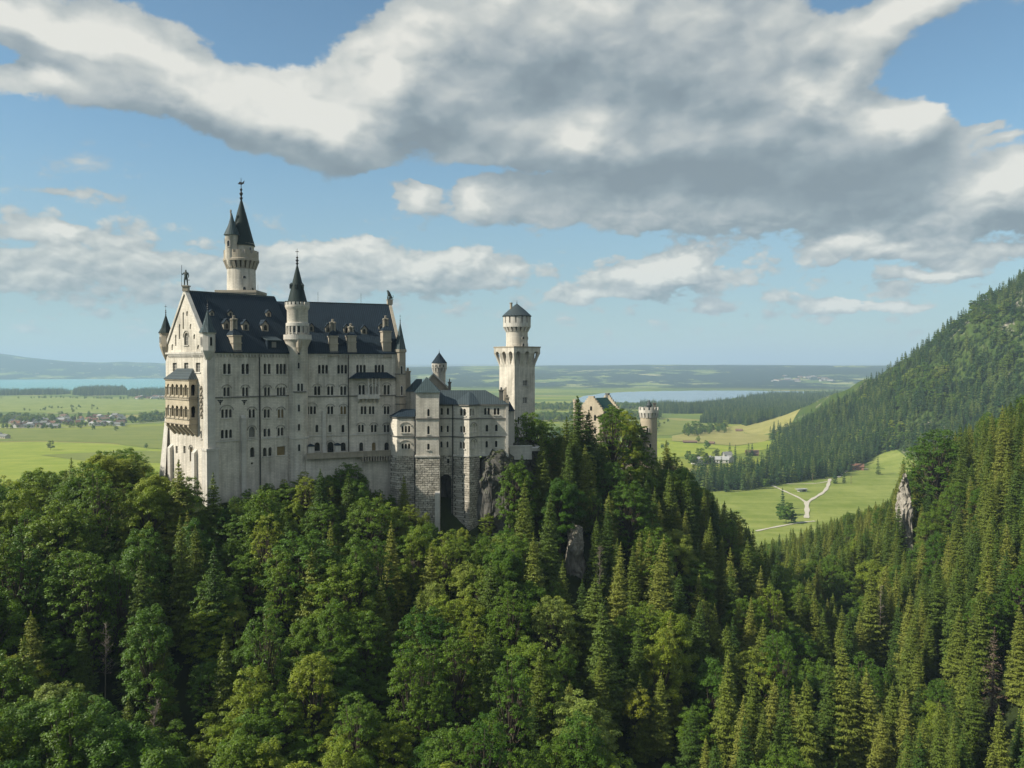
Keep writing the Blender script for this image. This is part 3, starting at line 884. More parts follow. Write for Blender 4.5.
def broadleaf(seed, H=21.0, Rc=5.6, base=0.22, puffs=170, per=62, leaf=0.26, flat=0.8, spread=1.0, pr=(0.6, 1.2), mat=None):
    """crown and trunk meshes of one broadleaved tree"""
    rng = np.random.RandomState(seed)
    zc0, zc1 = H * base, H
    zm = zc0 + (zc1 - zc0) * 0.48
    # uneven outline from a few big lobes
    lob = unit(rng, 9)
    lobw = rng.uniform(-0.25, 0.34, 9)
    V = []
    tips = []
    for i in range(puffs):
        d = unit(rng, 1)[0]
        if d[2] < -0.35 and rng.rand() < 0.5:
            d[2] = -d[2]
        rad = rng.uniform(0.30, 1.0) ** 0.45
        k = 1 + sum(w * max(0, float(d @ l)) ** 4 for l, w in zip(lob, lobw))
        hz = (zc1 - zm) if d[2] > 0 else (zm - zc0)
        c = np.array([d[0] * Rc * rad * k * spread, d[1] * Rc * rad * k * spread, zm + hz * d[2] * rad * (0.55 + 0.45 * k)])
        p_r = rng.uniform(*pr) * (Rc / 5.4) ** 0.5
        n = int(per * (p_r / 0.9) ** 1.8 * rng.uniform(0.6, 1.25)) + 4
        u = unit(rng, n)
        u[:, 2] = np.where(u[:, 2] < -0.3, -u[:, 2] * 0.6, u[:, 2])
        rr = rng.uniform(0.2, 1.0, n) ** 0.5
        p = c + u * rr[:, None] * np.array([p_r, p_r, p_r * flat])
        out = p - np.array([0, 0, zm - hz * 0.25])
        out /= np.linalg.norm(out, axis=1, keepdims=True)
        nr = u * 0.7 + out * 0.5 + np.array([0, 0, 0.5]) + rng.normal(size=(n, 3)) * 0.5
        V.append(cards(p, nr, leaf * rng.uniform(0.6, 1.25, n), rng, 0.62))
        tips.append(c)
    V = np.vstack(V)
    # limbs
    tb = MB()
    tb.tube([(0, 0, -2.5), (0.05, 0, H * 0.15), (rng.uniform(-.3, .3), rng.uniform(-.3, .3), H * 0.5), (0, 0, H * 0.82)], [0.42 * H / 21, 0.33 * H / 21, 0.2 * H / 21, 0.05], 7)
    for c in tips[::5]:
        z0 = H * rng.uniform(0.25, 0.5)
        tb.tube([(0, 0, z0), tuple(c * 0.55 + np.array([0, 0, z0 * 0.42])), tuple(c)], [0.13, 0.08, 0.03], 4)
    return quads_mesh('broadleaf_crown', V, mat or LEAF), mb_mesh(tb, 'broadleaf_trunk', BARK)
def mb_mesh(mb, name, mat):
    me = bpy.data.meshes.new(name)
    me.from_pydata(mb.v, [], mb.f)
    me.materials.append(mat)
    me.polygons.foreach_set('use_smooth', [True] * len(me.polygons))
    return me

def conifer(seed, H=26.0, Rc=4.2, base=0.08, levels=50, per=10, mat=None, ragged=0.22, step=0.32, size=0.34, droop=0.35, shape=0.8, bare=0.0):
    rng = np.random.RandomState(seed)
    V = []
    for j in range(levels):
        t = (j + rng.uniform(0, 0.9)) / levels
        z = H * (base + (0.985 - base) * t)
        L = Rc * (1 - t) ** shape * min(1.0, 0.7 + 2.5 * t)
        nb = max(4, int(per * (0.5 + 0.5 * (1 - t)) + 0.5))
        a0 = rng.uniform(0, 6.28)
        for i in range(nb):
            if rng.rand() < bare:
                continue
            a = a0 + 6.283 * i / nb + rng.uniform(-0.3, 0.3)
            l = L * rng.uniform(1 - ragged * 1.6, 1 + ragged) + 0.18
            ns = max(2, int(l / step + 0.5))
            s = np.clip((np.arange(ns) + rng.uniform(0.2, 0.95, ns)) / ns, 0.1, 1)
            sl = 0.55 * t - droop * (1 - t)
            dz = l * (sl * s - 0.38 * s * s + 0.36 * s ** 3)
            dirv = np.array([math.cos(a), math.sin(a)])
            perp = np.array([-math.sin(a), math.cos(a)])
            cx, cz = l * s, z + dz
            wid = (0.10 + 0.42 * l * np.sqrt(np.clip(1.02 - s, 0, 1)) * np.minimum(1, s * 2.2)) * rng.uniform(0.7, 1.15, ns)
            k = 1 if l < 0.6 else 2 if (l < 2.6 or step > 0.6) else 3
            for sg in np.linspace(-1, 1, 2 * k + 1):
                jt = rng.uniform(-0.12, 0.12, ns)
                off = sg * wid
                pos = np.stack([dirv[0] * (cx + jt) + perp[0] * off, dirv[1] * (cx + jt) + perp[1] * off, cz - 0.22 * abs(sg) * wid - rng.uniform(0, 0.22, ns)], 1)
                nr = np.tile([dirv[0] * 0.45, dirv[1] * 0.45, 0.8], (ns, 1)) + rng.normal(size=(ns, 3)) * 0.45
                al = np.tile([dirv[0] + perp[0] * sg * 0.9, dirv[1] + perp[1] * sg * 0.9, -0.45], (ns, 1)) + rng.normal(size=(ns, 3)) * 0.3
                V.append(cards(pos, nr, size * rng.uniform(0.7, 1.3, ns) * (0.55 + 0.45 * (1 - t)), rng, 0.45, al))
    # leading shoot
    k = 14
    pos = np.stack([rng.normal(0, 0.05, k), rng.normal(0, 0.05, k), H * np.linspace(0.95, 1.01, k)], 1)
    V.append(cards(pos, rng.normal(size=(k, 3)) * [1, 1, 0.2], np.full(k, 0.30 * H / 26), rng, 0.5, np.tile([0, 0, 1.0], (k, 1))))
    V = np.vstack(V)
    tb = MB().tube([(0, 0, -2.5), (0, 0, H * 0.5), (0, 0, H * 0.99)], [0.34 * H / 26, 0.2 * H / 26, 0.03], 7)
    return quads_mesh('conifer_crown', V, mat or NEEDLE), mb_mesh(tb, 'conifer_trunk', BARK)

BROAD = [broadleaf(1, 21, 4.7, 0.10, 300, 84, 0.17, 1.0, pr=(0.45, 1.0)),
         broadleaf(2, 23, 4.2, 0.12, 190, 115, 0.17, 1.15, pr=(0.6, 1.2)),
         broadleaf(3, 20, 5.4, 0.08, 360, 76, 0.17, 0.75, pr=(0.4, 1.0)),
         broadleaf(4, 24, 3.7, 0.10, 260, 84, 0.165, 1.1, pr=(0.4, 0.95)),
         broadleaf(5, 18, 4.8, 0.08, 200, 115, 0.17, 0.5, pr=(0.6, 1.3)),
         broadleaf(6, 21, 5.0, 0.10, 130, 190, 0.18, 0.95, pr=(0.8, 1.6))]
BROAD_H = [21, 23, 20, 24, 18, 21]
BROAD_R = [4.9, 4.4, 5.6, 4.0, 5.0, 5.2]
CONI = [conifer(11, 26, 4.2), conifer(12, 28, 3.8, 0.12, 54, 10, ragged=0.28), conifer(13, 24, 4.5, 0.06, 46, 10, droop=0.45), conifer(14, 27, 3.5, 0.14, 52, 9, ragged=0.32, shape=0.7),
        conifer(15, 22, 4.0, 0.05, 44, 10, droop=0.25, shape=0.9), conifer(16, 25, 3.7, 0.16, 48, 9, ragged=0.36, droop=0.4, shape=0.65)]
CONI_H = [26, 28, 24, 27, 22, 25]
CONI_R = [3.8, 3.4, 4.0, 3.2, 3.6, 3.3]
FARC = [conifer(21, 24, 4.4, 0.05, 15, 6, FARNEEDLE, 0.25, 1.3, 1.15), conifer(22, 26, 4.0, 0.08, 16, 6, FARNEEDLE, 0.3, 1.3, 1.1), conifer(23, 21, 4.6, 0.03, 13, 6, FARNEEDLE, 0.3, 1.3, 1.2)]
FARB = [broadleaf(31, 17, 5.4, 0.06, 34, 26, 0.75, 0.8, pr=(1.2, 2.2)), broadleaf(32, 15, 5.8, 0.04, 34, 26, 0.8, 0.8, pr=(1.2, 2.2))]
YELLOW = broadleaf(41, 15, 3.2, 0.45, 110, 80, 0.17, 0.8, mat=YELLOWLEAF)
DEADC = conifer(42, 24, 3.2, 0.1, 34, 6, DEADNEEDLE, 0.4, 0.5, 0.26, 0.5, 0.7, 0.25)
PINE = broadleaf(43, 24, 4.6, 0.50, 70, 80, 0.28, 0.5, mat=NEEDLE, pr=(0.8, 1.5))

# how high the forest reaches in front of what stands behind it (bearing against elevation)
LIM_C = [(-300, 455), (0, 470), (60, 462), (100, 451), (132, 449), (150, 468), (160, 476), (172, 480), (183, 474), (200, 500), (225, 498), (250, 487), (280, 479), (300, 472), (320, 468), (345, 463), (366, 476),
         (385, 492), (410, 503), (430, 515), (445, 527), (480, 531), (512, 523), (516, 450), (527, 416), (545, 424), (560, 432), (572, 420), (590, 440), (604, 455), (612, 455), (650, 465), (660, 452), (672, 447), (690, 472),
         (715, 492), (740, 515), (765, 535), (790, 562), (815, 580), (840, 600), (900, 640), (1400, 700)]
LIM_R = [(700, 560), (770, 535), (800, 526), (830, 516), (860, 506), (890, 497), (899, 470), (905, 440), (925, 428), (945, 428), (970, 415), (1000, 405), (1024, 393), (1400, 300)]
def lim(tab, px):
    return float(np.interp(px, [a for a, b in tab], [b for a, b in tab]))

CASTLE_KEEP = []   # plan circles kept clear of trees, filled by the castle
def keep(x, y, r):
    CASTLE_KEEP.append((x, y, r))
for px, Y, r in ((215, 208, 10), (235, 216, 12), (255, 224, 13), (190, 214, 12), (290, 226, 14), (320, 232, 14), (350, 236, 14), (380, 238, 14), (420, 233, 12), (460, 236, 14), (495, 236, 13), (515, 262, 22), (560, 285, 20), (605, 300, 14), (632, 298, 12), (649, 284, 9), (520, 240, 9), (450, 255, 20), (205, 200, 7), (300, 217, 7), (500, 224, 5), (400, 226, 7), (430, 224, 7), (465, 225, 7)):
    keep((px - 512) / F_PX * Y, Y, r)

def stand(px, py, want, Y0):
    """distance at which a tree of the wanted height, rooted on the slope, tops out at this bearing and elevation"""
    Y = np.arange(max(80.0, Y0 - 90), Y0 + 130, 2.0)
    dr = ray(px, py)
    k = Y / dr.y
    h = dr.z * k - height(dr.x * k, Y)
    c = np.abs(h - want) + 0.15 * np.abs(Y - Y0)
    y = float(Y[int(np.argmin(c))])
    p = at_depth(px, py, y)
    g = float(height(p.x, y))
    return p.x, y, g, p.z - g
OPEN = []      # (bearing px, top py, half width px, depth px, distance): what must stay in sight
for px, py, want, Y0, hw, dp in ((634, 684, 15, 128, 20, 44), (993, 628, 24, 150, 13, 75), (106, 622, 19, 118, 9, 40), (158, 700, 16, 100, 5, 22), (881, 585, 27, 215, 8, 55), (413, 552, 17, 186, 6, 25), (600, 545, 20, 215, 6, 30), (909, 474, 40, 330, 7, 62), (576, 532, 20, 213, 5, 9), (845, 645, 28, 118, 20, 110), (592, 575, 26, 160, 14, 70)):
    OPEN.append((px, py, hw, dp, stand(px, py, want, Y0)[1] if px not in (909, 576) else Y0))
TREES = []     # (kind, variant, x, y, z, scale, rot, zscale)
def scatter_near():
    rnd = random.Random(5)
    Y = 62.0
    while Y < 640:
        sp = 6.7 if Y < 300 else 6.8
        half = Y * 0.82 + 24
        X = -half
        while X < half:
            x, y = X + rnd.uniform(-0.42, 0.42) * sp, Y + rnd.uniform(-0.42, 0.42) * sp
            X += sp
            g = float(height(x, y))
            px, py = project(x, y, g)
            if g < PLAIN + 6 and y > 330:
                continue
            if any((x - a) ** 2 + (y - b) ** 2 < r * r for a, b, r in CASTLE_KEEP):
                continue
            right = x > 108 + (y - 200) * 0.10 or (x > 62 and y < 150)
            pc = 0.13
            if px > 150: pc = 0.20
            if px > 520: pc = 0.58
            if px > 690: pc = 0.66
            if right: pc = 0.93
            if right and 600 < py < 700 and px < 880: pc = 0.72
            # patches of one kind
            pc += (float(fbm(x / 34 + 9, y / 34, 2)) - 0.5) * 1.1
            con = rnd.random() < pc
            if rnd.random() < (0.10 if right else 0.19):
                continue
            i = rnd.randrange(6)
            H = (CONI_H if con else BROAD_H)[i]
            s = rnd.choice((rnd.uniform(0.7, 1.0), rnd.uniform(0.9, 1.32), rnd.uniform(0.95, 1.2)))
            if con and not right: s *= 0.88
            top = py_top = project(x, y, g + H * s)[1]
            L = lim(LIM_R, px) if (right and y > 190) else lim(LIM_C, px)
            # trees standing behind the castle or on the far side keep below it
            L += rnd.uniform(0, 10)
            zs = 1.0
            if py_top < L:
                ztop = at_depth(px, L, y).z
                h = ztop - g
                if h < 3.5:
                    continue
                f = h / (H * s)
                if f < 0.62:
                    s *= max(0.36, f / 0.8)
                    zs = h / (H * s)
                else:
                    zs = f
            wpx = (CONI_R if con else BROAD_R)[i] * s * F_PX / y
            tp = project(x, y, g + H * s * zs)[1]
            if any(y < oy and abs(px - ox) < ow + wpx * 0.75 and tp < ot + od for ox, ot, ow, od, oy in OPEN):
                continue
            TREES.append(['spruce' if con else 'broadleaf', i, x, y, g, s, rnd.uniform(0, 6.28), zs])
        Y += 6.2 if Y < 300 else 6.6

scatter_near()
def scatter_bushes():
    """young growth along the foot of the castle walls"""
    rnd = random.Random(15)
    for k in range(520):
        px = rnd.uniform(196, 522)
        Y = rnd.uniform(186, 224)
        x = (px - 512) / F_PX * Y
        if any((x - a) ** 2 + (Y - b) ** 2 < (r * 0.86) ** 2 for a, b, r in CASTLE_KEEP):
            continue
        g = float(height(x, Y))
        i = rnd.randrange(6)
        s = rnd.uniform(0.24, 0.5)
        zs = rnd.uniform(0.9, 1.3)
        if project(x, Y, g + BROAD_H[i] * s * zs)[1] < lim(LIM_C, px) - 2:
            continue
        TREES.append(['broadleaf', i, x, Y, g, s, rnd.uniform(0, 6.28), zs])
scatter_bushes()
# trees that stand out in the view, placed one by one: kind, variant, bearing px, distance, top py, scale
HERO = [('spruce', 0, 183, 187, 461, 1.0, 1.25), ('spruce', 4, 214, 184, 474, 0.9, 1.2), ('spruce', 1, 325, 196, 474, 0.75, 1.2), ('spruce', 3, 404, 206, 476, 0.62, 1.2),
        ('spruce', 0, 581, 240, 397, 1.15, 1.65), ('spruce', 2, 566, 243, 417, 1.0, 1.5), ('spruce', 1, 591, 246, 411, 0.95, 1.6), ('spruce', 5, 601, 250, 430, 0.8, 1.5), ('spruce', 3, 573, 236, 428, 0.9, 1.5),
        ('broadleaf', 0, 527, 236, 409, 1.1, 1.15), ('broadleaf', 2, 543, 238, 419, 1.0, 1.1), ('broadleaf', 1, 647, 262, 447, 0.9, 1.1), ('broadleaf', 5, 556, 234, 436, 0.8, 1.1), ('broadleaf', 3, 613, 256, 406, 1.2, 1.3), ('broadleaf', 1, 624, 256, 411, 1.15, 1.2), ('broadleaf', 5, 634, 256, 438, 0.9, 1.0), ('broadleaf', 4, 503, 214, 497, 0.5, 1.0), ('broadleaf', 0, 517, 218, 470, 0.7, 1.1), ('spruce', 3, 522, 220, 455, 0.8, 1.3), ('broadleaf', 4, 488, 212, 512, 0.4, 1.1), ('spruce', 1, 318, 200, 470, 0.8, 1.2), ('spruce', 0, 270, 190, 490, 0.85, 1.2), ('spruce', 2, 432, 180, 545, 0.95, 1.2), ('spruce', 1, 215, 160, 545, 1.0, 1.2), ('spruce', 4, 20, 100, 640, 1.1, 1.3),
        ('spruce', 4, 668, 272, 441, 0.9, 1.4), ('spruce', 2, 682, 268, 462, 0.9, 1.4), ('spruce', 0, 656, 266, 458, 0.8, 1.3), ('broadleaf', 2, 350, 205, 462, 0.8, 1.0), ('broadleaf', 4, 548, 236, 436, 0.8, 1.0),
        ('broadleaf', 0, 937, 330, 425, 1.15, 1.3), ('spruce', 0, 845, 118, 645, 1.1, 1.2), ('spruce', 1, 832, 122, 664, 1.0, 1.2), ('spruce', 2, 870, 124, 668, 1.0, 1.2), ('spruce', 0, 760, 130, 620, 1.0, 1.2),
        ('broadleaf', 3, 355, 98, 695, 0.9, 1.2), ('broadleaf', 2, 300, 118, 530, 1.25, 1.2), ('broadleaf', 0, 75, 130, 545, 1.3, 1.3), ('broadleaf', 2, 340, 130, 560, 1.25, 1.1), ('spruce', 0, 487, 170, 560, 1.0, 1.3), ('spruce', 2, 592, 160, 575, 1.1, 1.35), ('spruce', 1, 605, 150, 600, 1.05, 1.3), ('spruce', 0, 660, 170, 535, 1.1, 1.25),
        ('broadleaf', 1, 127, 213, 448, 0.95, 1.0), ('broadleaf', 0, 104, 208, 452, 0.9, 1.0), ('broadleaf', 2, 40, 205, 468, 0.9, 1.1), ('broadleaf', 2, 650, 258, 456, 0.6, 1.0)]
for kd, i, px, Y, py, s, wd in HERO:
    H = (CONI_H if kd == 'spruce' else BROAD_H)[i]
    x, Y, g, h = stand(px, py, H * s, Y)
    h = max(7.0, h)
    TREES.append([kd, i, x, Y, g, h / H * wd, px * 1.3, 1 / wd])

# which of them show: a coarse look from the viewpoint with nearer crowns hiding farther ones
def visible_area():
    Wb, Hb = 512, 384
    ids = np.full((Hb, Wb), -1, np.int32)
    order = sorted(range(len(TREES)), key=lambda k: -TREES[k][3])
    yy, xx = np.mgrid[0:Hb, 0:Wb]
    for k in order:
        kd, i, x, y, g, s, _, zs = TREES[k]
        H = (CONI_H if kd == 'spruce' else BROAD_H)[i] * s * zs
        r = (CONI_R if kd == 'spruce' else BROAD_R)[i] * s
        px, p0 = project(x, y, g + H * 0.12)
        _, p1 = project(x, y, g + H)
        px, p0, p1 = px / 2, p0 / 2, p1 / 2
        w = r * F_PX / y / 2
        x0, x1, y0, y1 = int(max(0, px - w)), int(min(Wb, px + w + 1)), int(max(0, p1)), int(min(Hb, p0 + 1))
        if x1 <= x0 or y1 <= y0:
            continue
        X, Y = xx[y0:y1, x0:x1], yy[y0:y1, x0:x1]
        if kd == 'spruce':
            mk = np.abs(X - px) < w * (Y - p1) / max(1e-6, p0 - p1) + 0.6
        else:
            mk = ((X - px) / (w + .01)) ** 2 + ((Y - (p0 + p1) / 2) / ((p0 - p1) / 2 + .01)) ** 2 < 1
        ids[y0:y1, x0:x1][mk] = k
    return np.bincount(ids[ids >= 0], minlength=len(TREES))
AREA = visible_area()
N_INDIV = 298
chosen = set()
for kd in ('spruce', 'broadleaf'):
    ks = [k for k in range(len(TREES)) if TREES[k][0] == kd and AREA[k] > 3]
    ks.sort(key=lambda k: -AREA[k])
    chosen |= set(ks[:N_INDIV])

def instancer(name, pts, protos, label=None, cat=None):
    """one 'stuff' object: a cloud of points that carries trees (pts: x, y, z, scale, rot, variant)"""
    coll = bpy.data.collections.new(name + '_sources')
    for j, (cr, tr) in enumerate(protos):
        bmx = bmesh.new()
        bmx.from_mesh(cr)
        me = cr.copy()
        # crown and trunk in one mesh for the mass
        nv = len(me.vertices)
        bmx.free()
        src = bpy.data.objects.new('%s_source_%02d' % (name, j), join_mesh(cr, tr))
        coll.objects.link(src)
    me = bpy.data.meshes.new(name)
    pts = np.asarray(pts, np.float32)
    me.vertices.add(len(pts))
    me.vertices.foreach_set('co', np.ascontiguousarray(pts[:, :3]).ravel())
    for nm, col in (('tree_scale', 3), ('tree_turn', 4), ('tree_height', 6)):
        a = me.attributes.new(nm, 'FLOAT', 'POINT')
        a.data.foreach_set('value', np.ascontiguousarray(pts[:, col]))
    a = me.attributes.new('tree_kind', 'INT', 'POINT')
    a.data.foreach_set('value', pts[:, 5].astype(np.int32))
    o = kind(link(name, me), 'stuff')
    if label:
        o['label'], o['category'] = label, cat
    ng = bpy.data.node_groups.new(name, 'GeometryNodeTree')
    ng.interface.new_socket('Geometry', in_out='INPUT', socket_type='NodeSocketGeometry')
    ng.interface.new_socket('Geometry', in_out='OUTPUT', socket_type='NodeSocketGeometry')
    t = NT(ng)
    gi, go = t.node('NodeGroupInput'), t.node('NodeGroupOutput')
    ci = t.node('GeometryNodeCollectionInfo')
    ci.inputs['Collection'].default_value = coll
    ci.inputs['Separate Children'].default_value = True
    ci.inputs['Reset Children'].default_value = True
    iop = t.node('GeometryNodeInstanceOnPoints')
    def attr(nm, typ='FLOAT'):
        n = t.node('GeometryNodeInputNamedAttribute', dict(data_type=typ))
        n.inputs['Name'].default_value = nm
        return n.outputs['Attribute']
    t.l.new(gi.outputs[0], iop.inputs['Points'])
    t.l.new(ci.outputs[0], iop.inputs['Instance'])
    iop.inputs['Pick Instance'].default_value = True
    t.l.new(attr('tree_kind', 'INT'), iop.inputs['Instance Index'])
    rot = t.node('ShaderNodeCombineXYZ', None, i2=attr('tree_turn')).outputs[0]
    t.l.new(rot, iop.inputs['Rotation'])
    s = attr('tree_scale')
    scl = t.node('ShaderNodeCombineXYZ', None, i0=s, i1=s, i2=attr('tree_height')).outputs[0]
    t.l.new(scl, iop.inputs['Scale'])
    t.l.new(iop.outputs[0], go.inputs[0])
    md = o.modifiers.new('trees', 'NODES')
    md.node_group = ng
    return o
_joined = {}
def join_mesh(cr, tr):
    key = (cr.name, tr.name)
    if key not in _joined:
        bm = bmesh.new()
        bm.from_mesh(cr)
        n0 = len(bm.faces)
        nm = len(cr.materials)
        bm.from_mesh(tr)
        bm.faces.ensure_lookup_table()
        for f in bm.faces[n0:]:
            f.material_index = nm
        me = bpy.data.meshes.new(cr.name + '_whole')
        bm.to_mesh(me)
        bm.free()
        for mm in list(cr.materials) + [BARK]:
            me.materials.append(mm)
        _joined[key] = me
    return _joined[key]
# ------------------------------------------------------------------ the castle
class Plane:
    """a vertical building line: origin O (plan), direction angle th from the view axis, t metres inwards"""
    def __init__(s, O, th):
        s.O = Vector((O[0], O[1], 0))
        s.u = Vector((math.sin(R(th)), math.cos(R(th)), 0))
        s.v = Vector((-math.cos(R(th)), math.sin(R(th)), 0))
        s.rz = math.pi / 2 - R(th)
    def w(s, a, t, z=0):
        return s.O + s.u * a + s.v * t + Vector((0, 0, z))
    def front(s, px, py, t=0.0):
        """(along, height) on the long face set t metres in"""
        d = ray(px, py)
        k = (s.O.dot(s.v) + t) / d.dot(s.v)
        p = d * k
        return (p - s.O).dot(s.u), p.z
    def side(s, px, py, a=0.0):
        """(depth, height) on the face across it at distance a along"""
        d = ray(px, py)
        k = (s.O.dot(s.u) + a) / d.dot(s.u)
        p = d * k
        return (p - s.O).dot(s.v), p.z

def arch(a0, a1, z0, z1, n=7):
    """outline of a round-headed light"""
    r = (a1 - a0) / 2
    c = (a0 + a1) / 2
    pts = [(a0, z0), (a1, z0)]
    for i in range(n + 1):
        t = math.pi * i / n
        pts.append((c + r * math.cos(t), z1 - r + r * math.sin(t)))
    return pts
def rect(a0, a1, z0, z1):
    return [(a0, z0), (a1, z0), (a1, z1), (a0, z1)]
FRONT = lambda a, z, d: (a, d, z)

class Facade:
    """collects openings for a wall and makes the window parts"""
    def __init__(s, root, fn, loc=(0, 0, 0), rz=0.0, tmat=None):
        s.root, s.fn, s.loc, s.rz, s.holes = root, fn, loc, rz, []
        s.tmat = tmat or LIME_TRIM
    def window(s, c, z0, z1, n=2, lw=0.75, gap=0.32, hood=False, round_=True, glass=None, sill=True, name='window', depth=0.5, mull=0):
        tot = n * lw + (n - 1) * gap
        for i in range(n):
            a0 = c - tot / 2 + i * (lw + gap)
            s.holes.append(arch(a0, a0 + lw, z0, z1) if round_ else rect(a0, a0 + lw, z0, z1))
        mb = MB()
        f = s.fn
        A0, A1 = c - tot / 2 - 0.1, c + tot / 2 + 0.1
        mb.add([f(A0, z0 - .1, depth - .05), f(A1, z0 - .1, depth - .05), f(A1, z1 + .1, depth - .05), f(A0, z1 + .1, depth - .05)], [(0, 1, 2, 3)])
        w = mb.build(name, glass or GLASS, s.root, s.loc, s.rz)
        if mull:
            m = MB()
            for k in range(1, mull):
                x = c - tot / 2 + tot * k / mull
                s._bar(m, x - .05, x + .05, z0, z1, depth - .12, depth - .06)
            for zz in (0.35, 0.68):
                h = z0 + (z1 - z0) * zz
                s._bar(m, c - tot / 2, c + tot / 2, h - .04, h + .04, depth - .13, depth - .07)
            m.build('glazing_bar', s.tmat, w)
        if hood:
            m = MB()
            rr = tot / 2 + 0.28
            zc = z1 - lw / 2 + 0.05
            k = 12
            rise = 1.0 if n > 1 else 1.0
            prof = []
            for i in range(k + 1):
                t = math.pi * i / k
                prof.append((math.cos(t), math.sin(t) * rise * (0.75 if n > 1 else 1)))
            vs = []
            for (x, y) in prof:
                for q, d in ((rr, -.16), (rr + .2, -.16), (rr + .2, 0.05), (rr, 0.05)):
                    vs.append(f(c + x * q, zc + y * q, d))
            fs = []
            for i in range(k):
                for j in range(4):
                    j2 = (j + 1) % 4
                    fs.append((i * 4 + j, i * 4 + j2, i * 4 + 4 + j2, i * 4 + 4 + j))
            m.add(vs, fs)
            m.build('hood_moulding', HOODSTONE, w)
        if sill:
            m = MB()
            s._bar(m, c - tot / 2 - .25, c + tot / 2 + .25, z0 - .3, z0 - .04, -.2, 0.06)
            m.build('sill', s.tmat, w)
        return w
    def _bar(s, m, a0, a1, z0, z1, d0, d1):
        f = s.fn
        m.add([f(a0, z0, d0), f(a1, z0, d0), f(a1, z0, d1), f(a0, z0, d1), f(a0, z1, d0), f(a1, z1, d0), f(a1, z1, d1), f(a0, z1, d1)],
              [(3, 2, 1, 0), (4, 5, 6, 7), (0, 1, 5, 4), (1, 2, 6, 5), (2, 3, 7, 6), (3, 0, 4, 7)])
    def bar(s, name, a0, a1, z0, z1, d0, d1, mat):
        m = MB()
        s._bar(m, a0, a1, z0, z1, d0, d1)
        return m.build(name, mat, s.root, s.loc, s.rz)

def corbel_frieze(mb, f, a0, a1, z, n, h=0.9, proj=0.35):
    """row of little round-arched corbels under an eave"""
    w = (a1 - a0) / n
    for i in range(n):
        a = a0 + w * i
        k = 5
        pts = [(a, z), (a, z - h)] + [(a + w * .18, z - h)] + [(a + w / 2 - w * .32 * math.cos(math.pi * j / k), z - h * .55 + w * .32 * math.sin(math.pi * j / k)) for j in range(k + 1)] + [(a + w * .82, z - h), (a + w, z - h), (a + w, z)]
        m = len(pts)
        t = geometry.tessellate_polygon([[Vector((p[0], p[1], 0)) for p in pts]])
        mb.add([f(p[0], p[1], -proj) for p in pts], [tuple(x) for x in t])
        mb.add([f(p[0], p[1], -proj) for p in pts] + [f(p[0], p[1], 0.03) for p in pts], [(j, (j + 1) % m, (j + 1) % m + m, j + m) for j in range(m)])

def finial(parent, x, y, z0, z1, r=0.22):
    h = z1 - z0
    m = MB().lathe([(r * .5, z0), (r, z0 + h * .08), (r * .35, z0 + h * .16), (r * 1.1, z0 + h * .26), (r * .3, z0 + h * .36), (r * .8, z0 + h * .44), (r * .2, z0 + h * .52), (r * .15, z1 - h * .05), (0.01, z1)], x, y, 8)
    m.box(x - h * .10, x + h * .10, y - .03, y + .03, z0 + h * .78, z0 + h * .82)
    return m.build('finial', IRON, parent, smooth=True)

def merlons(mb, cx, cy, r0, r1, z0, z1, n, duty=0.6, ph=0.0):
    for i in range(n):
        a0 = ph + 2 * math.pi * i / n
        a1 = a0 + 2 * math.pi / n * duty
        k = 3
        vs = []
        for j in range(k + 1):
            a = a0 + (a1 - a0) * j / k
            for r, z in ((r0, z0), (r1, z0), (r1, z1), (r0, z1)):
                vs.append((cx + r * math.cos(a), cy + r * math.sin(a), z))
        fs = [(0, 1, 2, 3), (k * 4, k * 4 + 3, k * 4 + 2, k * 4 + 1)]
        for j in range(k):
            for q in range(4):
                q2 = (q + 1) % 4
                fs.append((j * 4 + q, j * 4 + q2, j * 4 + 4 + q2, j * 4 + 4 + q))
        mb.add(vs, fs)
def round_corbels(mb, cx, cy, r0, r1, z0, z1, n):
    """stepped corbels carrying a round gallery"""
    for i in range(n):
        a = 2 * math.pi * i / n
        w = 0.30 * 2 * math.pi * r1 / n
        c, s_ = math.cos(a), math.sin(a)
        vs = []
        for (r, z) in ((r0 - .1, z0), (r0 + .12, z0), (r1, z1), (r0 - .1, z1)):
            for sg in (-1, 1):
                vs.append((cx + r * c - sg * w * s_, cy + r * s_ + sg * w * c, z))
        mb.add(vs, [(0, 2, 4, 6), (1, 7, 5, 3), (0, 1, 3, 2), (2, 3, 5, 4), (4, 5, 7, 6), (6, 7, 1, 0)])
def slit(parent, cx, cy, r, ang, z0, z1, w=0.5, name='window'):
    """narrow window let into a round wall: dark pane in a raised surround"""
    c, s_ = math.cos(ang), math.sin(ang)
    m = MB()
    def P(x, d, z):
        return (cx + (r + d) * c - x * s_, cy + (r + d) * s_ + x * c, z)
    pts = arch(-w / 2, w / 2, z0, z1, 5)
    m.add([P(a, .05, z) for a, z in pts], [tuple(range(len(pts)))])
    o = m.build(name, GLASS, parent)
    fr = MB()
    big = arch(-w / 2 - .16, w / 2 + .16, z0 - .16, z1 + .16, 5)
    n = len(pts)
    fr.add([P(a, .14, z) for a, z in pts] + [P(a, .14, z) for a, z in big], [(i, (i + 1) % n, (i + 1) % n + n, i + n) for i in range(n)])
    fr.add([P(a, .14, z) for a, z in big] + [P(a, -.1, z) for a, z in big], [(i, (i + 1) % n, (i + 1) % n + n, i + n) for i in range(n)])
    fr.add([P(a, .14, z) for a, z in pts] + [P(a, .03, z) for a, z in pts], [(i, (i + 1) % n, (i + 1) % n + n, i + n) for i in range(n)])
    fr.build('frame', LIME_TRIM, o)
    return o
def facing(px, Y, cx, cy):
    return math.atan2(-cy, -cx)

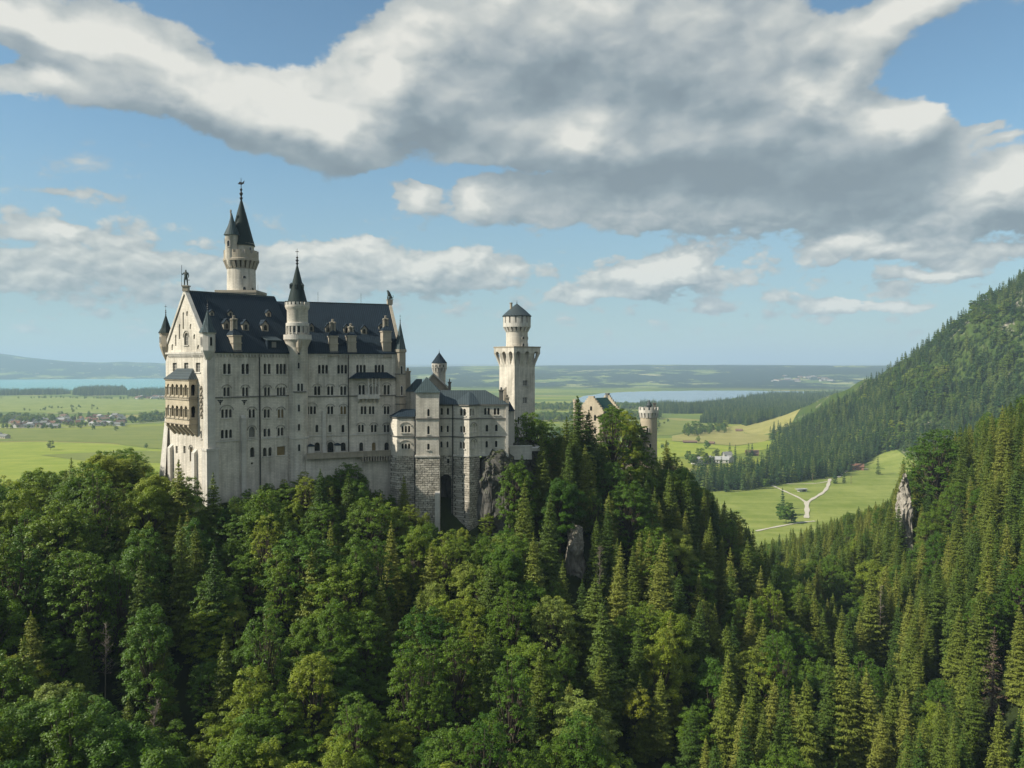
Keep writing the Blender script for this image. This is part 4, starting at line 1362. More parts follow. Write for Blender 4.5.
C0 = (-76.0, 200.0)
PL = Plane(C0, 44)
WID = 25.2
LEN1 = 25.4
bend = PL.w(LEN1, 0)
PR = Plane((bend.x, bend.y), 68)
EAVE, RIDGE1, RIDGE2 = 3.5, 19.25, 18.1
BASE = -44.0
palace = thing('palace', 'long pale limestone palace with steep dark roof, yellow loggia and tall gable end', 'palace', (C0[0], C0[1], 0), PL.rz)
# the second wing lies turned in the palace's own frame
_rel = Matrix.Rotation(-PL.rz, 3, 'Z') @ (bend - Vector((C0[0], C0[1], 0)))
RLOC, RRZ = (_rel.x, _rel.y, 0), PR.rz - PL.rz
LEN2 = PR.front(401, 400)[0]

FL = Facade(palace, FRONT)
FR = Facade(palace, FRONT, RLOC, RRZ)
FW = Facade(palace, lambda a, z, d: (d, a, z))
def win(F, P, px, y0, y1, n=2, hood=False, lw=0.78, gap=0.3, t=0.0, **k):
    a, zt = P.front(px, y0, t)
    _, zb = P.front(px, y1, t)
    return F.window(a, zb, zt, n, lw, gap, hood, **k)
# south wall, first wing
for px, n in ((227, 2), (245.3, 2), (267.2, 2), (281.2, 3)):
    win(FL, PL, px, 363.6, 374, n, lw=0.85, gap=.34 if n == 2 else .22)
for px, n in ((226.6, 2), (245.3, 2), (267.2, 2), (281.2, 3)):
    win(FL, PL, px, 387.2, 396.2, n, True, lw=.7, gap=.3 if n == 2 else .2)
for px, n, g in ((226.6, 3, None), (251.9, 2, None), (266.9, 2, None), (280.8, 2, OCHREGLASS)):
    win(FL, PL, px, 409.2, 417.8, n, True, lw=.74, gap=.3, glass=g)
win(FL, PL, 226.6, 429.6, 438.2, 3, False, lw=.8, gap=.3)
win(FL, PL, 251.9, 427, 437, 1, True, lw=1.7, glass=PALEGLASS)
win(FL, PL, 267, 428.5, 436.6, 2, False, lw=.8, gap=.4)
win(FL, PL, 280.5, 427.5, 435.8, 2, True, lw=.75, gap=.25)
win(FL, PL, 252.4, 447.2, 457.2, 1, False, lw=1.25, sill=False)
win(FL, PL, 267.5, 447.4, 456.2, 2, False, lw=1.05, gap=.5)
win(FL, PL, 281.2, 446.4, 455.2, 1, False, lw=2.5, round_=False, glass=OCHREGLASS)
win(FL, PL, 252, 462.4, 464.4, 1, False, lw=.55, round_=False, sill=False)
# south wall, second wing
for px in (323, 342.2, 361, 379.3):
    win(FR, PR, px, 364.8, 373.6, 3, lw=.72, gap=.26)
for px in (317.2, 330.3, 343.3):
    win(FR, PR, px, 386.2, 395, 2, True, lw=.68, gap=.28)
for px, n, g, h in ((311.3, 3, None, True), (330.3, 2, None, True), (343.3, 2, OCHREGLASS, True), (363.6, 2, None, False), (371.7, 2, None, False), (386.6, 2, None, True)):
    win(FR, PR, px, 406.2, 414.2, n, h, lw=.66, gap=.26, glass=g)
for px, n, h in ((316.9, 1, False), (330, 1, False), (343, 1, False), (361, 2, True), (373.8, 2, True), (386.6, 2, True)):
    win(FR, PR, px, 424.8, 432.2, n, h, lw=.66 if n == 2 else .8, gap=.28)
for px, w, g in ((317.2, 1.45, None), (343.1, 1.45, None), (361.3, 1.1, None), (373.8, 1.1, OCHREGLASS), (386.7, 1.3, None)):
    win(FR, PR, px, 442.4, 451, 1, False, lw=w, glass=g)
win(FR, PR, 330.5, 442, 453, 1, True, lw=1.7, sill=False, name='door')
for px, n in ((361.7, 2), (386.7, 2)):
    win(FR, PR, px, 385, 394.6, n, True, lw=.72, gap=.3)
win(FR, PR, 374, 386, 394.8, 2, True, lw=.85, gap=.35)
# west gable wall
def winw(px, y0, y1, n=1, hood=False, lw=1.0, **k):
    a, zt = PL.side(px, y0)
    _, zb = PL.side(px, y1)
    return FW.window(a, zb, zt, n, lw, .3, hood, **k)
for px in (174.7, 186.2, 198):
    winw(px, 362.8, 372, 1, False, 2.6, round_=False, glass=PALEGLASS, mull=3)
winw(186.2, 332.5, 345, 1, True, 2.6, glass=PALEGLASS, mull=3)
for px in (168.3, 176.6, 184.4):
    winw(px, 446, 453.4, 1, False, 1.4, round_=False, glass=PALEGLASS, sill=False, mull=2)
winw(191, 446.5, 461.5, 1, True, 1.7, glass=OCHREGLASS, sill=False)
winw(201.2, 431, 438.5, 1, False, .7, round_=False)
# blind stepped arches in the gable
def blind(px, y0, y1, lw):
    a, zt = PL.side(px, y0)
    _, zb = PL.side(px, y1)
    FW.window(a, zb, zt, 1, lw, .3, False, glass=LIMESTONE, sill=False, name='blind_arch', depth=.35)
for px, y0, y1, w in ((172.4, 344, 350, 1.3), (175.8, 334.5, 346, 1.1), (179.6, 324, 339, 1.1), (183.3, 312, 329, 1.0), (187, 311, 316, 1.0), (190.5, 323.8, 329, 1.1), (194.3, 334, 339, 1.1), (198.2, 344.8, 349, 1.3)):
    blind(px, y0, y1, w)

MB().wall([(0, BASE), (LEN1 + .1, BASE), (LEN1 + .1, EAVE), (0, EAVE)], FL.holes, FL.fn).build('wall', LIMESTONE, palace)
MB().wall([(0, BASE), (LEN2, BASE), (LEN2, EAVE), (0, EAVE)], FR.holes, FR.fn).build('wall', LIMESTONE, palace, RLOC, RRZ)
MB().wall([(0, BASE), (WID, BASE), (WID, EAVE), (WID / 2, RIDGE1 - .35), (0, EAVE)], FW.holes, FW.fn).build('gable_wall', LIMESTONE, palace)
m = MB()
m.add([(0, WID, BASE), (LEN1 + 8, WID, BASE), (LEN1 + 8, WID, EAVE), (0, WID, EAVE)], [(0, 1, 2, 3)])
m.build('wall', LIMESTONE, palace)
m = MB()
m.add([(-5, WID, BASE), (LEN2, WID, BASE), (LEN2, WID, EAVE), (-5, WID, EAVE)], [(0, 1, 2, 3)])
m.add([(LEN2, 0, BASE), (LEN2, WID, BASE), (LEN2, WID, EAVE), (LEN2, WID / 2, RIDGE2 - .3), (LEN2, 0, EAVE)], [(0, 1, 2, 3, 4)])
m.build('wall', LIMESTONE, palace, RLOC, RRZ)
# roofs
def gable_roof(mb, a0, a1, wid, ze, zr, over=.55, th=.35):
    h = (zr - ze) / (wid / 2)
    for sg in (0, 1):
        y0 = -over if sg == 0 else wid + over
        z0 = ze - over * h
        ym = wid / 2
        vs = [(a0, y0, z0), (a1, y0, z0), (a1, ym, zr), (a0, ym, zr)]
        vs += [(x, y, z + th) for x, y, z in vs]
        mb.add(vs, [(0, 1, 2, 3), (7, 6, 5, 4), (0, 4, 5, 1), (1, 5, 6, 2), (2, 6, 7, 3), (3, 7, 4, 0)])
m = MB()
gable_roof(m, .5, LEN1 + .3, WID, EAVE + .45, RIDGE1)
roof1 = m.build('roof', SLATE, palace)
m = MB()
gable_roof(m, -4.2, LEN2 - .5, WID, EAVE + .45, RIDGE2)
roof2 = m.build('roof', SLATE, palace, RLOC, RRZ)
# white coping along the gable, cornices, friezes, string courses
m = MB()
for sg in (0, 1):
    y0, y1 = (-.35, WID / 2) if sg == 0 else (WID + .35, WID / 2)
    for (x0, x1) in ((-.35, .75),):
        vs = []
        for x in (x0, x1):
            vs += [(x, y0, EAVE + .05), (x, y1, RIDGE1 - .3), (x, y1, RIDGE1 + .75), (x, y0, EAVE + 1.15)]
        m.add(vs, [(0, 1, 2, 3), (7, 6, 5, 4), (0, 4, 5, 1), (1, 5, 6, 2), (2, 6, 7, 3), (3, 7, 4, 0)])
m.build('gable_coping', LIME_TRIM, palace)
m = MB()
for sg in (0, 1):
    y0, y1 = (-.3, WID / 2) if sg == 0 else (WID + .3, WID / 2)
    vs = []
    for x in (LEN2 - .55, LEN2 + .3):
        vs += [(x, y0, EAVE + .05), (x, y1, RIDGE2 - .3), (x, y1, RIDGE2 + .8), (x, y0, EAVE + 1.1)]
    m.add(vs, [(0, 1, 2, 3), (7, 6, 5, 4), (0, 4, 5, 1), (1, 5, 6, 2), (2, 6, 7, 3), (3, 7, 4, 0)])
m.build('gable_coping', TANSTONE, palace, RLOC, RRZ)
m = MB()
FL._bar(m, -.2, LEN1, EAVE - .25, EAVE + .15, -.5, .05)
corbel_frieze(m, FL.fn, 0.2, LEN1 - 3, EAVE - .25, 26, .95, .3)
m.build('cornice', LIME_TRIM, palace)
m = MB()
FR._bar(m, 0, LEN2 + .2, EAVE - .25, EAVE + .15, -.5, .05)
corbel_frieze(m, FR.fn, 2.6, LEN2 - .5, EAVE - .25, 26, .95, .3)
m.build('cornice', LIME_TRIM, palace, RLOC, RRZ)
m = MB()
FW._bar(m, -.3, WID + .3, EAVE - .35, EAVE + .15, -.45, .05)
corbel_frieze(m, FW.fn, 2.4, WID - 2.4, EAVE - .4, 26, .8, .3)
m.build('cornice', LIME_TRIM, palace)
zs1 = PL.front(240, 397)[1]
zs2 = PL.front(240, 440.2)[1]
FL.bar('string_course', -.1, LEN1, zs1 - .16, zs1 + .16, -.2, .05, GREYTRIM)
FR.bar('string_course', 0, LEN2, zs1 - .55, zs1 - .25, -.2, .05, GREYTRIM)
FL.bar('string_course', .6, LEN1, zs2 - .15, zs2 + .15, -.2, .05, LIME_TRIM)
FR.bar('string_course', 0, LEN2, zs2 - .25, zs2 + .05, -.2, .05, LIME_TRIM)
FW.bar('string_course', -.1, 5.6, zs1 - .16, zs1 + .16, -.2, .05, GREYTRIM)
# corner piers, buttresses and drain pipes
m = MB()
z449 = PL.front(206, 449)[1]
m.box(-.45, 1.6, -.45, 1.6, BASE, EAVE - .2)
m.build('corner_pier', LIME_TRIM, palace)
m = MB()
m.add([(-.9, -.9, BASE), (2.2, -.9, BASE), (2.2, 1.9, BASE), (-.9, 1.9, BASE), (-.9, -.9, z449 - .5), (2.2, -.9, z449 - .5), (2.2, 1.9, z449 - .5), (-.9, 1.9, z449 - .5)],
      [(3, 2, 1, 0), (4, 5, 6, 7), (0, 1, 5, 4), (1, 2, 6, 5), (2, 3, 7, 6), (3, 0, 4, 7)])
m.box(-1.05, 2.3, -1.05, 2.0, z449 - .5, z449 + .1)
m.build('buttress', LIME_TRIM, palace)
a0, zt = PL.front(240.2, 417)
a1, _ = PL.front(244.6, 417)
m = MB()
m.box(a0, a1, -.75, .02, BASE, zt - .3)
m.add([(a0, -.75, zt - .3), (a1, -.75, zt - .3), (a1, .02, zt + .5), (a0, .02, zt + .5), (a0, .02, zt - .3), (a1, .02, zt - .3)], [(0, 1, 2, 3), (0, 3, 4), (1, 5, 2)])
m.build('buttress', LIME_TRIM, palace)
a0, zt = PR.front(322, 411, -.0)
a1, _ = PR.front(325.6, 411)
m = MB()
m.box(a0, a1, -.5, .02, BASE, zt)
m.build('buttress', LIME_TRIM, palace, RLOC, RRZ)
for px, y0 in ((172, 446), (196, 451)):
    b0, zz = PL.side(px, y0)
    m = MB()
    m.box(-.9, .02, b0 - .8, b0 + .8, BASE, zz - .4)
    m.add([(-.9, b0 - .8, zz - .4), (-.9, b0 + .8, zz - .4), (.02, b0 + .8, zz + .5), (.02, b0 - .8, zz + .5), (.02, b0 + .8, zz - .4), (.02, b0 - .8, zz - .4)], [(0, 1, 2, 3), (0, 3, 5), (1, 4, 2)])
    m.build('buttress', LIME_TRIM, palace)
# batter of the west wall at the far corner
m = MB()
zb = PL.side(166, 418)[1]
m.add([(-.25, WID + .25, zb), (-.25, WID - 1.8, zb), (1.5, WID + .25, zb), (-2.6, WID + 2.4, BASE), (-2.6, WID - 3.2, BASE), (1.5, WID + 2.4, BASE)], [(0, 1, 2), (0, 3, 4, 1), (0, 2, 5, 3), (3, 5, 4), (1, 4, 5, 2)])
m.build('buttress', LIME_TRIM, palace)
for F, P, px, y0 in ((FL, PL, 259.4, 354), (FR, PR, 348.3, 355)):
    a, _ = P.front(px, 400)
    F.bar('drain_pipe', a - .1, a + .1, BASE, EAVE - .3, -.35, -.12, IRON)
for px in (220.2, 244.2):
    a, z = PL.front(px, 402)
    m = MB()
    m.box(a - .75, a + .75, -.12, -.02, z + .35, z + .55)
    m.box(a - .1, a + .1, -.14, -.03, z - .75, z + .55)
    m.add([(a - .6, -.1, z + .36), (a - .4, -.1, z + .36), (a + .05, -.1, z - .3), (a - .1, -.1, z - .4)], [(0, 1, 2, 3)])
    m.add([(a + .6, -.1, z + .36), (a + .4, -.1, z + .36), (a - .05, -.1, z - .3), (a + .1, -.1, z - .4)], [(0, 1, 2, 3)])
    m.build('wall_anchor', IRON, palace)

# two-storey loggia on the gable wall
t0, t1, pd = 5.9, 20.2, 2.25
zT = PL.side(188, 379.5, -pd)[1]
z1a, z1b = PL.side(178, 384, -pd)[1], PL.side(178, 395.2, -pd)[1]
z2a, z2b = PL.side(178, 405.4, -pd)[1], PL.side(178, 416.6, -pd)[1]
zB = PL.side(178, 423.8, -pd)[1]
log = MB()
holes, sholes = [], []
for (zt, zb) in ((z1a, z1b), (z2a, z2b)):
    for i in range(5):
        c = t0 + 1.9 + i * (t1 - t0 - 3.8) / 4
        holes.append(arch(c - .82, c + .82, zb, zt))
    sholes.append(arch(-pd + .55, -.55, zb, zt))
log.wall([(t0, zB), (t1, zB), (t1, zT), (t0, zT)], holes, lambda a, z, d: (-pd + d, a, z), .45)
log.wall([(-pd, zB), (0, zB), (0, zT), (-pd, zT)], sholes, lambda a, z, d: (a, t0 + d, z), .45)
log.wall([(-pd, zB), (0, zB), (0, zT), (-pd, zT)], sholes, lambda a, z, d: (a, t1 - d, z), .45)
log.box(-pd + .1, -.01, t0 + .1, t1 - .1, zB, zB + .3)
zf = (z1b + z2a) / 2
log.box(-pd + .1, -.01, t0 + .1, t1 - .1, zf - .2, zf + .1)
loggia = log.build('loggia', SANDSTONE, palace)
m = MB()
for z in (zT - .15, z1b - .45, zf + .35, z2b - .45, zB + .1):
    m.box(-pd - .22, -pd - .002, t0 - .22, t1 + .22, z - .14, z + .14)
    m.box(-pd - .001, -.02, t0 - .22, t0 - .002, z - .14, z + .14)
m.build('string_course', TANSTONE, loggia)
m = MB()
for (zt, zb) in ((z1a, z1b), (z2a, z2b)):
    for i in range(6):
        c = t0 + 1.9 + (i - .5) * (t1 - t0 - 3.8) / 4
        c = min(max(c, t0 + .45), t1 - .45)
        m.lathe([(.30, zb - .5), (.30, zb - .2), (.2, zb), (.18, zt - 1.2), (.34, zt - .8)], -pd - .12, c, 8)
m.build('column', SANDSTONE, loggia)
zC = PL.side(196, 437)[1]
m = MB()
for i in range(6):
    c = t0 + .5 + i * (t1 - t0 - 1.0) / 5
    m.add([(-pd - .1, c - .4, zB), (-pd - .1, c + .4, zB), (0, c + .4, zC), (0, c - .4, zC), (-pd - .1, c - .4, zB - .6), (-pd - .1, c + .4, zB - .6), (0, c - .4, zB), (0, c + .4, zB)],
          [(0, 1, 7, 6), (4, 5, 2, 3), (0, 4, 3, 6), (1, 7, 2, 5), (0, 1, 5, 4)])
m.build('bracket', SANDSTONE, loggia)
m = MB()
zr = PL.side(186, 373)[1]
m.add([(-pd - .4, t0 - .4, zT), (-pd - .4, t1 + .4, zT), (.0, t1 + .4, zT), (.0, t0 - .4, zT), (0, t0 + 2.4, zr + 1.2), (0, t1 - 2.4, zr + 1.2)],
      [(0, 1, 5, 4), (0, 4, 3), (1, 2, 5), (0, 3, 2, 1), (3, 4, 5, 2)])
m.build('roof', LEADROOF, loggia)
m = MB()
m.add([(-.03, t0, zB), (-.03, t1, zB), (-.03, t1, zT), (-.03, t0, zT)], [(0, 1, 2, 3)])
m.build('shade_sheet', LOGGIA_SHADE, loggia)  # near-black sheet over the pale wall, the loggia's shade put into colour

# corner turrets hung on the eaves
def hung_turret(x, y, loc, rz, r, zc0, zb, ze, za, roofmat, bodymat, n=8, win_dirs=()):
    m = MB().lathe([(.15, zc0), (r * .55, zc0 + (zb - zc0) * .45), (r * .98, zb), (r, zb + .1), (r, ze), (r * 1.12, ze), (r * 1.12, ze + .3)], x, y, n, ph=math.pi / n)
    t = m.build('turret', bodymat, palace, loc, rz)
    MB().lathe([(r * 1.22, ze + .25), (r * .75, ze + (za - ze) * .3), (r * .35, ze + (za - ze) * .68), (.05, za)], x, y, n, ph=math.pi / n).build('spire', roofmat, t)
    finial(t, x, y, za - .2, za + 2.6, .2)
    for a in win_dirs:
        slit(t, x, y, r * .93, a, zb + (ze - zb) * .3, zb + (ze - zb) * .8, .6)
    return t
aW, aS = math.pi, -math.pi / 2
def Zs(px, py, a=0):
    return PL.side(px, py, a)[1]
hung_turret(.1, .1, (0, 0, 0), 0, 1.75, Zs(208, 363.5), Zs(208, 351), Zs(208, 333.6), Zs(208, 309), COPPER, LIME_TRIM, 8, (aW, aS))
hung_turret(.1, WID - .1, (0, 0, 0), 0, 1.6, Zs(166, 361), Zs(166, 347), Zs(166, 334), Zs(167, 314), SPIRE, TANSTONE, 8, (aW,))
# corner tower of the second wing down to the annex roof
m = MB()
zc = PR.front(400, 352.5)[1]
m.lathe([(1.55, BASE), (1.55, zc), (1.8, zc + .1), (1.8, zc + .9), (1.5, zc + .9)], LEN2 - .1, .3, 8, ph=math.pi / 8)
ctow = m.build('corner_turret', TANSTONE, palace, RLOC, RRZ)
za = PR.front(400, 322)[1]
MB().lathe([(1.65, zc + .85), (1.2, zc + 3.0), (.55, zc + 6.2), (.05, za)], LEN2 - .1, .3, 8, ph=math.pi / 8).build('spire', COPPER, ctow)
finial(ctow, LEN2 - .1, .3, za - .2, za + 2.2, .16)
m = MB()
for py in (374, 396.5, 404):
    z = PR.front(400, py)[1]
    m.lathe([(1.56, z - .14), (1.8, z - .1), (1.8, z + .1), (1.56, z + .14)], LEN2 - .1, .3, 8, ph=math.pi / 8)
m.build('string_course', GREYTRIM, ctow)
for py0, py1 in ((366, 374), (386, 395)):
    slit(ctow, LEN2 - .1, .3, 1.44, aS, PR.front(400, py1)[1], PR.front(400, py0)[1], .55)

# balcony bay with columns on the second wing, canopy roof and balcony
b0, zcan = PR.front(349.5, 378.6, -.5)
b1, _ = PR.front(395, 378.6, -.5)
b1 = min(b1, LEN2 - 1.2)
zp = PR.front(372, 374, -.1)[1]
m = MB()
m.add([(b0 - .3, -1.5, zcan), (b1 + .3, -1.5, zcan), (b1 + .3, 0, zcan), (b0 - .3, 0, zcan), (b0 + 2.2, -.02, zp + .5), (b1 - 2.2, -.02, zp + .5)], [(0, 1, 5, 4), (0, 4, 3), (1, 2, 5), (0, 3, 2, 1), (3, 4, 5, 2)])
m.build('canopy_roof', SLATE, palace, RLOC, RRZ)
c0, zf = PR.front(358.2, 395.8, -1.2)
c1, _ = PR.front(379.6, 395.8, -1.2)
z0b = PR.front(370, 398.8, -1.2)[1]
z1c = PR.front(370, 403.5, -.2)[1]
m = MB()
m.box(c0, c1, -1.35, .02, z0b, z0b + .3)
m.box(c0, c1, -1.35, -1.15, z0b + .3, zf + .3)
m.box(c0, c0 + .2, -1.15, .02, z0b + .3, zf + .3)
m.box(c1 - .2, c1, -1.15, .02, z0b + .3, zf + .3)
for i in range(6):
    a = c0 + .3 + i * (c1 - c0 - .6) / 5
    m.add([(a - .2, -1.2, z0b), (a + .2, -1.2, z0b), (a + .2, .02, z0b), (a - .2, .02, z0b), (a + .2, .02, z1c), (a - .2, .02, z1c)], [(0, 1, 4, 5), (0, 5, 3), (1, 2, 4), (0, 3, 2, 1)])
balc = m.build('balcony', LIME_TRIM, palace, RLOC, RRZ)
m = MB()
for px in (368.5, 372.2, 375.8, 379.2):
    a, _ = PR.front(px, 390, -1.1)
    m.lathe([(.26, zf + .3), (.17, zf + .6), (.15, zcan - .7), (.3, zcan - .05)], a, -1.1, 8)
m.build('column', LIME_TRIM, palace, RLOC, RRZ)

# dormers and chimney dormers on the roofs
def on_roof(P, px, py, ze, zr):
    """local (a, t, z) where the sight line meets the south slope"""
    h = (zr - ze) / (WID / 2)
    d = ray(px, py)
    O = P.O + Vector((0, 0, ze))
    n = (-P.v * h + Vector((0, 0, 1)))
    k = O.dot(n) / d.dot(n)
    p = d * k
    q = p - P.O
    return q.dot(P.u), q.dot(P.v), p.z
def dormer(P, roof, loc, px, py, w, h, zr, mat=DORMERSTONE):
    a, t, z = on_roof(P, px, py, EAVE + .8, zr)
    f = Facade(roof, lambda x, zz, d: (a + x, t + d, z + zz))
    m = MB()
    pts = rect(-w / 2, w / 2, -.5, h) + []
    out = [(-w / 2, -.4), (w / 2, -.4), (w / 2, h * .62), (0, h), (-w / 2, h * .62)]
    m.add([(a + x, t - .1, z + zz) for x, zz in out] + [(a + x, t + h / 1.2, z + zz) for x, zz in out], [(0, 1, 2, 3, 4), (0, 5, 6, 1), (1, 6, 7, 2), (4, 9, 5, 0)])
    dm = m.build('dormer', mat, roof)
    r = MB()
    for sg in (-1, 1):
        r.add([(a + sg * (w / 2 + .15), t - .25, z + h * .57), (a, t - .25, z + h * 1.06), (a, t + h / .9, z + h * 1.06), (a + sg * (w / 2 + .15), t + h / 1.2, z + h * .57),
               (a + sg * (w / 2 + .15), t - .25, z + h * .65), (a, t - .25, z + h * 1.16), (a, t + h / .9, z + h * 1.16), (a + sg * (w / 2 + .15), t + h / 1.2, z + h * .65)],
              [(0, 1, 2, 3), (4, 5, 6, 7), (0, 1, 5, 4)])
    r.build('dormer_roof', SLATE, dm)
    p = arch(a - w * .22, a + w * .22, z + h * .08, z + h * .62, 5)
    MB().add([(x, t - .14, zz) for x, zz in p], [tuple(range(len(p)))]).build('window', GLASS, dm)
for px, py, w, h in ((211.8, 316, 1.2, 1.5), (230.4, 316.5, 1.3, 1.6), (268.6, 317, 1.4, 1.8), (226.6, 329.5, 1.7, 2.5), (245.8, 330.5, 1.8, 2.6), (265.2, 331.2, 1.9, 2.7)):
    dormer(PL, roof1, None, px, py, w, h, RIDGE1)
for px, py, w, h in ((311.3, 331.5, 1.5, 2.2), (328.2, 332.5, 1.5, 2.4), (346.6, 333.2, 1.5, 2.4), (364.3, 334.2, 1.6, 2.4), (381, 330, 1.3, 1.8)):
    dormer(PR, roof2, None, px, py, w, h, RIDGE2)
# long low dormer beside the stair tower
a, t, z = on_roof(PL, 272.8, 347.5, EAVE + .8, RIDGE1)
m = MB()
m.add([(a - 1.7, t - .3, z - .6), (a + 1.9, t - .3, z - .6), (a + 1.9, t - .3, z + 1.9), (a - 1.7, t - .3, z + 1.9), (a - 1.7, t + 3.6, z + 2.9), (a + 1.9, t + 3.6, z + 2.9)], [(0, 1, 2, 3), (0, 3, 4), (1, 5, 2)])
dm = m.build('dormer', SLATE, roof1)
m = MB()
m.add([(a - 2.1, t - .8, z + 1.75), (a + 2.3, t - .8, z + 1.75), (a + 2.3, t + 3.8, z + 3.25), (a - 2.1, t + 3.8, z + 3.25), (a - 2.1, t - .8, z + 1.95), (a + 2.3, t - .8, z + 1.95), (a + 2.3, t + 3.8, z + 3.45), (a - 2.1, t + 3.8, z + 3.45)],
      [(0, 3, 2, 1), (4, 5, 6, 7), (0, 1, 5, 4), (1, 2, 6, 5), (3, 0, 4, 7)])
m.build('dormer_roof', LEADROOF, dm)
MB().add([(a - .5, t - .34, z), (a + .8, t - .34, z), (a + .8, t - .34, z + 1.5), (a - .5, t - .34, z + 1.5)], [(0, 1, 2, 3)]).build('window', PALEGLASS, dm)
def chimney_dormer(P, roof, px, ybase, yshoulder, ytop, w, mat, zr):
    """stone box rising off the eaves, little hipped cap and a clustered chimney"""
    a, zb = P.front(px, ybase, .6)
    _, zs = P.front(px, yshoulder, .6)
    _, zt = P.front(px, ytop, 2.2)
    m = MB()
    m.box(a - w / 2, a + w / 2, -.15, 3.2, zb - .2, zs)
    m.box(a - w / 2 - .2, a + w / 2 + .2, -.35, 3.2, zs, zs + .35)
    m.box(a - w / 2 - .15, a + w / 2 + .15, -.3, 3.2, zb + (zs - zb) * .48, zb + (zs - zb) * .56)
    m.box(a - w / 2 - .1, a + w / 2 + .1, -.42, .5, zb - 1.4, zb - .2)
    cd = m.build('chimney_dormer', mat, roof)
    z1 = zs + (zt - zs) * .40
    MB().add([(a - w / 2 - .25, -.4, zs + .36), (a + w / 2 + .25, -.4, zs + .36), (a + w / 2 + .25, 3.4, zs + .36), (a - w / 2 - .25, 3.4, zs + .36), (a - .4, 1.2, z1), (a + .4, 1.2, z1), (a + .4, 2.4, z1), (a - .4, 2.4, z1)],
             [(0, 1, 5, 4), (1, 2, 6, 5), (2, 3, 7, 6), (3, 0, 4, 7), (4, 5, 6, 7)]).build('cap', SLATE, cd)
    c = MB()
    for dx, dy in ((-.42, 1.3), (.42, 1.3), (-.42, 2.1), (.42, 2.1)):
        c.lathe([(.42, z1 - 1.2), (.36, z1), (.34, zt - 1.3), (.46, zt - 1.1), (.46, zt - .8), (.3, zt - .7)], a + dx, dy, 8)
    c.lathe([(.4, zt - 1.0), (.34, zt - .2), (.42, zt), (.2, zt + .1)], a, 1.7, 8)
    c.build('chimney', DORMERSTONE, cd)
chimney_dormer(PL, roof1, 236, 350, 336.5, 316, 2.2, TANSTONE, RIDGE1)
chimney_dormer(PR, roof2, 333.5, 351, 337, 319.5, 2.2, TANSTONE, RIDGE2)
chimney_dormer(PR, roof2, 351.6, 348, 336.6, 324, 2.3, TANSTONE, RIDGE2)
chimney_dormer(PR, roof2, 386.6, 352, 332, 316, 2.4, TANSTONE, RIDGE2)
# ridge rods
for P, roof, pxs, zr in ((PL, roof1, (258,), RIDGE1), (PR, roof2, (318, 361), RIDGE2)):
    for px in pxs:
        a, _ = P.front(px, 300, WID / 2)
        MB().box(a - .03, a + .03, WID / 2 - .03, WID / 2 + .03, zr, zr + 3.4).build('lightning_rod', IRON, roof)
MB().box(1, LEN1, WID / 2 - .25, WID / 2 + .25, RIDGE1 + .1, RIDGE1 + .5).build('ridge_cap', LEADROOF, roof1)
MB().box(-2, LEN2 - .6, WID / 2 - .2, WID / 2 + .2, RIDGE2 + .1, RIDGE2 + .48).build('ridge_cap', LEADROOF, roof2)
# plain blind bays of pale glass at the stair side and sculpted panel by the loggia
b, zt = PL.side(201.6, 385)
_, zb = PL.side(201.6, 418)
m = MB()
for k in range(5):
    z = zb + (zt - zb) * k / 5
    m.box(-.25, .02, b - .55 - .1 * (k % 2), b + .55 + .1 * (k % 2), z, z + .55)
    m.lathe([(.3, z + .5), (.42, z + .9), (.3, z + 1.3), (.18, z + 1.5)], -.2, b, 7)
m.build('wall_sculpture', TANSTONE, palace)

# terrace with parapet in front of the second wing
zter = PR.front(350, 453, -4)[1]
ta0, _ = PR.front(307, 453, -4)
terr = thing('terrace', 'narrow stone terrace with corbelled parapet along the palace foot', 'terrace', (PR.O.x, PR.O.y, 0), PR.rz)
m = MB()
m.box(1.5, LEN2 + 2.5, -4, -.02, zter - .4, zter)
m.build('floor', LIME_TRIM, terr)
zpl = PR.front(350, 458.6, -4)[1]
m = MB()
m.box(1.5, LEN2 + 2.5, -4.3, -4.01, zpl + .3, zter + .15)
m.box(1.5, LEN2 + 2.5, -4.45, -4.0, zter + .16, zter + .4)
n = 34
for i in range(n):
    a = 1.7 + i * (LEN2 + .6) / n
    m.box(a, a + .35, -4.38, -4.301, zpl + .4, zter + .1)
m.build('parapet', TANSTONE, terr)
m = MB()
for i in range(20):
    a = LEN2 - 12 + i * .74
    m.box(a, a + .36, -4.3, -2.4, zpl - 1.0, zpl + .28)
m.build('corbel', TANSTONE, terr)
m = MB()
m.box(1.5, LEN2 + 2.5, -2.9, -.02, BASE - 4, zter - .41)
m.build('wall', LIMESTONE, terr)
for px, lab in ((311, 'pale kiosk with small dark roof on the terrace next to the stair tower'), (338, 'pale kiosk with small dark roof on the terrace by the arched door')):
    a, z = PR.front(px, 453, -2)
    w = PR.w(a, -1.6, zter)
    k = thing('kiosk', lab, 'kiosk', w, PR.rz)
    MB().box(-.75, .75, -.7, .7, 0, 2.0).build('wall', LIME_TRIM, k)
    MB().box(-.9, .9, -.9, .9, 2.0, 2.3).pyramid([(-.9, -.9), (.9, -.9), (.9, .9), (-.9, .9)], 2.3, (0, 0, 2.75)).build('roof', SLATE, k)

